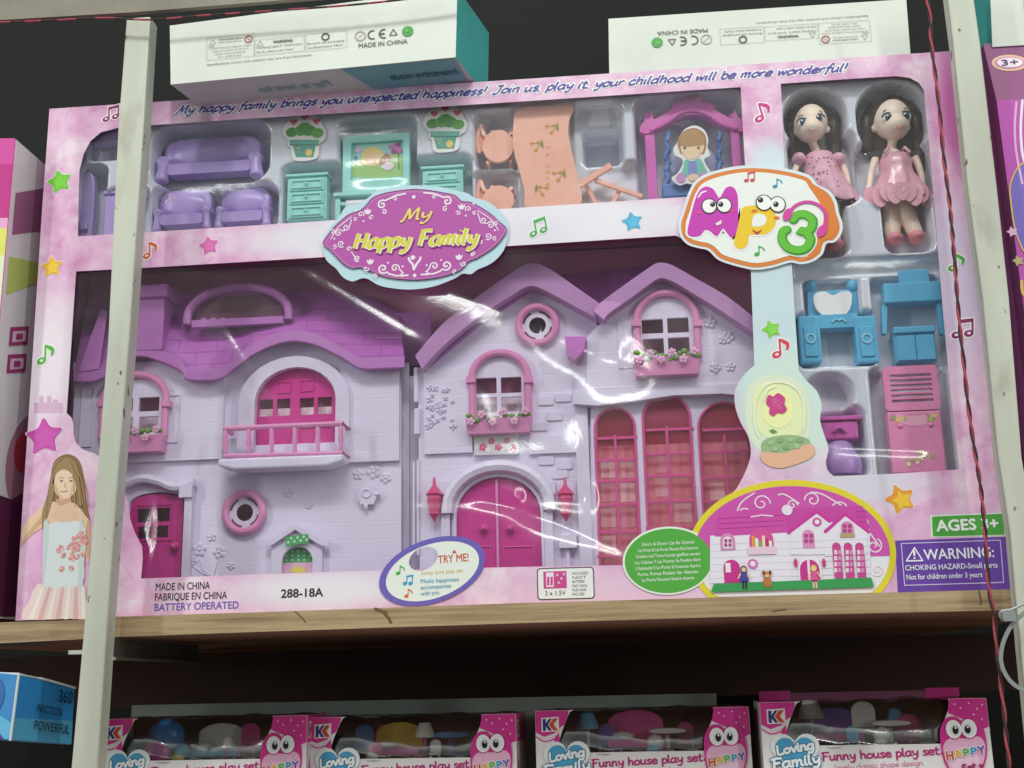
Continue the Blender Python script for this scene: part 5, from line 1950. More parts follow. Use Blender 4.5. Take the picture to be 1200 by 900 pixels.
# ---- windows with pink frames
def win_arched(o, fx0, fy0, fx1, fy1, Y, panes, box, rise):
    """sash of four lights, pink arched frame, flower box"""
    mb = MB()
    a, c, e, f = WR(fx0+6, fy0+6, fx1-6, box[1]+4, Y)
    hs = [rrect(*WR(*p, Y), .0006, 3) for p in panes]
    mb.prism(arch(a, c, e, f, rise*PXM*.85, 14), Y-0.0005, Y+0.0022, lilac_p, holes=hs)
    w = mb.build('window', H, bevel=0.0004)
    mb = MB()
    P = archline(fx0+3.5, fy0+3.5, fx1-3.5, box[1]+4, Y-.002, rise)
    mb.tube([(x, Y-.003, z) for x, z in P], px_r(4.6), pinkp, 10)
    for a in (fx0+2.5, fx1-2.5):
        x, z = U(a, fy0+rise+6, Y-.003)
        mb.box(x-.0032, x+.0032, Y-.0068, Y-.0006, z-.0022, z+.0022, pinkp)
    mb.build('frame', w, smooth=True)
    mb = MB()
    x0, x1, z0, z1 = WR(*box, Y-.006)
    mb.hexa([(x0+.001, Y-.010, z0), (x1-.001, Y-.010, z0), (x1, Y-.012, z1-.002), (x0, Y-.012, z1-.002)],
            [(x0+.001, Y-.0006, z0), (x1-.001, Y-.0006, z0), (x1, Y-.0006, z1-.002), (x0, Y-.0006, z1-.002)], pinkp)
    rr = random.Random(int(fx0))
    n = 15
    for i in range(n):
        x = x0+(x1-x0)*(i+.5)/n
        mb.ell((x+rr.uniform(-.001, .001), Y-.011+rr.uniform(-.001, .001), z1-.001+rr.uniform(-.003, .003)), (.0024, .0016, .0019), leaf_m, 8, 5)
    for i in range(6):
        x = x0+(x1-x0)*(i+.5)/6
        zz = z1-.0015+(.0025 if i % 2 else -.003)+rr.uniform(-.0008, .0008)
        for k in range(5):
            q = 2*PI*k/5+i
            mb.ell((x+.0017*math.cos(q), Y-.0135, zz+.0017*math.sin(q)), (.0014, .0011, .0014), petal_m, 8, 5)
        mb.ell((x, Y-.0142, zz), (.0012, .0009, .0012), plastic('#e59ac8'), 8, 5)
    mb.build('flower_box', w, bevel=0.0005, smooth=True)
    return w


win_arched(o_winA, 550, 410, 622, 492, YR, [(558, 443, 582, 461.5), (587, 442, 611, 460.5), (558.5, 466, 582.5, 484), (587.5, 465, 611.5, 483)], (547, 488, 623, 509), 30)
win_arched(o_winB, 743, 340, 820, 432, YG, [(752, 374.5, 777, 391), (782, 372.5, 807, 390), (753, 397, 778, 415), (783, 395.5, 808, 413)], (743, 417, 820, 441), 34)
win_arched(o_win1, 118, 436, 198, 525, YL-.0035, [(127, 467, 156, 483), (163, 465.5, 187, 482), (128, 489, 156, 506), (163, 488, 186, 505)], (120, 509, 193, 531), 32)
E2 = None

def win_round(px, py, Y, hole_r):
    x, z = U(px, py, Y)
    mb = MB()
    mb.prism(ellipse(x, z, px_r(20), px_r(20), 32), Y-0.0016, Y-.0002, lilac_p, holes=[ellipse(x, z, px_r(10.5), px_r(10.5), 24)])
    w = mb.build('window', H, bevel=0.0003)
    mb = MB()
    mb.ring(x, z, px_r(23.5), px_r(4.6), Y-.003, pinkp)
    mb.build('frame', w, smooth=True)
    mb = MB()
    for k in range(4):
        a = PI/4+k*PI/2+.15
        pts = ellipse(x, z, px_r(17.4), px_r(17.4), 8, 0, a-.42, a+.42)
        mb.ribbon(pts, px_r(2.4), Y-.0018-k*1e-6, darkin)
    mb.build('slot', w)


win_round(287.5, 601, YL, 10)
win_round(630, 382, YR, 10)

# flowered plaque between door and window
mb = MB()
x0, x1, z0, z1 = WR(556, 508, 608, 533, YR-.002)
mb.box(x0, x1, YR-.004, YR-.0002, z0, z1, plastic('#dfd7dd'))
for i, (a, c, r, cc) in enumerate(((566, 524, 5, '#d95c86'), (576, 517, 4, '#d95c86'), (584, 524, 4.5, '#d04a78'), (594, 516, 4, '#d95c86'), (601, 526, 5, '#e0708f'), (572, 527, 3.5, '#f3efe6'), (596, 524, 4, '#f3efe6'), (588, 514, 3, '#c9dca8'), (563, 514, 4, '#cfe0b8'))):
    x, z = U(a, c, YR-.004)
    for k in range(5):
        q = 2*PI*k/5
        mb.flat(ellipse(x+px_r(r)*.6*math.cos(q), z+px_r(r)*.6*math.sin(q), px_r(r)*.45, px_r(r)*.45, 8), YR-.0042-i*1e-5-k*2e-6, ink(cc))
mb.build('flower_plaque', H)

# ---- doors
def grid_door(poly, Y, m, panes, name, knob=(), lines=()):
    mb = MB()
    mb.prism(poly, Y, Y+.003, m, holes=[rrect(*WR(*p, Y), .0006, 3) for p in panes])
    for p in lines:
        x0, x1, z0, z1 = WR(*p, Y)
        mb.prism(rect(x0, x1, z0, z1), Y-.0008, Y-.0001, m, holes=[rect(x0+px_r(1.5), x1-px_r(1.5), z0+px_r(1.5), z1-px_r(1.5))])
    d = mb.build(name, H, bevel=0.0004)
    for a, c in knob:
        k = MB()
        x, z = U(a, c, Y)
        k.ell((x, Y-.003, z), (.0026, .0026, .0026), m)
        k.ell((x, Y-.0005, z), (.0034, .0008, .0034), m)
        k.build('door_knob', d, smooth=True)
    return d


grid_door(archpx(151, 579, 213, 690, YL+.001, 11), YL+.001, mag, [(160, 596, 177, 612), (182, 595, 199, 611), (161, 617, 177, 631), (181, 616, 197, 630)], 'door', [(205, 641)], [(157, 591, 203, 634)])
db = grid_door(archpx(534, 560, 634, 690, YR+.001, 48), YR+.001, mag, [], 'door', [(567, 620), (598, 620)],
          [(543, 640, 576, 690), (590, 640, 626, 690)])
mb = MB()
x0, x1, z0, z1 = WR(581.5, 562, 584.5, 690, YR)
mb.box(x0, x1, YR-.0002, YR+.0006, z0, z1, pinkp)
mb.build('door_seam', db)
grid_door(archpx(300, 433, 393, 545, YL+.001, 41), YL+.001, mag, [(303, 468, 320, 488), (324, 467, 340, 487), (351, 466, 368, 486), (372, 465, 389, 485)], 'door', [],
          [(325, 447, 341, 461), (352, 445, 368, 459), (302, 500, 341, 535), (350, 500, 390, 535)])

# kennel inside
mb = MB()
mb.flat(archpx(332, 642, 366, 659, YL+.001, 16), YL+.0015, ink('#59b36b'))
for i in range(14):
    a, c = 335+(i % 5)*7, 646+(i//5)*5
    mb.flat(ellipse(*U(a, c, YL), px_r(1.5), px_r(1.5), 8), YL+.0012-i*1e-6, ink('#bfe3c4'))
x0, x1, z0, z1 = WR(331, 657, 367, 680, YL)
mb.flat(rect(x0, x1, z0, z1), YL+.0016, ink('#eab9cf'))
for i, (a, c) in enumerate(((343, 668), (349, 666), (355, 668), (349, 671))):
    mb.flat(ellipse(*U(a, c, YL), px_r(4), px_r(3), 10), YL+.0013-i*1e-5, ink('#e2cf6a'))
mb.flat(UP([(336, 641), (336, 630), (362, 626), (363, 636)], YL-.005), YL-.0074, ink('#4fae62'))
for i in range(7):
    mb.flat(ellipse(*U(339+i*3.6, 636-(i % 2)*4-i*.5, YL-.005), px_r(1.7), px_r(1.7), 8), YL-.0076, ink('#cfe8cf'))
mb.build('kennel_sticker', H)

# ---- balcony
mb = MB()
x0, x1, z0, z1 = WR(257, 536, 403, 549, .016)
mb.prism([(x0, z0+.003), (x0+.012, z0), (x1-.012, z0), (x1, z0+.003), (x1, z1), (x0, z1)], .012, YL-.0062, lilac_p)
bal = mb.build('balcony', H, bevel=0.0015)
mb = MB()
def rail_pts(c0, c1):
    return (U(262, c0, .014), U(401, c1, .014))
for c, r in (((502, 496), 3.4), ((534, 530), 2.6)):
    a, b_ = rail_pts(*c)
    mb.tube([(a[0], YL-.004, a[1]), (a[0], .015, a[1]), (b_[0], .015, b_[1]), (b_[0], YL-.004, b_[1])], px_r(r), pinkp, 8)
for i in range(6):
    a = 264+i*27
    xt, zt_ = U(a, 502-i*1.0, .014)
    xb_, zb_ = U(a, 534-i*.8, .014)
    pr = [(0, 1.6), (.12, 3.2), (.3, 2.6), (.55, 3.6), (.75, 2.2), (.9, 3.0), (1, 1.8)]
    mb.tube([(xt+(xb_-xt)*t, .015, zt_+(zb_-zt_)*t) for t, r in pr], [px_r(r) for t, r in pr], pinkp, 8)
mb.build('railing', bal, smooth=True)

# ---- lanterns
for px in (509, 662):
    x, zt_ = U(px, 559, YR-.006)
    _, zb_ = U(px, 611, YR-.006)
    L = zt_-zb_
    mb = MB()
    prof = [(0.0004, zt_), (0.0012, zt_-.10*L), (.0014, zt_-.2*L), (.0052, zt_-.36*L), (.0060, zt_-.40*L), (.0046, zt_-.44*L), (.0050, zt_-.50*L), (.0034, zt_-.80*L), (.0040, zt_-.84*L), (.0018, zt_-.92*L), (.0006, zb_)]
    mb.lathe(x, YR-.007, prof, plastic('#dd4a86'), 8)
    mb.box(x-.0012, x+.0012, YR-.007, YR-.0002, zt_-.72*L, zt_-.62*L, plastic('#dd4a86'))
    mb.build('lantern', H)

# ---- tall pink-glazed windows
for (x0p, y0p, x1p, y1p, rise, rows) in ((700, 479, 747, 662, 23, (512, 538, 562, 590, 622, 650)), (757, 464, 813, 668, 28, (502, 530, 556, 586, 617, 648)), (823, 472, 884, 680, 30, (502, 528, 558, 586, 616, 646))):
    mb = MB()
    Yt = YG+.0068
    mb.prism(archpx(x0p, y0p, x1p, y1p, Yt, rise), Yt, Yt+.0012, glass_pink)
    w = mb.build('window', H)
    mb = MB()
    pl_ = plastic('#dd5a98')
    fr = archpx(x0p, y0p, x1p, y1p, Yt, rise)
    mb.tube([(x, Yt-.001, z) for x, z in fr], px_r(1.8), pl_, 6, closed=True)
    for c in rows:
        x0, x1, z0, z1 = WR(x0p, c, x1p, c+3, Yt)
        mb.box(x0, x1, Yt-.0016, Yt-.0002, z0, z1, pl_)
    xm = (x0p+x1p)/2
    x0, x1, z0, z1 = WR(xm-1.2, y0p+rise+8, xm+1.8, y1p, Yt)
    mb.box(x0, x1, Yt-.0018, Yt-.0002, z0, z1, pl_)
    mb.build('glazing_bar', w, smooth=True)

# ---- hinge and inner returns in the gap between the two halves
mb = MB()
x0, x1, z0, z1 = WR(462, 426, 480, 690, .046)
mb.box(x0, x1, .044, .046, z0, z1, lilac_p)
x0, x1, z0, z1 = WR(479, 440, 500, 690, .046)
mb.box(x0, x1, .047, .049, z0, z1, lilac_p)
x0, x1, z0, z1 = WR(458, 366, 505, 428, .05)
mb.box(x0, x1, .050, .052, z0, z1, roof_p)
for a, c0, c1, r in ((487, 430, 470, 3.2), (488, 478, 508, 4), (484, 540, 640, 1.4), (489, 538, 650, 1.6)):
    x, z0 = U(a, c1, .03)
    _, z1 = U(a, c0, .03)
    mb.tube([(x, .033, z0), (x, .033, z1)], px_r(r), lilac_p, 8)
mb.build('hinge', H, smooth=True)
# ================================================================== TOYS IN THE TRAYS
teal = plastic('#a6e6dd', .25)
peach = plastic('#fdbda8', .25)
purp = plastic('#b79edb', 0.3)
magp = plastic('#d765b8')
bluep = plastic('#62b8dd', 0.3)
pink_t = plastic('#ea8ebb')
rope_b = plastic('#5f83c0')


def base(px, py, Y):
    x, z = U(px, py, Y)
    return (x, Y, z)


def W3(x0, y0, x1, y1, Y):
    return WR(x0, y0, x1, y1, Y)


# ---- purple sofa and armchairs
def soft_chair(x0, y0, x1, y1, name, label, seatf=0.42, feet=True, group=None):
    Y = 0.018
    a, c, e, f = W3(x0, y0, x1, y1, Y)
    w, h = c-a, f-e
    t = thing(name, label, 'toy furniture', ((a+c)/2, Y, e), group)
    aw = min(w*.17, .011)
    mb = MB()
    bp = [(a+aw*.7, e+h*.22), (c-aw*.7, e+h*.22), (c-aw*.35, e+h*.50), (c-aw*.3, e+h*.78), (c-aw*1.0, e+h*.93), (c-w*.24, e+h*.95), ((a+c)/2+w*.06, e+h*.95), ((a+c)/2, e+h*1.0), ((a+c)/2-w*.06, e+h*.95), (a+w*.24, e+h*.95), (a+aw*1.0, e+h*.93), (a+aw*.3, e+h*.78), (a+aw*.35, e+h*.50)]
    mb.prism(cr(bp, 4, True), Y+.001, Y+.011, purp)
    mb.ell(((a+c)/2, Y+.001, e+h*.62), ((c-a)*.40, .0042, h*.27), purp, 24, 12)
    mb.build('backrest', t, remesh=0.0011)
    mb = MB()
    mb.prism(rrect(a+aw*.8, c-aw*.8, e+h*.14, e+h*.36, .002), Y-.006, Y+.006, purp)
    mb.build('seat', t, bevel=.0022, seg=3)
    for s, xc in ((1, a+aw*.5), (-1, c-aw*.5)):
        mb = MB()
        mb.tube([(xc, Y-.007, e+h*.40), (xc, Y+.008, e+h*.46)], aw*.46, purp, 12)
        mb.tube([(xc, Y-.004, e+h*.38), (xc-s*aw*.12, Y-.004, e+h*.06)], [aw*.36, aw*.46], purp, 12)
        mb.ell((xc-s*aw*.12, Y-.004, e+h*.06), (aw*.5, aw*.5, h*.08), purp)
        mb.build('armrest', t, remesh=0.0010)
    return t


soft_chair(187, 158, 310, 214, 'toy_sofa', 'wide purple toy sofa with a curved back, in the upper tray above two armchairs')
soft_chair(183, 219, 250, 274, 'toy_armchair', 'small purple toy armchair below the sofa, right beside the pale post', .45, group='purple toy armchairs')
soft_chair(255, 217, 319, 270, 'toy_armchair', 'small purple toy armchair below the sofa, nearest the teal cabinet', .45, group='purple toy armchairs')


def low_bench(x0, y0, x1, y1, name, label):
    Y = 0.018
    a, c, e, f = W3(x0, y0, x1, y1, Y)
    h = f-e
    t = thing(name, label, 'toy furniture', ((a+c)/2, Y, e))
    mb = MB()
    mb.prism([(a+.001, e+h*.42), (c, e+h*.5), (c, f), (a+.003, f-.001)], Y-.004, Y+.008, purp)
    mb.build('seat', t, bevel=.0018, seg=3)
    for xc in (a+.006, c-.004):
        mb = MB()
        mb.lathe(xc, Y+.001, [(.002, e), (.0032, e+h*.15), (.0022, e+h*.3), (.003, e+h*.46)], purp, 12)
        mb.build('leg', t, smooth=True)
    return t


low_bench(103, 152, 152, 184, 'toy_bench', 'purple toy bench half hidden at the upper left corner of the carton window')
Y = .018
a, c, e, f = W3(96, 198, 112, 290, Y)
t = thing('toy_headboard', 'tall purple toy bed end partly covered by the left edge of the window', 'toy furniture', ((a+c)/2, Y, e))
mb = MB()
mb.prism(cr([(a, e), (c-.003, e), (c, e+.02), (c-.001, f-.012), (c-.005, f-.003), (a, f)], 3, True), Y-.003, Y+.004, purp)
mb.build('panel', t, bevel=.0012)
mb = MB()
mb.box(a+.001, c-.003, Y-.006, Y-.003, e+.012, e+.018, purp)
mb.build('ledge', t, bevel=.0008)
a, c, e, f = W3(124, 226, 150, 280, Y)
t = thing('toy_nightstand', 'narrow purple toy nightstand peeping out at the left side of the pale post', 'toy furniture', ((a+c)/2, Y, e))
mb = MB()
mb.box(a, c, Y-.004, Y+.006, e, f-.003, purp)
mb.build('body', t, bevel=.0012)
mb = MB()
mb.box(a-.001, c+.001, Y-.0055, Y+.007, f-.003, f, purp)
mb.build('top', t, bevel=.0008)

# ---- teal television set and cabinets
Y = .016
def cabinet(x0, y0, x1, y1, label, rows):
    a, c, e, f = W3(x0, y0, x1, y1, Y)
    t = thing('toy_cabinet', label, 'toy furniture', ((a+c)/2, Y, e))
    mb = MB()
    mb.box(a+.0012, c-.0012, Y-.003, Y+.008, e, f-.0022, teal)
    mb.build('body', t, bevel=.0005)
    mb = MB()
    mb.box(a, c, Y-.005, Y+.009, f-.0021, f, teal)
    mb.build('top', t, bevel=.0005)
    for i in range(rows):
        z1 = f-.0040-i*(f-e-.004)/rows
        z0 = z1-(f-e-.004)/rows+.0012
        mb = MB()
        mb.box(a+.003, c-.003, Y-.0046, Y-.0031, z0, z1, teal)
        mb.prism(rect(a+.0046, c-.0046, z0+.0014, z1-.0014), Y-.0056, Y-.0047, teal, holes=[rect(a+.0056, c-.0056, z0+.0024, z1-.0024)])
        d = mb.build('drawer', t, bevel=.0003)
        mb = MB()
        mb.ell(((a+c)/2, Y-.0064, (z0+z1)/2), .0012, teal, 10, 6)
        mb.build('knob', d, smooth=True)


cabinet(336, 206, 386, 259, 'teal toy cabinet with drawers, left of the toy television', 3)
cabinet(494, 197, 545, 250, 'teal toy cabinet with drawers, right of the toy television', 3)
a, c, e, f = W3(392, 226, 492, 256, Y)
t = thing('toy_television_bench', 'low teal toy bench standing under the toy television', 'toy furniture', ((a+c)/2, Y, e))
mb = MB()
mb.box(a, c, Y-.005, Y+.009, f-.003, f, teal)
mb.build('top', t, bevel=.0006)
mb = MB()
mb.box(a+.002, c-.002, Y-.002, Y+.008, f-.009, f-.0062, teal)
mb.build('shelf', t, bevel=.0005)
for x in (a+.003, (a+c)/2, c-.003):
    mb = MB()
    mb.box(x-.0018, x+.0018, Y-.003, Y+.008, e, f-.0031, teal)
    mb.build('leg', t, bevel=.0004)
a, c, e, f = W3(403, 160, 481, 226, Y)
t = thing('toy_television', 'teal framed toy television with a colourful sticker picture, between two teal cabinets', 'toy television', ((a+c)/2, Y, e))
mb = MB()
s0, s1, s2, s3 = W3(411.5, 165.5, 472, 209, Y-.004)
mb.prism(rect(a, c, e, f), Y-.004, Y+.003, teal, holes=[rect(s0, s1, s2, s3)])
mb.box(a+.001, c-.001, Y+.0032, Y+.005, e+.001, f-.001, teal)
mb.build('frame', t, bevel=.0006)
mb = MB()
mb.box((a+c)/2-.015, (a+c)/2+.015, Y-.003, Y+.006, e-.0022, e-.0001, teal)
mb.build('foot', t, bevel=.0004)
mb = MB()
ys = Y-.001
mb.box(s0+.0001, s1-.0001, ys, Y+.0028, s2+.0001, s3-.0001, ink('#a9dcd3'))
def sticker(pts, k, cc, n=4):
    mb.flat(cr([U(*q, ys) for q in pts], n, True), ys-.00012*k, ink(cc))
sticker([(413, 207), (413, 192), (428, 184), (446, 186), (462, 180), (471, 185), (471, 206)], 1, '#a9cf86', 3)
sticker([(424, 190), (426, 177), (436, 172), (446, 175), (450, 184), (446, 192), (434, 195)], 2, '#efd98f')
sticker([(429, 188), (431, 180), (438, 179), (443, 184), (441, 190), (435, 193)], 3, '#f3cda6')
sticker([(444, 190), (452, 180), (458, 184), (457, 190), (450, 194)], 3, '#b98268')
sticker([(446, 196), (455, 190), (462, 194), (456, 200)], 4, '#f2e3ea')
for i, (px, py) in enumerate(((459, 172), (466, 170), (469, 177), (462, 178), (465, 174))):
    mb.flat(ellipse(*U(px, py, ys), px_r(4), px_r(3.2), 10), ys-.0005-i*2e-5, ink('#b0509c' if i % 2 else '#d488c0'))
mb.ribbon([U(467, 180, ys), U(467.5, 198, ys)], px_r(1.5), ys-.0004, ink('#6f8f4a'))
mb.flat(ellipse(*U(417, 186, ys), px_r(2.4), px_r(4), 12), ys-.0004, ink('#3f92b8'))
mb.flat(ellipse(*U(420, 176, ys), px_r(5), px_r(3.4), 12), ys-.00035, ink('#e9c7dc'))
mb.build('screen_picture', t)

# ---- flower pot cards
def pot_card(px, py, label):
    Y = .0085
    def q(x, y):
        return U(px+x, py+y, Y)
    out = [(-15, -24), (-8, -26), (0, -29), (10, -28), (17, -25), (22, -16), (26, -8), (24, 2), (18, 6), (18, 12), (14, 24), (-11, 26), (-15, 12), (-19, 8), (-18, 3), (-25, -6), (-22, -16)]
    mb = MB()
    mb.prism(cr([q(*p) for p in out], 4, True), Y, Y+.0012, ink('#eceae6'), side=card_side)
    for i, (x, y, r) in enumerate(((-14, -7, 8), (-3, -9, 9), (6, -9, 9), (16, -6, 8), (1, -12, 9))):
        mb.flat(ellipse(*q(x, y), px_r(r), px_r(r*.85), 14), Y-.00015-i*2e-5, ink('#5fa545' if i % 2 else '#4c9440'))
    for i, (x, y) in enumerate(((-12, -18), (1, -24), (15, -19))):
        mb.flat(heart(*q(x, y), px_r(10), px_r(9), 20), Y-.0003, ink('#d0405c'))
        mb.flat(heart(*q(x, y+1), px_r(6), px_r(5), 16), Y-.00045, ink('#e06a80'))
    mb.flat([q(-17, 2), q(18, 2), q(17, 8), q(-16, 8)], Y-.0003, ink('#5fae9a'))
    mb.flat([q(-13, 8), q(14, 8), q(11, 22), q(-9, 22)], Y-.0003, ink('#4fa08c'))
    mb.ribbon([q(-16, 8), q(17, 8)], px_r(1.2), Y-.00042, ink('#2f7566'))
    mb.flat(ellipse(*q(6, 17), px_r(4.5), px_r(5), 14), Y-.00045, ink('#e6c869'))
    for x, y in ((-8, 12), (-5, 12), (-6, 16)):
        mb.flat(ellipse(*q(x, y), px_r(1.3), px_r(1.3), 8), Y-.00045, ink('#d9b35c'))
    tag(mb.build('flower_pot_card'), label, 'card cutout', 'flower pot cards')


pot_card(356, 162, 'die-cut card of a potted plant with red hearts, above the left teal cabinet')
pot_card(521, 152, 'die-cut card of a potted plant with red hearts, next to the peach toy chairs')

# ---- peach chairs, table and folding stand
Y = .018
def peach_chair(x0, y0, x1, y1, label):
    a, c, e, f = W3(x0, y0, x1, y1, Y)
    w, h = c-a, f-e
    t = thing('toy_chair', label, 'toy chair', ((a+c)/2, Y, e), 'peach toy chairs')
    mb = MB()
    mb.prism(ellipse(a+w*.58, e+h*.42, w*.40, h*.38, 28), Y-.004, Y-.001, peach)
    mb.build('seat', t, bevel=.0009)
    mb = MB()
    P = cr([(a+w*.08, e+h*.30), (a+w*.05, e+h*.62), (a+w*.12, e+h*.97), (a+w*.22, e+h*.72), (a+w*.36, e+h*.66)], 5)
    mb.tube([(x, Y-.002, z) for x, z in P], .0016, peach, 8)
    mb.prism(cr([(a+w*.09, e+h*.36), (a+w*.24, e+h*.46), (a+w*.24, e+h*.72), (a+w*.13, e+h*.88)], 4, True), Y-.001, Y+.0012, peach)
    mb.build('backrest', t, smooth=True)
    for x, z in ((.30, .1), (.86, .12), (.90, .75), (.42, .8)):
        mb = MB()
        mb.tube([(a+w*x, Y-.001, e+h*z), (a+w*x*1.02, Y+.012, e+h*(z-.04))], .0015, peach, 8)
        mb.build('leg', t, smooth=True)


peach_chair(558, 145, 604, 195, 'peach toy chair with a round seat, the upper one left of the wavy table top')
peach_chair(558, 211, 604, 256, 'peach toy chair with a round seat, the lower one left of the wavy table top')
Y = .0105
t = thing('toy_table', 'peach toy table top with a wavy outline and printed cherries, laid upright', 'toy table', base(640, 240, Y))
mb = MB()
out = cr([U(*q, Y) for q in ((607, 128), (640, 125), (671, 124), (668, 138), (666, 152), (668, 170), (673, 190), (678, 210), (680, 240), (645, 244), (617, 244), (615, 225), (610, 205), (604, 185), (601, 165), (602, 145))], 4, True)
mb.prism(out, Y-.001, Y+.002, peach)
top = mb.build('tabletop', t, bevel=.0007)
mb = MB()
yy = Y-.00115
for i, (px, py, s) in enumerate(((646, 152, 1), (628, 172, 1), (654, 207, 1), (636, 224, -1))):
    for k, (dx, dy) in enumerate(((-5, -3), (0, 5), (3, -4))):
        mb.flat(ellipse(*U(px+dx*s, py+dy, Y), px_r(2.6), px_r(2.5), 12), yy-k*1e-5, ink('#d79a2c'))
        mb.ribbon([U(px+dx*s, py+dy, Y), U(px+7*s, py-4, Y)], px_r(.7), yy-k*1e-5-4e-5, ink('#9a8442'))
    mb.flat(cr([U(px+7*s, py-8, Y), U(px+9*s, py-2, Y), U(px+8*s, py+3, Y), U(px+6*s, py-2, Y)], 3, True), yy-1e-4, ink('#8a8a4a'))
gl = ink('#e3b06a')
for i, ch in enumerate('My Home'):
    if ch != ' ':
        text(mb, ch, (639.5, 176+i*7.0), (644, 176+i*7.0), Y, yy-1e-4, gl, 5)
mb.build('cherry_print', top)
Y = .0095
t = thing('toy_stool_frame', 'peach folding toy stand with crossed bars, to the right of the wavy table top', 'toy furniture', base(700, 240, Y))
def bar(p0, p1, r, y0=0, y1=0, name='bar'):
    mb = MB()
    a, c = U(*p0, Y), U(*p1, Y)
    dx, dz = c[0]-a[0], c[1]-a[1]
    l = math.hypot(dx, dz)
    nx_, nz_ = -dz/l*px_r(r), dx/l*px_r(r)
    mb.hexa([(a[0]-nx_, Y+y0, a[1]-nz_), (c[0]-nx_, Y+y1, c[1]-nz_), (c[0]+nx_, Y+y1, c[1]+nz_), (a[0]+nx_, Y+y0, a[1]+nz_)],
            [(a[0]-nx_, Y+y0+.003, a[1]-nz_), (c[0]-nx_, Y+y1+.003, c[1]-nz_), (c[0]+nx_, Y+y1+.003, c[1]+nz_), (a[0]+nx_, Y+y0+.003, a[1]+nz_)], peach)
    mb.build(name, t, bevel=.0005)
bar((662, 227), (716, 193), 4.0)
bar((697, 209), (753, 227), 2.8, .002, .004)
bar((686, 213), (699, 236), 2.6, .0045, .006, 'leg')
bar((716, 238), (727, 216), 2.6, .0055, .006, 'leg')
bar((712, 233), (745, 238), 2.2, .009, .009)
bar((676, 222), (682, 240), 2.2, .005, .006, 'leg')

# ---- magenta swing with blue ropes
Y = .018
t = thing('toy_swing', 'magenta toy garden swing frame with blue ropes and seat, right end of the upper tray', 'toy swing', base(810, 245, Y))
for x0, x1 in ((757, 769), (858, 869)):
    a, c, e, f = W3(x0, 140, x1, 248, Y)
    mb = MB()
    mb.box(a, c, Y-.004, Y+.004, e, f, magp)
    mb.ell(((a+c)/2, Y, f+.002), (.0035, .0035, .003), magp)
    mb.build('upright', t, bevel=.0012)
mb = MB()
co = [U(*q, Y) for q in ((750, 158), (752, 148), (760, 143), (764, 134), (766, 143), (776, 138), (786, 132), (790, 124), (800, 124), (803, 118), (812, 115), (821, 118), (824, 123), (834, 125), (838, 132), (848, 138), (858, 142), (860, 130), (864, 140), (871, 146), (873, 156), (868, 158), (850, 153), (838, 146), (825, 140), (812, 138), (798, 140), (785, 147), (774, 153), (760, 160))]
mb.prism(cr(co, 3, True), Y-.005, Y+.003, magp)
ci = [U(*q, Y-.006) for q in ((762, 153), (780, 144), (795, 133), (812, 129), (828, 133), (845, 144), (864, 151))]
mb.tube([(x, Y-.005, z) for x, z in cr(ci, 5)], .0018, magp, 8)
mb.build('canopy', t, bevel=.001, smooth=True)
for px in (782, 843):
    mb = MB()
    P = [(U(px+1.6*math.sin(i*1.3), 155+i*3.4, Y)[0], Y-.001+.0006*math.cos(i*1.3), U(px, 155+i*3.4, Y)[1]) for i in range(20)]
    mb.tube(P, [.0016+.0005*(i % 2) for i in range(20)], rope_b, 8)
    mb.build('rope', t, smooth=True)
mb = MB()
a, c, e, f = W3(776, 217, 850, 234, Y)
mb.box(a, c, Y-.006, Y+.006, e, f, rope_b)
mb.build('swing_seat', t, bevel=.0018, seg=3)
mb = MB()
P = cr([U(*q, Y) for q in ((780, 224), (776, 200), (790, 172), (812, 162), (832, 172), (848, 200), (845, 224))], 4)
mb.prism(P, Y+.005, Y+.008, plastic('#b9bbdc'))
mb.build('swing_back', t, bevel=.001)

# girl card sitting on the swing
Y = .0075
mb = MB()
def q_(x, y):
    return U(x, y, Y)
mb.prism(cr([q_(*p) for p in ((796, 160), (803, 151), (814, 147), (825, 152), (830, 163), (829, 172), (832, 182), (825, 187), (830, 197), (835, 207), (829, 213), (820, 211), (814, 216), (804, 215), (796, 217), (787, 209), (794, 203), (800, 192), (799, 186), (791, 182), (789, 174), (793, 168))], 4, True), Y, Y+.0011, ink('#ece9e6'), side=card_side)
def gp(pts, k, cc, n=4):
    mb.flat(cr([q_(*p) for p in pts], n, True) if n else [q_(*p) for p in pts], Y-.00014*k, ink(cc))
gp([(796, 176), (794, 166), (800, 155), (813, 150), (825, 156), (828, 167), (826, 178), (822, 181), (800, 181)], 1, '#a87c4a')
gp([(798, 177), (799, 168), (812, 171), (824, 168), (824, 177), (819, 184), (811, 187), (803, 184)], 2, '#f0d0ae')
gp([(797, 170), (800, 157), (813, 152), (824, 159), (825, 169), (818, 171), (806, 172)], 3, '#b68a55')
for x in (802.5, 818.5):
    mb.flat(ellipse(*q_(x, 173.5), px_r(1.5), px_r(1.9), 10), Y-.0005, ink('#4a3a30'))
for x in (800, 821):
    mb.flat(ellipse(*q_(x, 179), px_r(2.2), px_r(1.5), 10), Y-.00035, ink('#eeb4a2'))
gp([(803, 187), (811, 189), (820, 186), (826, 196), (829, 205), (817, 206), (803, 207), (797, 208), (801, 196)], 2, '#74bfae', 3)
gp([(807, 190), (811, 189), (816, 190), (816, 204), (807, 205)], 3, '#7a8ccc', 2)
gp([(792, 209), (797, 203), (803, 205), (802, 213), (796, 214)], 4, '#c78fc4', 3)
gp([(818, 205), (825, 202), (832, 207), (826, 211), (820, 210)], 4, '#c78fc4', 3)
gp([(806, 207), (814, 204), (819, 208), (811, 213)], 5, '#efcaa6', 3)
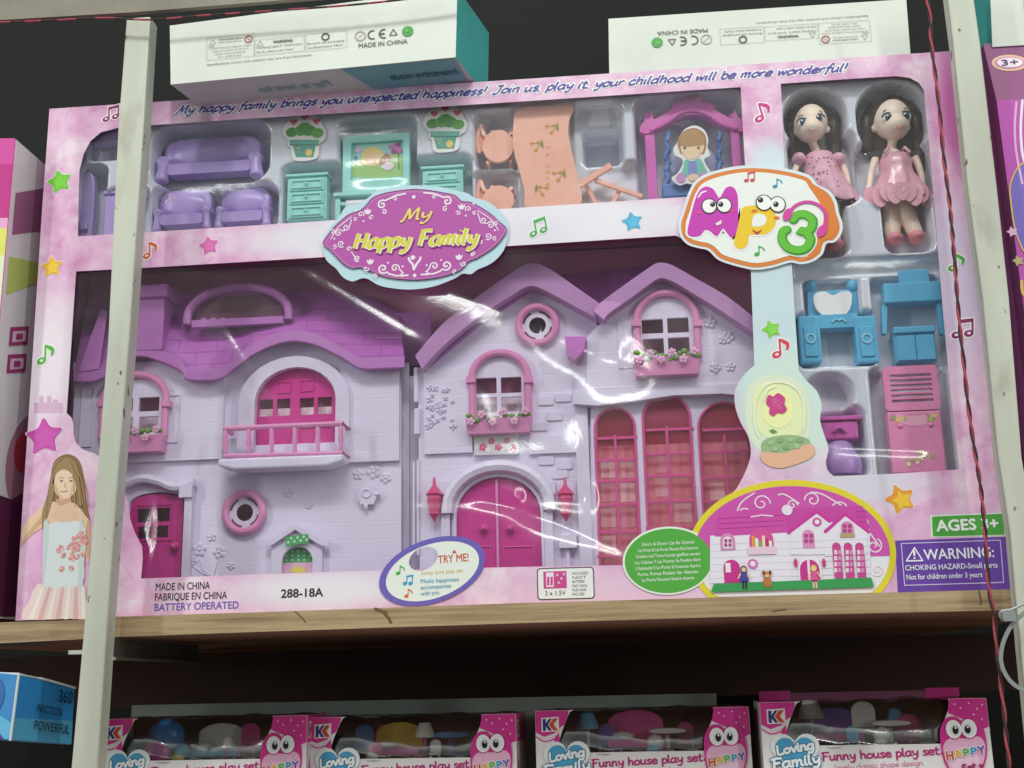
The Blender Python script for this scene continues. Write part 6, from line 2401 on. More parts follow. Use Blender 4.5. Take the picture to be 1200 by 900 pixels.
tag(mb.build('girl_card'), 'die-cut card of a little brown-haired cartoon girl sitting on the magenta swing', 'card cutout')

# ---- the two dolls
skin_m = mat('doll_skin', '#ffe6d3', rough=0.42, sss=0.25)
hair_m = mat('doll_hair', '#3b2520', rough=0.34, vary=0.35, vscale=350, bump=0.25, bscale=900)
shoe_m = plastic('#e8919a')


def dress_mat(name, h, dots):
    m = mat(name, h, rough=0.5 if dots else 0.26, vary=0.12, vscale=90, bump=0.7 if dots else .35, bscale=260 if dots else 120, coat=0 if dots else .3)
    return m


def eye_parts(t, cx, cz, y, r, face):
    """painted eye, iris and highlight on the front of the face"""
    mb = MB()
    mb.ell((cx, y, cz), (r, r*.35, r*.82), mat('eye_white', '#eef2f2', .2), 16, 8)
    mb.ell((cx, y-r*.22, cz), (r*.72, r*.22, r*.76), mat('eye_iris', '#2f5f78', .2), 14, 8)
    mb.ell((cx, y-r*.36, cz), (r*.42, r*.16, r*.5), mat('eye_pupil', '#15181c', .15), 12, 8)
    mb.ell((cx-r*.22, y-r*.50, cz+r*.3), (r*.16, r*.06, r*.18), mat('eye_white', '#eef2f2', .2), 8, 6)
    P = [(cx+r*1.15*math.cos(a), y-r*.1, cz+r*.95*math.sin(a)) for a in [PI*(.05+.9*i/8) for i in range(9)]]
    mb.tube(P, r*.17, mat('eye_lash', '#20181c', .4), 6)
    mb.build('eye', t, smooth=True)
    mb = MB()
    P = [(cx+r*1.2*math.cos(a), y+.0004, cz+r*.3+r*1.4*math.sin(a)) for a in [PI*(.25+.5*i/6) for i in range(7)]]
    mb.tube(P, r*.10, mat('brow', '#7d5540', .5), 6)
    mb.build('eyebrow', t, smooth=True)


def doll(name, label, hx, hy, sc, turn, hips, feet, arms, dress_c, tilt, full):
    """hx,hy: middle of the face in the picture; turn: sideways shift of the features"""
    Y = .020
    fx, fz = U(hx, hy, Y)
    k = sc*PXM
    t = thing(name, label, 'doll', (fx, Y, U(*feet[0], Y)[1]))
    def P(px, py, dy=0):
        x, z = U(px, py, Y)
        return (x, Y+dy, z)
    # one continuous body: head, neck, trunk, arms, legs
    mb = MB()
    mb.ell((fx, Y+.001, fz+4*k), (24.5*k, .0145, 28*k), skin_m, 24, 16)
    mb.ell((fx+turn*4*k, Y-.0042, fz-12*k), (18.5*k, .0120, 16*k), skin_m, 24, 16)
    mb.ell((fx+turn*8*k, Y-.0128, fz-11.5*k), (2.4*k, .0022, 2.2*k), skin_m, 12, 8)
    for s in (-1, 1):
        mb.ell((fx+s*23*k-turn*4*k, Y+.003, fz-6*k), (3.4*k, .003, 6*k), skin_m, 12, 8)
    nk, hp = P(*hips[0]), P(*hips[1])
    mb.tube([(fx, Y+.002, fz-22*k), (nk[0], Y+.002, nk[2])], 6.2*k, skin_m, 14)
    mid = [(nk[0]+(hp[0]-nk[0])*s, Y+.001, nk[2]+(hp[2]-nk[2])*s) for s in (0, .15, .45, .75, 1)]
    mb.tube(mid, [9*k, 15*k, 13*k, 14*k, 15*k], skin_m, 16)
    for s, arm in zip((-1, 1), arms):
        q = [P(x, y, d) for x, y, d in arm]
        mb.tube(cr(q, 4), [5.6*k-(2.0*k)*i/(4*(len(q)-1)) for i in range(4*(len(q)-1)+1)], skin_m, 12)
        h = q[-1]
        # mitten palm, four short fingers and a thumb
        u = (Vector(q[-1])-Vector(q[-2])).normalized()
        sd = Vector((u.z, 0, -u.x))
        hv = Vector(h)
        mb.ell(tuple(hv+u*2.5*k), (3.8*k, .0018, 4.2*k), skin_m, 12, 8)
        for j in range(4):
            b0 = hv+u*5*k+sd*((j-1.5)*1.9*k)
            mb.tube([tuple(b0), tuple(b0+u*(3.4-abs(j-1.4)*.5)*k+Vector((0, -.0005, 0)))], [1.05*k, .8*k], skin_m, 8)
        b0 = hv+u*1.5*k-sd*(3.2*k*s)
        mb.tube([tuple(b0), tuple(b0+u*3.2*k-sd*(2.0*k*s))], [1.3*k, .9*k], skin_m, 8)
    for (x, y), s in zip(feet, (-1, 1)):
        fp = P(x, y)
        st = (hp[0]+s*8*k, Y+.001, hp[2]-4*k)
        q = [st, ((st[0]*.5+fp[0]*.5), Y, (st[2]+fp[2])/2), (fp[0]+(0), Y, fp[2]+10*k), (fp[0], Y-.001, fp[2]+3*k)]
        mb.tube(cr(q, 4), [11.5*k-4.0*k*i/12+1.4*k*math.sin(PI*i/12) for i in range(13)], skin_m, 12)
    body = mb.build('body', t, remesh=.0008)
    # shoes
    for x, y in feet:
        fp = P(x, y)
        mb = MB()
        mb.ell((fp[0], Y-.003, fp[2]+1*k), (11.5*k, .0085, 8.5*k), shoe_m, 16, 10)
        mb.ell((fp[0], Y+.001, fp[2]+7*k), (7*k, .0045, 5*k), shoe_m, 16, 8)
        mb.build('shoe', t, remesh=.0009)
    # face
    for s in (-1, 1):
        eye_parts(t, fx+s*11.2*k+turn*7*k, fz-4.0*k+s*tilt*k, Y-.0124+abs(s*1+turn)*.0007, 7.2*k, body)
    mb = MB()
    cx, cz = fx+turn*8*k, fz-19*k
    lip = mat('lips', '#e08a92', .3)
    yq = Y-.0143
    up = [(cx-5*k, yq+.0006, cz), (cx-2*k, yq, cz+1.4*k), (cx, yq, cz+.8*k), (cx+2*k, yq, cz+1.4*k), (cx+5*k, yq+.0006, cz)]
    mb.tube(cr(up, 4), .8*k, lip, 8)
    lo = [(cx-4.4*k, yq+.0006, cz-.3*k), (cx, yq, cz-2.6*k), (cx+4.4*k, yq+.0006, cz-.3*k)]
    mb.tube(cr(lo, 4), .9*k, lip, 8)
    mb.build('mouth', t, smooth=True)
    # hair: a cap plus two falls
    mb = MB()
    mb.lathe(fx-turn*3*k, Y+.0115, [(25*k, fz-46*k), (29*k, fz-38*k), (33*k, fz-20*k), (35*k, fz-2*k), (34*k, fz+14*k), (30*k, fz+28*k), (23*k, fz+38*k), (13*k, fz+44*k), (4*k, fz+46*k)], hair_m, 30, 1.0, .52)
    mb.ell((fx-turn*1.5*k, Y+.004, fz+13*k), (29*k, .0137, 27.5*k), hair_m, 28, 18)
    for pts, rr in full:
        q = [P(x, y, d) for x, y, d in pts]
        c_ = cr(q, 5)
        n = len(c_)
        r_ = [rr[0]*k+(rr[1]-rr[0])*k*i/(n-1) for i in range(n)]
        mb.tube(c_, r_, hair_m, 14)
    hair = mb.build('hair', t, remesh=.0011)
    # parted strands along the brow
    mb = MB()
    for s in (-1, 1):
        for j in range(6):
            a0 = PI/2+s*(.05+.17*j)
            a1 = PI/2+s*(1.0+.11*j)
            P2 = []
            for i in range(15):
                a = a0+(a1-a0)*i/14
                rx = (25.5+j*.6)*k
                P2.append((fx-turn*1.5*k+rx*math.cos(a)*(1.0), Y-.0085+.0125*(i/14)**1.3+.0012*j, fz+5*k+(27.5+j*.8)*k*math.sin(a)*.98))
            mb.tube(P2, [2.3*k*(1-.3*abs(i-7)/7) for i in range(15)], hair_m, 6)
    mb.build('fringe', hair, remesh=.0008)
    return t, P, k, nk, hp, Y


def hair_fall(*a):
    return None, None


def dress(t, P, k, Y, top, hem, layers, m, dots, strap):
    """gathered skirt: tiers of folded cloth, plus bodice"""
    mb = MB()
    n = 60
    (x0, z0), (x1, z1) = top, hem
    tiers = layers
    vs, fs = [], []
    for i, (px, py, hw, dp, amp) in enumerate(tiers):
        x, z = U(px, py, Y)
        for j in range(n):
            a = 2*PI*j/n
            f = 1+amp*math.sin(9*a+i*.7)+amp*.6*math.sin(17*a+2*i)
            vs.append((x+hw*PXM*f*math.cos(a), Y+dp*f*math.sin(a), z+amp*hw*PXM*.5*math.sin(7*a+1)))
    for i in range(len(tiers)-1):
        for j in range(n):
            j2 = (j+1) % n
            fs.append((i*n+j, (i+1)*n+j, (i+1)*n+j2, i*n+j2))
    mb.add(vs, fs, m)
    d = mb.build('dress', t, smooth=True, angle=180)
    s = d.modifiers.new('thick', 'SOLIDIFY')
    s.thickness = .0007
    s2 = d.modifiers.new('sub', 'SUBSURF')
    s2.levels = s2.render_levels = 1
    return d


dm1 = dress_mat('dotted_dress', '#eab0c4', True)
dm2 = dress_mat('satin_dress', '#efb0c0', False)
t, P, k, nk, hp, Y = doll('toy_doll', 'doll with dark hair and dotted pink dress, partly hidden by the MP3 badge', 950, 147, .86, -.5,
     [(958, 178), (968, 232)], [(960, 290), (978, 290)],
     [[(936, 190, 0), (931, 202, -.002), (930, 216, -.004)], [(984, 190, 0), (991, 204, -.001), (994, 222, -.002)]], None, 2.2,
     [([(930, 136, .006), (929, 150, .006), (932, 182, .007)], (8, 6)), ([(976, 134, .006), (978, 150, .005), (980, 172, .006), (976, 196, .006)], (11, 9)),])
dr = dress(t, P, k, Y, (0, 0), (0, 0), [(960, 180, 15, .007, .0), (960, 188, 19, .0105, .01), (962, 198, 20.5, .0115, .02), (965, 210, 25, .0125, .035), (970, 224, 30, .0140, .05), (976, 236, 32, .0145, .07), (979, 242, 31, .0140, .08)], dm1, True, True)
mb = MB()
rr = random.Random(5)
dot = ink('#8a3a55')
for i in range(46):
    v = rr.random()
    px, py = 960+18*v+rr.uniform(-1, 1)*(15+13*v), 184+54*v
    u = (px-(960+18*v))/(20+12*v)
    if abs(u) > .85:
        continue
    yq = Y-(.0108+.0042*v)*math.sqrt(1-u*u)-.0009
    x, z = U(px, py, yq)
    mb.ell((x, yq, z), (px_r(1.2), .0003, px_r(1.1)), dot, 8, 4)
mb.build('dress_dots', dr)
mb = MB()
for s in (936, 982):
    x, z = U(s, 188, Y)
    mb.ell((x, Y, z), (px_r(9), .008, px_r(9)), dm1, 14, 10)
mb.build('sleeve', dr, smooth=True)

t, P, k, nk, hp, Y = doll('toy_doll', 'doll with dark hair and satin pink dress, both bare legs and pink shoes in view', 1045, 143, .93, .28,
     [(1045, 176), (1050, 232)], [(1047, 283), (1073, 281)],
     [[(1026, 186, 0), (1020, 205, -.003), (1017, 221, -.005)], [(1072, 184, 0), (1078, 203, -.002), (1080, 218, -.003)]], None, .6,
     [([(1019, 132, .006), (1017, 146, .005), (1019, 176, .006)], (10, 8)), ([(1074, 130, .006), (1076, 144, .005), (1079, 170, .006), (1078, 196, .006)], (11, 9)),])
dr = dress(t, P, k, Y, (0, 0), (0, 0), [(1049, 183, 17, .009, .0), (1049, 190, 20.5, .0115, .01), (1050, 203, 19, .0115, .01), (1052, 212, 24, .0130, .05), (1054, 224, 32, .0150, .07), (1056, 234, 36, .016, .09), (1057, 239, 35, .0155, .10)], dm2, False, True)
mb = MB()
for x0, x1 in ((1033, 1039), (1063, 1058)):
    mb.tube([P(x0, 186, -.010), P(x1, 177, -.006), P(x1, 174, .004)], .0011, dm2, 6)
mb.build('strap', dr, smooth=True)
mb = MB()
rr = random.Random(8)
for i in range(9):
    px = 1024+i*8
    x, z = U(px, 228+rr.uniform(-3, 3), Y-.014)
    u = (px-1056)/36
    yq = Y-.0155*math.sqrt(max(.05, 1-u*u))-.0008
    pts = cr([(x-.004, z+.006), (x+.004, z+.006), (x+.005, z-.002), (x, z-.007), (x-.005, z-.002)], 4, True)
    mb.prism(pts, yq-.0005, yq, dm2)
mb.build('petal_trim', dr, bevel=.0002)
# thin clear strap holding the dolls
film2 = clear_mat('tape_film', '#f6f6f8', 0.05, 0.08, bump=.3, bscale=40)
mb = MB()
n = 26
vs, fs = [], []
for i in range(n+1):
    px = 1004+84*i/n
    bul = .016*max(0.0, math.sin(PI*i/n))**.7
    for py in (182, 190):
        x, z = U(px, py-2*math.sin(PI*i/n), .012)
        vs.append((x, .0135-bul*.62, z))
for i in range(n):
    fs.append((2*i, 2*i+1, 2*i+3, 2*i+2))
mb.add(vs, fs, film2)
tag(mb.build('clear_strap', smooth=True, angle=180), 'narrow shiny clear strap across the chest of the doll in the satin dress', 'plastic strap')

# ---- blue vanity with heart mirror
Y = .016
t = thing('toy_vanity', 'blue toy dressing table with a white heart mirror, below the MP3 badge', 'toy furniture', base(982, 425, Y))
mb = MB()
mb.prism([U(*q, Y) for q in ((948, 374), (946, 334), (956, 332), (958, 340), (994, 338), (996, 330), (1004, 331), (1007, 372))], Y+.001, Y+.006, bluep)
for px in (951, 999):
    x, z = U(px, 334, Y)
    mb.ell((x, Y+.002, z), (.004, .004, .0045), bluep)
mb.build('mirror_frame', t, bevel=.001, smooth=True)
mb = MB()
hx, hz = U(976, 357.5, Y-.002)
hp_ = [(953, 350), (956, 344), (966, 342), (976, 346.5), (986, 342), (996, 342.5), (998, 350), (996, 362), (988, 371), (978, 373), (965, 370), (956, 362)]
mb.prism(cr([U(*q, Y-.002) for q in hp_], 4, True), Y-.003, Y+.0005, mat('mirror_foil', '#f6f6f6', rough=.18, coat=.5))
mb.build('mirror', t, bevel=.0006)
for x0, x1 in ((936, 961), (1001, 1027)):
    a, c, e, f = W3(x0, 372, x1, 427, Y)
    mb = MB()
    mb.box(a, c, Y-.005, Y+.008, e, f, bluep)
    d = mb.build('pedestal', t, bevel=.0012)
    mb = MB()
    mb.prism(rect(a+.003, c-.003, e+.004, f-.008), Y-.0062, Y-.0051, bluep)
    mb.ring((a+c)/2, e+.016, .003, .0008, Y-.0064, plastic('#8fd0e8'), 20, 8)
    mb.build('drawer_front', d, bevel=.0004)
a, c, e, f = W3(958, 370, 1004, 386, Y)
mb = MB()
mb.box(a, c, Y-.004, Y+.008, e, f, bluep)
mb.tube([(x, Y-.0045, z) for x, z in (U(974, 380, Y), U(978, 376, Y), U(982, 378, Y), U(986, 376, Y), U(990, 380, Y))], .0008, plastic('#8fd0e8'), 6)
mb.build('table_shelf', t, bevel=.001)

# ---- blue desk and blue stool
t = thing('toy_desk', 'blue toy desk with a raised back panel and thin legs', 'toy furniture', base(1070, 392, Y))
a, c, e, f = W3(1034, 333, 1104, 356, Y)
mb = MB()
mb.box(a, c, Y-.005, Y+.006, e, f, bluep)
mb.build('desktop', t, bevel=.0008)
a2, c2, e2, f2 = W3(1054, 315, 1090, 336, Y)
mb = MB()
mb.box(a2, c2, Y+.001, Y+.007, f+.0002, f2, bluep)
mb.build('back_panel', t, bevel=.0008)
for px, dx in ((1036, 0), (1101, 3)):
    x, z = U(px, 356, Y)
    x2, z2 = U(px+dx, 392, Y)
    mb = MB()
    mb.hexa([(x2-.0014, Y-.002, z2), (x2+.0014, Y-.002, z2), (x+.002, Y-.002, e-.0002), (x-.002, Y-.002, e-.0002)], [(x2-.0014, Y+.004, z2), (x2+.0014, Y+.004, z2), (x+.002, Y+.004, e-.0002), (x-.002, Y+.004, e-.0002)], bluep)
    mb.build('leg', t, bevel=.0004)
a, c, e, f = W3(1048, 384, 1096, 425, Y)
t = thing('toy_cupboard', 'small blue toy cupboard with two doors, below the blue desk', 'toy furniture', ((a+c)/2, Y, e))
mb = MB()
mb.box(a, c, Y-.002, Y+.008, e, f-.004, bluep)
mb.box(a-.0005, c+.0005, Y-.0045, Y+.009, f-.0045, f, bluep)
mb.build('body', t, bevel=.0008)
for x0, x1 in ((a+.001, (a+c)/2-.0003), ((a+c)/2+.0003, c-.001)):
    mb = MB()
    mb.box(x0, x1, Y-.0035, Y-.0021, e+.001, f-.006, bluep)
    mb.build('door', t, bevel=.0004)

# ---- purple pedestal piece and the pink slatted bed end
Y = .018
mb = MB()
x, z0 = U(986, 556, Y)
H_ = U(986, 490, Y)[1]-z0
t = thing('toy_basin', 'purple-pink toy wash basin on a bulging foot, beside the rose lamp print', 'toy furniture', (x, Y, z0))
mb.lathe(x, Y, [(.0125, z0), (.0142, z0+.1*H_), (.0135, z0+.25*H_), (.0095, z0+.42*H_), (.0078, z0+.58*H_)], plastic('#b98fcf'), 24, 1, .6)
mb.build('foot', t, smooth=True)
mb = MB()
mb.box(x-.0125, x+.0125, Y-.006, Y+.007, z0+.582*H_, z0+.93*H_, magp)
bo = mb.build('bowl', t, bevel=.002, seg=3)
mb = MB()
mb.box(x-.0145, x+.0145, Y-.008, Y+.008, z0+.931*H_, z0+H_, magp)
mb.tube(cr([(x-.004, Y-.007, z0+.72*H_), (x, Y-.0085, z0+.80*H_), (x+.004, Y-.007, z0+.72*H_)], 4), .0012, magp, 8)
mb.build('rim', bo, bevel=.001)

Y = .0125
a, c, e, f = W3(1038, 430, 1103, 556, Y)
t = thing('toy_bed', 'pink toy bed with a slatted head end and pale flower stickers', 'toy bed', ((a+c)/2, Y, e))
tw = c-a
mb = MB()
slots = []
for i in range(6):
    z1 = f-.0055-i*.0034
    slots.append(rrect(a+.0042, c-.0042, z1-.0019, z1, .0008, 3))
mb.prism(rrect(a, c, f-.030, f, .003), Y-.004, Y, pink_t, holes=slots)
mb.build('slatted_end', t, bevel=.0005)
mb = MB()
mb.prism(rect(a+.0005, c-.0005, e, f-.0302), Y-.0035, Y+.006, pink_t)
bb = mb.build('mattress_base', t, bevel=.0012)
mb = MB()
for s in (a+.008, c-.008):
    mb.ell((s, Y-.0038, f-.040), (.0016, .0012, .0016), pink_t, 10, 6)
mb.build('knob', bb, smooth=True)
mb = MB()
xm = (a+c)/2
mb.flat(cr([(a+.006, f-.0325), (xm, f-.034), (c-.005, f-.0325), (c-.009, f-.0385), (xm, f-.0405), (a+.010, f-.0385)], 4, True), Y-.0037, ink('#f2a9c6'))
rr = random.Random(2)
for i in range(16):
    s = -1 if i % 2 else 1
    mb.flat(ellipse(xm+s*(.006+.008*rr.random()), f-.0355+rr.uniform(-.002, .0018), .0015, .0010, 8, rr.random()*3), Y-.0038-i*3e-6, ink('#9cab58' if i % 3 else '#e3c86a'))
for i in range(14):
    mb.flat(ellipse(c-.008-rr.random()*.018, e+.004+rr.random()*.010, .0016, .0011, 8, rr.random()*3), Y-.0038-i*3e-6, ink('#a9b05e' if i % 3 else '#e8dcae'))
mb.build('flower_sticker', bb)
# ================================================================== WHITE CARTONS LYING ON TOP
wcard = mat('white_carton', '#dfe2da', rough=0.5, vary=0.10, vscale=16, bump=0.12, bscale=40, coat=0.15)
tealc = mat('teal_carton', '#4fb3ae', rough=0.4, vary=0.15, vscale=22, coat=0.2)
greyc = mat('carton_underside', '#e0d4d8', rough=0.5, vary=0.10, vscale=20)
brown = mat('card_brown', '#8a7a5e', rough=0.8)
gk, gy_, gn, rd = ink('#4c4f4c'), ink('#8b8f8b'), ink('#3f9d3c'), ink('#b0604c')


def face_print(o, r, up, w, h, par, sgn=1):
    """the safety notices printed on a carton face. o: corner, r/up: unit axes of the print (upside-down on a turned carton), w,h: size"""
    O, R, Up = Vector(o), Vector(r), Vector(up)
    N = R.cross(Up).normalized()
    mb = MB()

    def pt(u, v, k=1):
        return O+R*(u*w)+Up*(v*h)+N*(.00022*k)

    def tx(s, u, v, wid, hh, m, b=0.0, k=1):
        text(mb, s, None, None, 0, 0, m, fr=(pt(u, v, k), R, Up, wid*w, hh*h if hh else None), bold=b)

    def line(a, b, wd, m, k=1):
        A, B = pt(*a, k), pt(*b, k)
        d = (B-A).normalized()
        n = N.cross(d)*(wd/2)
        mb.add([A-n, B-n, B+n, A+n], [(0, 1, 2, 3)], m)

    def frame(u0, v0, u1, v1, wd, m):
        for a, b in (((u0, v0), (u1, v0)), ((u1, v0), (u1, v1)), ((u1, v1), (u0, v1)), ((u0, v1), (u0, v0))):
            line(a, b, wd, m)

    def disc(u, v, r_, m, k=1, n=20, hole=0):
        c = pt(u, v, k)
        q = [c+R*(r_*math.cos(2*PI*i/n))+Up*(r_*math.sin(2*PI*i/n)) for i in range(n)]
        if hole:
            q2 = [c+R*(r_*hole*math.cos(2*PI*i/n))+Up*(r_*hole*math.sin(2*PI*i/n)) for i in range(n)]
            mb.add(q+q2, [(i, (i+1) % n, n+(i+1) % n, n+i) for i in range(n)], m)
        else:
            mb.add(q, [tuple(range(n))], m)

    def triangle(u, v, s, m, wd):
        a, b, c = pt(u, v), pt(u+s*1.1/w*1, v), pt(u+s*.55/w, v+s*.95/h)
        for p, q in ((a, b), (b, c), (c, a)):
            d = (q-p).normalized()
            n = N.cross(d)*(wd/2)
            mb.add([p-n, q-n, q+n, p+n], [(0, 1, 2, 3)], m)
    wd = .0002
    frame(.128, .34, .297, .72, wd, gy_)
    frame(.300, .34, .475, .60, wd, gy_)
    frame(.480, .33, .625, .62, wd, gy_)
    triangle(.138, .60, .0040, gy_, .0003)
    tx('WARNING', .134, .555, .020, .022, gk)
    tx('CHOKING HAZARD small parts', .17, .655, .085, .024, gk, .01)
    tx('Not for children under 3 yrs', .172, .61, .08, .024, gk)
    disc(.277, .635, .0030, rd, 1, 20, .74)
    line((.271, .66), (.283, .61), .0005, rd, 2)
    for i, s in enumerate(('ATTENTION! Not suitable for children', 'under 36 months. Small parts', 'retain this packaging', 'for reference')):
        tx(s, .134+.012*i, .52-.05*i, .155-.024*i, .026, gy_)
    triangle(.308, .50, .0040, gy_, .0003)
    tx('WARNING:', .365, .52, .07, .045, gk, .03)
    tx('Choking hazard  Small parts', .306, .455, .16, .030, gk)
    tx('Not for children under 3 years', .306, .38, .13, .030, gk)
    disc(.55, .545, .0030, gk, 1, 20, .66)
    tx('Recycle the packaging', .486, .44, .13, .030, gk)
    tx('Confederation Mark', .486, .37, .125, .030, gk)
    tx('Specifications colours and contents may vary from illustrations', .13, .25, .37, .032, gk)
    disc(.672, .50, .0040, ink('#b9aaa4'), 1, 22, .8)
    line((.663, .46), (.681, .54), .0005, ink('#b9aaa4'), 2)

    def cshape(u, mid):
        c = pt(u, .50)
        n = 14
        ri, ro = .0028, .0037
        A = [PI*.38+(PI*1.24)*i/n for i in range(n+1)]
        q = [c+R*(ro*math.cos(a))+Up*(ro*math.sin(a)) for a in A]+[c+R*(ri*math.cos(a))+Up*(ri*math.sin(a)) for a in A]
        mb.add(q, [(i, i+1, n+2+i, n+1+i) for i in range(n)], gk)
        if mid:
            line((u-.016, .50), (u+.003, .50), .0010, gk, 1.5)
    cshape(.716, False)
    cshape(.755, True)
    triangle(.775, .46, .0048, gk, .0006)
    disc(.838, .50, .0040, gn, 1, 24)
    disc(.835, .51, .0016, ink('#56b050'), 2, 16)
    tx('MADE IN CHINA', .666, .30, .17, .075, gk, .004)
    return mb


# left white carton: front lower edge from (200,101) to (535,67), standing a little forward of the big carton
def white_carton(lt, lb, rb, rt, Y, depth, name, label, flip, under=None, dented=False, left_teal=False, dz=0.0, dx=0.0):
    """front-face corners given in the picture (left-top, left-bottom, right-bottom, right-top)"""
    c = [(*U(*p, Y),) for p in (lb, rb, rt, lt)]
    fr = [(x, Y, z) for x, z in c]
    bk = [(x+dx, Y+depth, z+dz) for x, z in c]
    cen = ((fr[0][0]+fr[1][0])/2, Y+depth/2, min(fr[0][2], fr[1][2]))
    t = thing(name, label, 'carton', cen, 'white cartons on top of the rack')
    mb = MB()
    vs = fr+bk
    mb.add(vs, [(0, 1, 2, 3)], wcard)
    mb.add(vs, [(1, 5, 6, 2), (4, 0, 3, 7)], tealc)
    mb.add(vs, [(5, 4, 7, 6), (3, 2, 6, 7)], wcard)
    mb.add(vs, [(4, 5, 1, 0)], greyc)
    body = mb.build('carton_body', t, bevel=.0012)
    lb3, rb3, rt3, lt3 = (Vector(p) for p in fr)
    if not flip:
        o, r, up = lb3, (rb3-lb3), (lt3-lb3)
    else:
        o, r, up = rt3, (lt3-rt3), (rb3-rt3)
    w, h = r.length, up.length
    r.normalize()
    up = (up-r*up.dot(r)).normalized()
    o = o + r.cross(up)*.0003
    mb = face_print(o, r, up, w, h, body)
    mb.build('notice_lettering', body)
    return t, body, fr, bk


t, body, fr, bk = white_carton((199, 30), (200, 99), (534, 67), (536, -14), -.034, .062, 'white_carton', 'white carton with MADE IN CHINA upright and a teal end, lying left on top', False, dx=.015)
# printed underside: teal wedge with its upside-down word
mb = MB()
L0, R0, LB, RB = Vector(fr[0]), Vector(fr[1]), Vector(bk[0]), Vector(bk[1])
def under(u, v, k=1):
    p = L0.lerp(R0, u).lerp(LB.lerp(RB, u), v)
    return p+Vector((0, 0, -.0002*k))
mb.add([under(.60, .02), under(.66, .75), under(.98, .52), under(.995, .02)], [(0, 1, 2, 3)], ink('#7fb4c4'))
nv = ink('#3f5f78')
u_, v_ = (under(.7, .3)-under(.95, .3)).normalized(), (under(.9, .05)-under(.9, .6)).normalized()
text(mb, 'Interactive mode', None, None, 0, 0, nv, fr=(under(.97, .36, 3), u_, v_, .048, .0085), bold=.012)
text(mb, 'Play to have fun', None, None, 0, 0, ink('#8fb6c2'), fr=(under(.52, .36, 3), u_, v_, .052, .0085), bold=.012)
mb.build('underside_print', body)
white_carton((713, 22), (714, 88), (1067, 64), (1062, -1), .004, .07, 'white_carton', 'white carton with its safety printing upside down, lying right on top of the pink carton', True)
white_carton((1159, -40), (1163, 55), (1500, 35), (1490, -60), -.012, .07, 'white_carton', 'white carton with a blank visible corner, right of the right-hand post at the top', False)

# ================================================================== NEIGHBOUR CARTONS ON THE BOARD
# left: white and pink carton, its printed end turned towards us
def px3(px, py, Y):
    x, z = U(px, py, Y)
    return Vector((x, Y, z))


pinkbox = mat('pink_carton', '#cf2f8f', rough=0.35, coat=0.3, vary=.1, vscale=8)
whitebox = mat('white_print', '#ded8dc', rough=0.4, vary=.08, vscale=15, coat=.2)
Yf0 = -.022
xf, zf = U(18.5, 163, Yf0)
x_end = U(46, 200, .048)[0]
xw = xf-.25
t = thing('upright_carton', 'tall pink and white carton standing at the left edge, picture printing on its side', 'carton', (xf-.1, .01, .0015))
mb = MB()
zt2 = zf
vs = [(xw, Yf0, .001), (xf, Yf0, .001), (xf, Yf0, zt2), (xw, Yf0, zt2), (xw, .085, .001), (xf+.004, .085, .001), (xf+.004, .085, zt2-.004), (xw, .085, zt2)]
mb.add(vs, [(0, 1, 2, 3)], pinkbox)
mb.add(vs, [(1, 5, 6, 2)], whitebox)
mb.add(vs, [(5, 4, 7, 6), (4, 0, 3, 7), (3, 2, 6, 7), (4, 5, 1, 0)], pinkbox)
body = mb.build('carton_body', t, bevel=.0008)
mb = MB()
# front: magenta, then white, yellow-green lower field
def fp(px, py, k=1):
    x, z = U(px, py, Yf0)
    return (min(x, xf-.0006), z)
for k, (c0, c1, cc) in enumerate(((163, 193, '#d24aa0'), (193, 256, '#c32a86'), (256, 268, '#e7a8cc'), (268, 300, '#dfe06a'), (300, 720, '#e2e6c4'))):
    mb.flat([fp(-90, c1), fp(18, c1-1), fp(18, c0-1), fp(-90, c0)], Yf0+ly(1)-k*1e-5, ink(cc))
mb.build('front_print', body)
mb = MB()
xs_ = xf+.0009
def sp3(px, py, yd, k=1):
    """side face: y depth from a fraction of the carton depth, height from the picture"""
    y = Yf0+(.085-Yf0)*yd
    return (xf+.004*yd+.0002*k, y, U(px, py, y)[1])
def side_poly(pts, cc, k):
    v = [sp3(20, py, yd, k) for yd, py in pts]
    mb.add(v, [tuple(range(len(v)))], ink(cc))
side_poly([(.05, 275), (.98, 268), (.98, 205), (.45, 207), (.45, 222), (.05, 226)], '#9a5f84', 1)
side_poly([(.4, 280), (.8, 278), (.8, 250), (.4, 250)], '#ded3da', 2)
side_poly([(0.04, 345), (.5, 330), (.95, 320), (.95, 300), (.35, 308), (.04, 300)], '#b7c66a', 1)
el = [(.62+.22*math.cos(2*PI*i/24), 333+26*math.sin(2*PI*i/24)) for i in range(24)]
side_poly(el, '#6e4a58', 2)
el = [(.64+.16*math.cos(2*PI*i/24), 328+19*math.sin(2*PI*i/24)) for i in range(24)]
side_poly(el, '#b58f86', 3)
el = [(.75+.28*math.cos(2*PI*i/24), 440+55*math.sin(2*PI*i/24)) for i in range(24)]
side_poly(el, '#8e3f6c', 1.5)
for c in (383, 415):
    side_poly([(.12, c+22), (.34, c+21), (.34, c), (.12, c)], '#a03c74', 2)
    side_poly([(.15, c+18), (.31, c+17), (.31, c+5), (.15, c+5)], '#d9b9cc', 3)
    side_poly([(.19, c+15), (.27, c+15), (.27, c+8), (.19, c+8)], '#a03c74', 4)
el = [(.5+.3*math.cos(2*PI*i/24), 545+60*math.sin(2*PI*i/24)) for i in range(24)]
side_poly(el, '#a8758c', 1.2)
el = [(.45+.17*math.cos(2*PI*i/24), 530+26*math.sin(2*PI*i/24)) for i in range(24)]
side_poly(el, '#b23a4a', 2)
side_poly([(.05, 722), (.97, 722), (.97, 600), (.6, 570), (.3, 585), (.05, 575)], '#5d2747', 1.6)
mb.build('side_print', body)

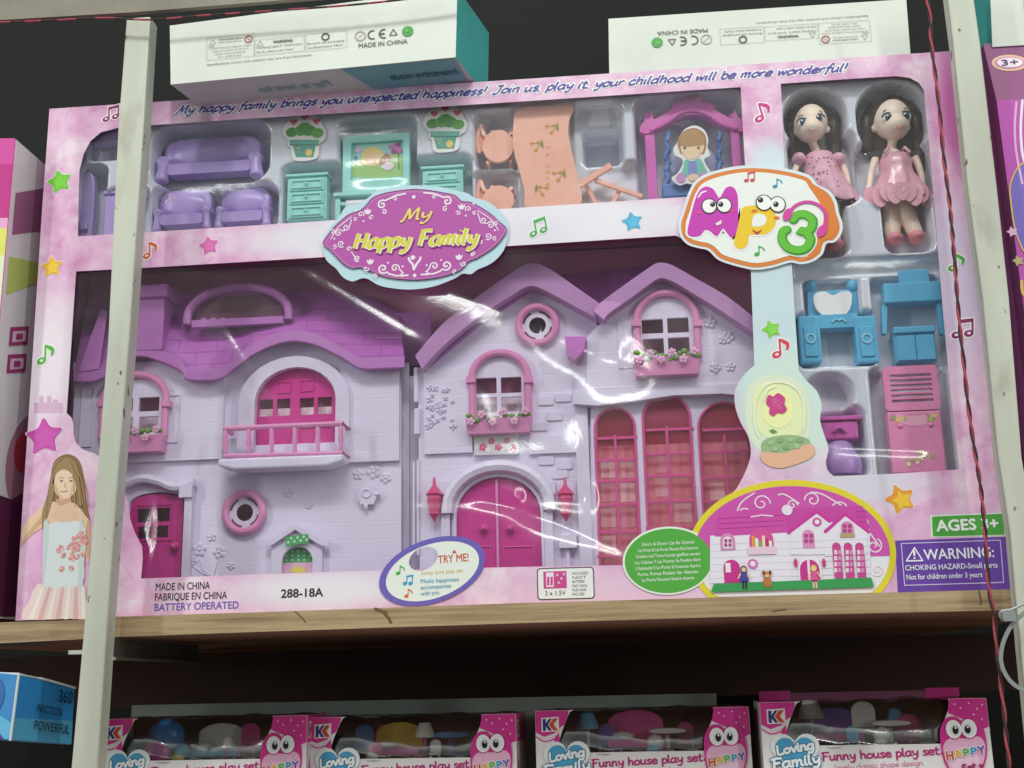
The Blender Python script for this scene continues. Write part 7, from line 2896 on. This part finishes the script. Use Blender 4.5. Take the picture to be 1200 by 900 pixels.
# right: purple carton with a 3+ oval
Yr0 = -.022
purpbox = mat('purple_carton', '#c254b4', rough=0.35, coat=.3, vary=.1, vscale=9)
darkpurp = mat('purple_carton_flap', '#8f4a7c', rough=0.45, vary=.15, vscale=12)
xl_, zl_ = U(1168, 118, Yr0)
xl2, zt3 = U(1152, 60, .0)
t = thing('upright_carton', 'purple carton marked 3+ standing right of the right-hand post', 'carton', (xl_+.12, .01, .0015))
mb = MB()
xr_ = xl_+.24
vs = [(xl_, Yr0, .001), (xr_, Yr0, .001), (xr_, Yr0, zl_), (xl_, Yr0, zl_), (xl_, .09, .001), (xr_, .09, .001), (xr_, .09, zt3), (xl_, .09, zt3), (xl_, Yr0+.012, zt3), (xr_, Yr0+.012, zt3)]
mb.add(vs, [(0, 1, 2, 3)], purpbox)
mb.add(vs, [(3, 2, 9, 8)], darkpurp)
mb.add(vs, [(4, 0, 3, 8, 7), (1, 5, 6, 9, 2), (5, 4, 7, 6), (8, 9, 6, 7), (4, 5, 1, 0)], darkpurp)
body = mb.build('carton_body', t, bevel=.0006)
mb = MB()
n_ = Vector((0, -(zt3-zl_), -.012)).normalized() if False else Vector((0, -(zt3-zl_), .012)).normalized()
def flap(px, py, k):
    x, z = U(px, py, Yr0+.006)
    tt = (z-zl_)/(zt3-zl_)
    p = Vector((x, Yr0+.012*tt, z))+n_*(.0002*k)
    return tuple(p)
for r0, r1, cc, k in ((21, 11, '#e6c39a', 1), (18, 8.4, '#d58ab2', 2), (15, 6.6, '#f0dfe6', 3)):
    mb.add([flap(1184+r0*math.cos(2*PI*i/28), 72.5+r1*math.sin(2*PI*i/28), k) for i in range(28)], [tuple(range(28))[::-1]], ink(cc))
o = Vector(flap(1174.5, 77, 5))
upv = (Vector(flap(1174, 70, 5))-o).normalized()
text(mb, '3+', None, None, 0, 0, ink('#5a3a70'), fr=(o, Vector((1, 0, 0)), upv, px_r(19), px_r(8.6)), bold=.012)
mb.build('age_print', body)
mb = MB()
def rp(pts, k, cc):
    mb.flat([(max(U(a, c, Yr0)[0], xl_+.0004), min(U(a, c, Yr0)[1], zl_-.0004)) for a, c in pts], Yr0+ly(k), ink(cc))
def curve_band(pts, w, cc, k):
    P = cr([(max(U(a, c, Yr0)[0], xl_+.0006), min(U(a, c, Yr0)[1], zl_-.0006)) for a, c in pts], 6)
    mb.ribbon(P, px_r(w), Yr0+ly(k), ink(cc))
curve_band([(1191, 120), (1189, 150), (1191, 180), (1198, 215)], 2.5, '#e3b2d8', 1)
curve_band([(1198, 118), (1196, 150), (1198, 180), (1204, 200)], 3, '#efe4ee', 2)
rp([(1184, 230), (1186, 208), (1194, 195), (1206, 188), (1212, 240), (1206, 300), (1196, 290), (1188, 262)], 1, '#7d6cc0')
curve_band([(1183, 225), (1185, 212), (1193, 196), (1206, 188)], 1.6, '#e0c060', 3)
curve_band([(1183, 225), (1188, 265), (1198, 292), (1206, 300)], 1.6, '#e0c060', 3.3)
rp([(1178, 690), (1188, 560), (1192, 430), (1200, 330), (1260, 330), (1260, 690)], 1, '#d7c3e0')
rp([(1191, 470), (1196, 330), (1203, 330), (1200, 470)], 2, '#cf5fae')
curve_band([(1192, 330), (1198, 345), (1210, 350)], 3, '#e0c060', 3.6)
for i, (a, c) in enumerate(((1186, 272), (1193, 306), (1187, 500), (1196, 612))):
    mb.flat(star(*U(a, c, Yr0), px_r(7), .2), Yr0+ly(4), ink(('#e0b0d6', '#b7b07a', '#e8dff0', '#c9a2d8')[i]))
mb.build('front_print', body)

# ================================================================== BLUE CARTON LOWER LEFT
bluebox = mat('blue_carton', '#2a86c8', rough=0.4, coat=.25, vary=.12, vscale=10)
bluelt = ink('#4fa8d4')
Yb0 = -.030
# corner edge (front vertical) at picture x~20; the right-hand side runs back to x~87
cor_t, cor_b = px3(22, 790, Yb0), px3(12, 868, Yb0)
Yb1 = Yb0+.055
sr_t, sr_b = px3(88, 806, Yb1), px3(84, 873, Yb1)
ftl = px3(-90, 783, Yb0+.012)
fbl = px3(-90, 862, Yb0+.012)
t = thing('blue_carton', 'bright blue carton reading FRICTION POWERFUL at the lower left, turned corner-on', 'carton', ((cor_t.x+sr_t.x)/2-.05, Yb0+.03, cor_b.z))
mb = MB()
bt_l, bt_b = ftl+(sr_t-cor_t), fbl+(sr_b-cor_b)
vs = [tuple(p) for p in (fbl, cor_b, cor_t, ftl, bt_b, sr_b, sr_t, bt_l)]
mb.add(vs, [(0, 1, 2, 3), (1, 5, 6, 2), (5, 4, 7, 6), (4, 0, 3, 7), (3, 2, 6, 7), (4, 5, 1, 0)], bluebox)
body = mb.build('carton_body', t, bevel=.0008)
mb = MB()
SR = (sr_b-cor_b).normalized()
SU = (cor_t-cor_b).normalized()
SN = SR.cross(SU).normalized()
wS, hS = (sr_b-cor_b).length, (cor_t-cor_b).length
def sd(u, v, k=1):
    return cor_b.lerp(sr_b, u).lerp(cor_t.lerp(sr_t, u), v)+SN*(.0002*k)
mb.add([sd(0.02, .02), sd(.99, .02), sd(.99, .42), sd(0.02, .34)], [(0, 1, 2, 3)], ink('#4a9dc4'))
ib = ink('#1d2a3c')
UU = ((sd(.9, .5)-sd(.1, .5))).normalized()
text(mb, '360', None, None, 0, 0, ib, fr=(sd(.68, .70, 8), UU, SU, wS*.24, hS*.19), bold=.012)
text(mb, 'FRICTION', None, None, 0, 0, ink('#141c2a'), fr=(sd(.34, .47, 8), UU, SU, wS*.42, hS*.12), bold=.008)
text(mb, 'POWERFUL', None, None, 0, 0, ink('#141c2a'), fr=(sd(.32, .20, 8), UU, SU, wS*.60, hS*.14), bold=.008)
mb.build('side_lettering', body)
mb = MB()
FR = (cor_b-fbl).normalized()
FN = FR.cross(SU).normalized()
def fd(u, v, k=1):
    return fbl.lerp(cor_b, u).lerp(ftl.lerp(cor_t, u), v)+FN*(.0002*k)
mb.add([fd(.6, .02), fd(.99, .02), fd(.99, .26), fd(.62, .56)], [(0, 1, 2, 3)], ink('#62b4dc'))
mb.add([fd(.6, .02, 2), fd(.93, .02, 2), fd(.62, .5, 2)], [(0, 1, 2)], ink('#5a2f92'))
cc_ = [fd(.78+.10*math.cos(2*PI*i/24), .66+.26*math.sin(2*PI*i/24), 2) for i in range(24)]
mb.add(cc_, [tuple(range(24))], ink('#1f5fa6'))
mb.add([fd(.80+.035*math.cos(2*PI*i/24), .62+.08*math.sin(2*PI*i/24), 3) for i in range(24)], [tuple(range(24))], ink('#d9e6ee'))
mb.build('front_print', body)
mb = MB()
e0, e1 = cor_t, sr_t
mb.tube([tuple(cor_t+Vector((-.02, .006, .001))), tuple(cor_t), tuple(cor_t.lerp(sr_t, .4)+Vector((0, 0, .0006))), tuple(sr_t)], .0008, mat('torn_white', '#cfd6d8', .8), 6)
mb.tube([tuple(cor_t), tuple(cor_t.lerp(cor_b, .45)), tuple(cor_b)], .0009, mat('torn_white', '#cfd6d8', .8), 6)
mb.build('worn_edge', body)

# ================================================================== SMALL PLAY-SET CARTONS BELOW
magb = mat('magenta_carton', '#d62f92', rough=0.35, coat=.3, vary=.08, vscale=10)
wht = mat('white_front', '#e8e3e6', rough=0.35, coat=.3)
drk = mat('carton_dark_inside', '#4a4038', rough=0.7, vary=.2, vscale=20)
film3 = clear_mat('box_film', '#f0f0ee', 0.20, 0.13, bump=.12, bscale=34, haze=.15)
BW, BH, BD = .1460, .150, .062      # width, height and depth of a small carton


def play_box(first=True):
    """built with its front top-left corner at the origin"""
    t = thing('play_set_carton', 'x', 'toy carton', (0, 0, 0), 'small play-set cartons in a row')
    u = BW/243.0            # one picture pixel of the second carton
    def q(px, py):          # picture offsets from the top-left corner
        return (px*u, -py*u)
    mb = MB()
    th = .0006
    mb.box(0, th, .0008, BD, -BH, 0, wht)
    mb.box(BW-th, BW, .0008, BD, -BH, 0, magb)
    mb.box(th, BW-th, BD-th, BD, -BH, 0, drk)
    mb.box(th, BW-th, .0008, BD-th, -BH, -BH+th, wht)
    # inner shelf that carries the toys
    zc = -52*u
    mb.box(th, BW-th, .0045, BD-th, zc-.0006, zc, drk)
    mb.box(th, 22*u, .0008, BD-th, -th, 0, magb)
    mb.box(203*u, BW-th, .0008, BD-th, -th, 0, magb)
    body = mb.build('carton_body', t)
    # front panel with the window cut through its upper edge
    win = cr([q(30, 46), q(26, 40), q(30, 24), q(40, 2), q(44, 0)], 3)
    fp_ = [q(0, 0)]+win[::-1]+[q(36, 47), q(196, 47)]+cr([q(196, 46.9), q(193, 40), q(194, 28), q(199, 18), q(203, 8), q(203, 0)], 3)+[q(243, 0), q(243, BH/u), q(0, BH/u)]
    mb = MB()
    mb.prism(fp_, 0, .0006, wht, side=mat('kraft_edge', '#a58a5e', .8))
    front = mb.build('front_panel', t)
    mb = MB()
    # magenta corner blocks with a wavy lower rim
    a1 = [q(.3, .3), q(.3, 24), q(10, 29), q(22, 25), q(27, 20), q(33, 16), q(38, 5), q(38.5, .3)]
    mb.flat(a1, ly(1), magb)
    mb.ribbon(cr([q(1, 26), q(10, 31), q(22, 28), q(27, 22)], 4), 1.6*u, ly(2), ink('#f1dcea'))
    mb.ribbon(cr([q(1, 29), q(10, 34), q(22, 31), q(26, 25)], 4), 1.4*u, ly(1.5), magb)
    mb.flat([q(22, 30), q(26, 22), q(29, 40), q(22, 47), q(18, 47)], ly(1.2), magb)
    mb.build('corner_print', front)
    mb = MB()
    a2 = [q(203.5, .3), q(242.6, .3), q(242.6, 30), q(232, 34), q(222, 24), q(201, 15)]
    mb.flat(a2, ly(1), magb)
    mb.ribbon(cr([q(230, 35), q(237, 35), q(242.5, 33)], 4), 1.8*u, ly(2), ink('#f1dcea'))
    for i, (a, c) in enumerate(((209, 6), (215, 10), (224, 5), (232, 11), (238, 7), (228, 17), (236, 22))):
        mb.flat(ellipse(*q(a, c), 1.1*u, 1.1*u, 8), ly(2), ink('#f0b7d8'))
    mb.build('corner_print', front)
    mb = MB()
    # K emblem
    mb.flat([q(7, 8), q(27, 7), q(27, 23), q(7, 23.5)], ly(2.2), ink('#efe6ea'))
    mb.flat([q(8.5, 9.3), q(12, 9.2), q(12, 14), q(16, 9), q(19, 9), q(14.5, 15.5), q(19, 22), q(15.5, 22.2), q(12, 17.5), q(12, 22.3), q(8.5, 22.3)], ly(3), ink('#2f3f7a'))
    mb.flat([q(15.5, 15.5), q(20.5, 9), q(26, 8.8), q(21, 15.3), q(26, 22), q(20.5, 22)], ly(3.2), ink('#d2502c'))
    mb.build('emblem_print', front)
    # heart with loving family
    mb = MB()
    hxx, hzz = q(35, 56)
    mb.prism(heart(hxx, hzz-1*u, 56*u, 46*u), -.0011, -.0001, ink('#e9eef0'))
    mb.flat(heart(hxx, hzz-1*u, 46*u, 38*u), -.0011+ly(1), ink('#4fa3cc'))
    def stext(s, x0, y0, x1, y1, xh, w, m, k, sl=.05, Yb=-.0011):
        a, b = q(x0, y0), q(x1, y1)
        dx, dz = b[0]-a[0], b[1]-a[1]
        l = math.hypot(dx, dz)
        d = (dx/l, dz/l)
        nn = (-d[1], d[0])
        tot = sum(G[ch][0] for ch in s)
        sx, hz = l/tot, xh*u
        x = 0
        for ch in s:
            adv, st = G[ch]
            for i, qq in enumerate(st):
                P = cr(qq, 5) if len(qq) > 2 else qq
                P = [(a[0]+d[0]*((gx+x)*sx+sl*gz*hz)+nn[0]*gz*hz, a[1]+d[1]*((gx+x)*sx+sl*gz*hz)+nn[1]*gz*hz) for gx, gz in P]
                mb.ribbon(P, w*u, Yb+ly(k)-4e-6*i, m)
            x += adv
    for w, mm, k in ((4.4, ink('#2c6f9c'), 2), (2.6, ink('#eef3f5'), 3)):
        stext('Loving', 15, 56, 56, 50, 5.4, w, mm, k)
        stext('Family', 9, 71, 62, 65, 6.2, w, mm, k)
    mb.build('heart_label', front)
    mb = MB()
    stext('Funny house play set', 63, 63, 188, 58, 5.0, 1.7, ink('#d0408c'), 1, .0, 0)
    stext('Funny house play set', 63.6, 63.2, 188.6, 58.2, 5.0, 1.0, ink('#b02a74'), 2, .0, 0)
    stext('lovely classic shape design', 76, 73, 170, 69, 3.2, .8, ink('#d77aa8'), 1, .0, 0)
    mb.flat(heart(*q(192, 58), 6*u, 5*u, 16), ly(1), ink('#d0408c'))
    for i, (a, c, r_) in enumerate(((196, 64, 3.4), (201, 60, 3), (203, 66, 2.6))):
        mb.flat(ellipse(*q(a, c), r_*u, r_*.8*u, 12, .4), ly(1)-i*1e-5, ink('#ecc23e'))
    mb.build('front_lettering', front)
    # round-eyed badge reading HAPPY Set
    mb = MB()
    ex, ez = q(213, 56)
    mb.prism(cr([q(*p) for p in ((190, 44), (192, 30), (199, 20), (209, 19), (215, 24), (222, 20), (231, 21), (236, 30), (238, 46), (236, 62), (228, 78), (214, 88), (201, 82), (192, 66))], 4, True), -.0010, -.0001, magb)
    mb.flat(cr([q(*p) for p in ((192, 52), (196, 44), (204, 41), (216, 42), (230, 40), (236, 48), (234, 62), (227, 76), (214, 85), (202, 79), (194, 66))], 4, True), -.0010+ly(1), ink('#eab5d4'))
    mb.flat(ellipse(*q(213, 66), 15*u, 15*u, 20), -.0010+ly(1.4), ink('#efc8df'))
    for i, (a, c) in enumerate(((205, 32), (221, 31.5))):
        for j, (rx, rz, cc) in enumerate(((9.4, 11, '#c02a80'), (8.2, 9.8, '#f2f0f2'), (5.2, 6.6, '#e2e2ea'), (3.2, 4.4, '#1c1a20'))):
            mb.flat(ellipse(*q(a+(1.6-3.2*i if j > 1 else 0), c+(1 if j > 1 else 0)), rx*u, rz*u, 20), -.0010+ly(2+j)-i*3e-5, ink(cc))
        mb.flat(ellipse(*q(a+.4-3.2*i+1.6, c-1.5), 1.1*u, 1.3*u, 8), -.0010+ly(6), ink('#f5f5f5'))
    for i, (ch, cc, x, y, sz) in enumerate((('H', '#d2552c', 194, 64, 8.2), ('A', '#e2b23c', 204, 60.5, 6.2), ('P', '#5fae4a', 212.5, 59.5, 6.0), ('P', '#3f96c4', 220.5, 58.5, 6.0), ('Y', '#7a52b0', 228, 57.5, 6.6))):
        for w, mm, k in ((3.6, ink('#f7eef4'), 6), (2.1, ink(cc), 7)):
            stext(ch, x, y, x+sz*1.1, y-.9, sz*.62, w, mm, k, .0, -.0010)
    stext('Set', 209, 76, 224, 73.5, 4.2, 1.6, ink('#a02468'), 7, .1, -.0010)
    mb.flat(heart(*q(229, 70.5), 5*u, 4.4*u, 14), -.0010+ly(7), ink('#a02468'))
    mb.build('face_badge', front)
    # K emblem on the right end
    mb = MB()
    def ep(yy, py, k=1):
        return (BW+.0002*k, yy, -py*u)
    mb.add([ep(.004, 26), ep(.017, 26), ep(.017, 7), ep(.004, 7)], [(0, 1, 2, 3)], ink('#e9dfe4'))
    mb.add([ep(.0055, 24, 2), ep(.008, 24, 2), ep(.008, 9, 2), ep(.0055, 9, 2)], [(0, 1, 2, 3)], ink('#2f3f7a'))
    mb.add([ep(.0085, 16, 2), ep(.013, 24, 2), ep(.016, 24, 2), ep(.012, 16, 2), ep(.016, 9, 2), ep(.013, 9, 2)], [(0, 1, 2, 3), (0, 3, 4, 5)], ink('#d2502c'))
    mb.add([ep(.001, 90), ep(.060, 90), ep(.060, 34), ep(.001, 30)], [(0, 1, 2, 3)], ink('#dccdd6'))
    mb.add([ep(.004, 60, 2), ep(.012, 60, 2), ep(.008, 46, 2)], [(0, 1, 2)], ink('#c2488c'))
    mb.build('end_print', body)
    # film curving from the top of the back down to the window sill
    mb = MB()
    n1, n2 = 48, 28
    rr = random.Random(21)
    ph = [rr.uniform(0, 6) for _ in range(6)]
    vs = []
    for j in range(n2+1):
        s = j/n2
        ang = s*PI/2
        # flat across the top, a round shoulder, then down to the sill
        R_ = .0255
        if s < .35:
            y, z = BD-.008-(BD-.008-.0015-R_)*s/.35, -1.2*u
        elif s < .8:
            q_ = (s-.35)/.45*PI/2
            y, z = .0015+R_-R_*math.sin(q_), -1.2*u-R_*(1-math.cos(q_))
        else:
            y, z = .0015, -1.2*u-R_-(46*u-R_)*(s-.8)/.2
        for i in range(n1+1):
            x = 2*u+(BW-4*u)*i/n1
            w = .0012*math.sin(9*s+ph[0]+5*i/n1)+.0009*math.sin(23*s+ph[1]-7*i/n1)+.0008*math.sin(31*i/n1+ph[2]+4*s)
            vs.append((x, y+w*(1 if 0 < j < n2 else 0)+.0008, z+w*.8*(1 if 0 < j < n2 else 0)))
    fs = [(j*(n1+1)+i, (j+1)*(n1+1)+i, (j+1)*(n1+1)+i+1, j*(n1+1)+i+1) for j in range(n2) for i in range(n1)]
    mb.add(vs, fs, film3)
    mb.build('window_film', t, smooth=True, angle=180)
    return t


def place_box(t, px, py, pw, label, rot=0.0):
    """choose the depth where the carton width spans pw pixels"""
    lo, hi = -.2, .2
    for _ in range(40):
        m = (lo+hi)/2
        if U(px+pw, py, m)[0]-U(px, py, m)[0] > BW:
            hi = m
        else:
            lo = m
    x, z = U(px, py, m)
    t.location = (x, m, z)
    t['label'] = label
    t.rotation_euler.z = rot
    return (x, m, z)


b1 = play_box()
spots = [(118, 843, 240, 'small play-set carton half behind the pale left post, blue balloon shape inside'),
         (362, 841, 243, 'small play-set carton second from the left, gold bits behind its film'),
         (627, 833, 251, 'small play-set carton third from the left, pink toy bed behind its film'),
         (890, 823, 264, 'small play-set carton nearest the twisted cord, standing tallest with a raised pink flap')]
locs = []
for i, (px, py, pw, lab) in enumerate(spots):
    b_ = b1 if i == 0 else copy_tree(b1)
    locs.append(place_box(b_, px, py, pw, lab, (.035, -.012, .018, -.03)[i]))
    if i == 3:
        last = b_
# raised back flap of the last carton
mb = MB()
x, y, z = locs[3]
mb.box(x+.004, x+.026, y+BD-.006, y+BD-.0052, z-.001, z+.0065, magb)
mb.box(x+.119, x+.142, y+BD-.006, y+BD-.0052, z-.001, z+.0065, magb)
mb.box(x+.0262, x+.1188, y+BD-.006, y+BD-.0054, z-.001, z+.005, mat('mauve_flap', '#8a4a68', .6))
mb.build('top_flap', last)

# ---- loose toys inside the small cartons
rt = random.Random(31)
cols = {'pink': plastic('#e05aa4'), 'blue': plastic('#3f86c8'), 'white': plastic('#dcdcd8'), 'mag': plastic('#c83088'), 'sky': plastic('#6fb6dc'), 'gold': plastic('#d8b24a'), 'violet': plastic('#6a55a8')}


def tiny_bed(o, c1, c2, label, s=1.0):
    x, y, z = o
    t = thing('toy_bed', label, 'toy bed', o)
    mb = MB()
    mb.box(x-.017*s, x+.017*s, y-.009*s, y+.009*s, z+.004*s, z+.009*s, c1)
    mb.build('bed_base', t, bevel=.001*s)
    mb = MB()
    mb.prism(arch(x-.017*s, x+.017*s, z, z+.026*s, .008*s, 10), y+.0092*s, y+.0112*s, c2)
    mb.build('headboard', t, bevel=.0006*s)
    mb = MB()
    mb.ell((x-.008*s, y+.002*s, z+.0105*s), (.007*s, .005*s, .003*s), cols['white'], 12, 8)
    mb.build('pillow', t, smooth=True)
    for sx in (-1, 1):
        mb = MB()
        mb.box(x+sx*.015*s-.0015*s, x+sx*.015*s+.0015*s, y-.009*s, y-.006*s, z, z+.0039*s, c1)
        mb.build('leg', t)


def tiny_chair(o, c1, label, s=1.0):
    x, y, z = o
    t = thing('toy_chair', label, 'toy chair', o)
    mb = MB()
    mb.box(x-.007*s, x+.007*s, y-.006*s, y+.006*s, z+.008*s, z+.0105*s, c1)
    mb.build('seat', t, bevel=.0006*s)
    mb = MB()
    mb.prism(arch(x-.007*s, x+.007*s, z+.0108*s, z+.026*s, .006*s, 10), y+.0045*s, y+.0065*s, c1)
    mb.build('backrest', t, bevel=.0005*s)
    for sx in (-1, 1):
        for sy in (-1, 1):
            mb = MB()
            mb.tube([(x+sx*.006*s, y+sy*.005*s, z), (x+sx*.0055*s, y+sy*.0045*s, z+.0079*s)], .0010*s, c1, 8)
            mb.build('leg', t)


def tiny_table(o, c1, c2, label, s=1.0):
    x, y, z = o
    t = thing('toy_table', label, 'toy table', o)
    mb = MB()
    mb.prism(ellipse(x, z+.0155*s, .013*s, .0018*s, 24), y-.009*s, y+.009*s, c1)
    mb.build('tabletop', t, bevel=.0005*s)
    mb = MB()
    mb.lathe(x, y, [(.007*s, z), (.0065*s, z+.0015*s), (.002*s, z+.004*s), (.0018*s, z+.0125*s)], c2, 16)
    mb.build('pedestal', t, smooth=True)


def tiny_lamp(o, c1, c2, label, s=1.0):
    x, y, z = o
    t = thing('toy_lamp', label, 'toy lamp', o)
    mb = MB()
    mb.lathe(x, y, [(.006*s, z), (.0055*s, z+.0015*s), (.0012*s, z+.003*s), (.0012*s, z+.018*s)], c1, 14)
    mb.build('stand', t, smooth=True)
    mb = MB()
    mb.lathe(x, y, [(.008*s, z+.0175*s), (.0072*s, z+.021*s), (.0045*s, z+.028*s), (.004*s, z+.0285*s)], c2, 18)
    mb.build('lamp_shade', t, smooth=True)


def tiny_ball(o, c1, c2, label, s=1.0):
    x, y, z = o
    t = thing('toy_figure', label, 'toy', o)
    mb = MB()
    mb.ell((x, y, z+.018*s), (.013*s, .010*s, .012*s), c1, 20, 12)
    mb.build('head', t, smooth=True)
    mb = MB()
    mb.ell((x-.004*s, y-.006*s, z+.007*s), (.010*s, .006*s, .0095*s), c2, 18, 12)
    mb.build('body', t, smooth=True)


def inb(i, fx, fy=.5):
    x, y, z = locs[i]
    return (x+BW*fx, y+.006+(BD-.016)*fy, z-52*BW/243.0+.0002)


C_ = cols
tiny_ball(inb(0, .27, .35), C_['blue'], C_['pink'], 'blue and pink round toy behind the film of the carton half behind the post', 1.0)
tiny_bed(inb(0, .52, .4), C_['sky'], C_['white'], 'pale blue toy bed in the carton half behind the post')
tiny_chair(inb(0, .68, .35), C_['mag'], 'magenta toy chair in the carton half behind the post')
tiny_chair(inb(1, .22, .5), C_['blue'], 'blue toy chair in the second small carton', .95)
tiny_bed(inb(1, .40, .35), C_['mag'], C_['gold'], 'magenta toy bed with gold headboard in the second small carton')
tiny_lamp(inb(1, .54, .3), C_['pink'], C_['white'], 'toy lamp with a white shade in the second small carton', .9)
tiny_table(inb(1, .66, .5), C_['blue'], C_['violet'], 'blue toy table in the second small carton', 1.1)
tiny_lamp(inb(2, .24, .45), C_['white'], C_['sky'], 'toy lamp with a sky blue shade in the third small carton', 1.0)
tiny_chair(inb(2, .33, .3), C_['violet'], 'violet toy chair in the third small carton', .8)
tiny_bed(inb(2, .47, .35), C_['mag'], C_['pink'], 'bright pink toy bed in the middle of the third small carton', 1.15)
tiny_table(inb(2, .62, .4), C_['white'], C_['white'], 'white toy table in the third small carton', 1.0)
tiny_chair(inb(2, .71, .5), C_['pink'], 'pink toy chair in the third small carton', .8)
tiny_lamp(inb(3, .25, .4), C_['white'], C_['white'], 'white toy lamp in the small carton beside the cord', 1.1)
tiny_bed(inb(3, .36, .4), C_['mag'], C_['violet'], 'magenta toy bed with violet headboard in the small carton beside the cord')
tiny_chair(inb(3, .50, .45), C_['white'], 'white toy chair in the small carton beside the cord', 1.15)
tiny_table(inb(3, .60, .35), C_['white'], C_['white'], 'white toy table in the small carton beside the cord', 1.0)
tiny_ball(inb(3, .70, .5), C_['pink'], C_['mag'], 'pink round toy in the small carton beside the cord', .7)

tiny_table(inb(0, .42, .75), C_['gold'], C_['pink'], 'little gold toy table behind the blue bed in the carton half behind the post', .7)
tiny_lamp(inb(0, .60, .15), C_['mag'], C_['white'], 'little white toy lamp before the magenta chair in the carton half behind the post', .6)
tiny_ball(inb(0, .38, .12), C_['sky'], C_['gold'], 'little sky blue round toy by the sill of the carton half behind the post', .45)
tiny_ball(inb(1, .31, .10), C_['pink'], C_['white'], 'little pink round toy by the sill of the second small carton', .45)
tiny_chair(inb(1, .60, .10), C_['white'], 'little white toy chair by the sill of the second small carton', .55)
tiny_lamp(inb(1, .30, .75), C_['sky'], C_['pink'], 'toy lamp with a pink shade at the back of the second small carton', .85)
tiny_ball(inb(2, .56, .12), C_['white'], C_['sky'], 'little white round toy by the sill of the third small carton', .45)
tiny_chair(inb(2, .38, .10), C_['blue'], 'little blue toy chair by the sill of the third small carton', .5)
tiny_lamp(inb(2, .56, .80), C_['blue'], C_['gold'], 'toy lamp with a gold shade at the back of the third small carton', .9)
tiny_chair(inb(3, .42, .10), C_['sky'], 'little sky blue toy chair by the sill of the small carton beside the cord', .55)
tiny_ball(inb(3, .55, .10), C_['white'], C_['white'], 'little white round toy by the sill of the small carton beside the cord', .45)
tiny_lamp(inb(3, .66, .80), C_['pink'], C_['sky'], 'toy lamp with a blue shade in the small carton beside the cord', .85)
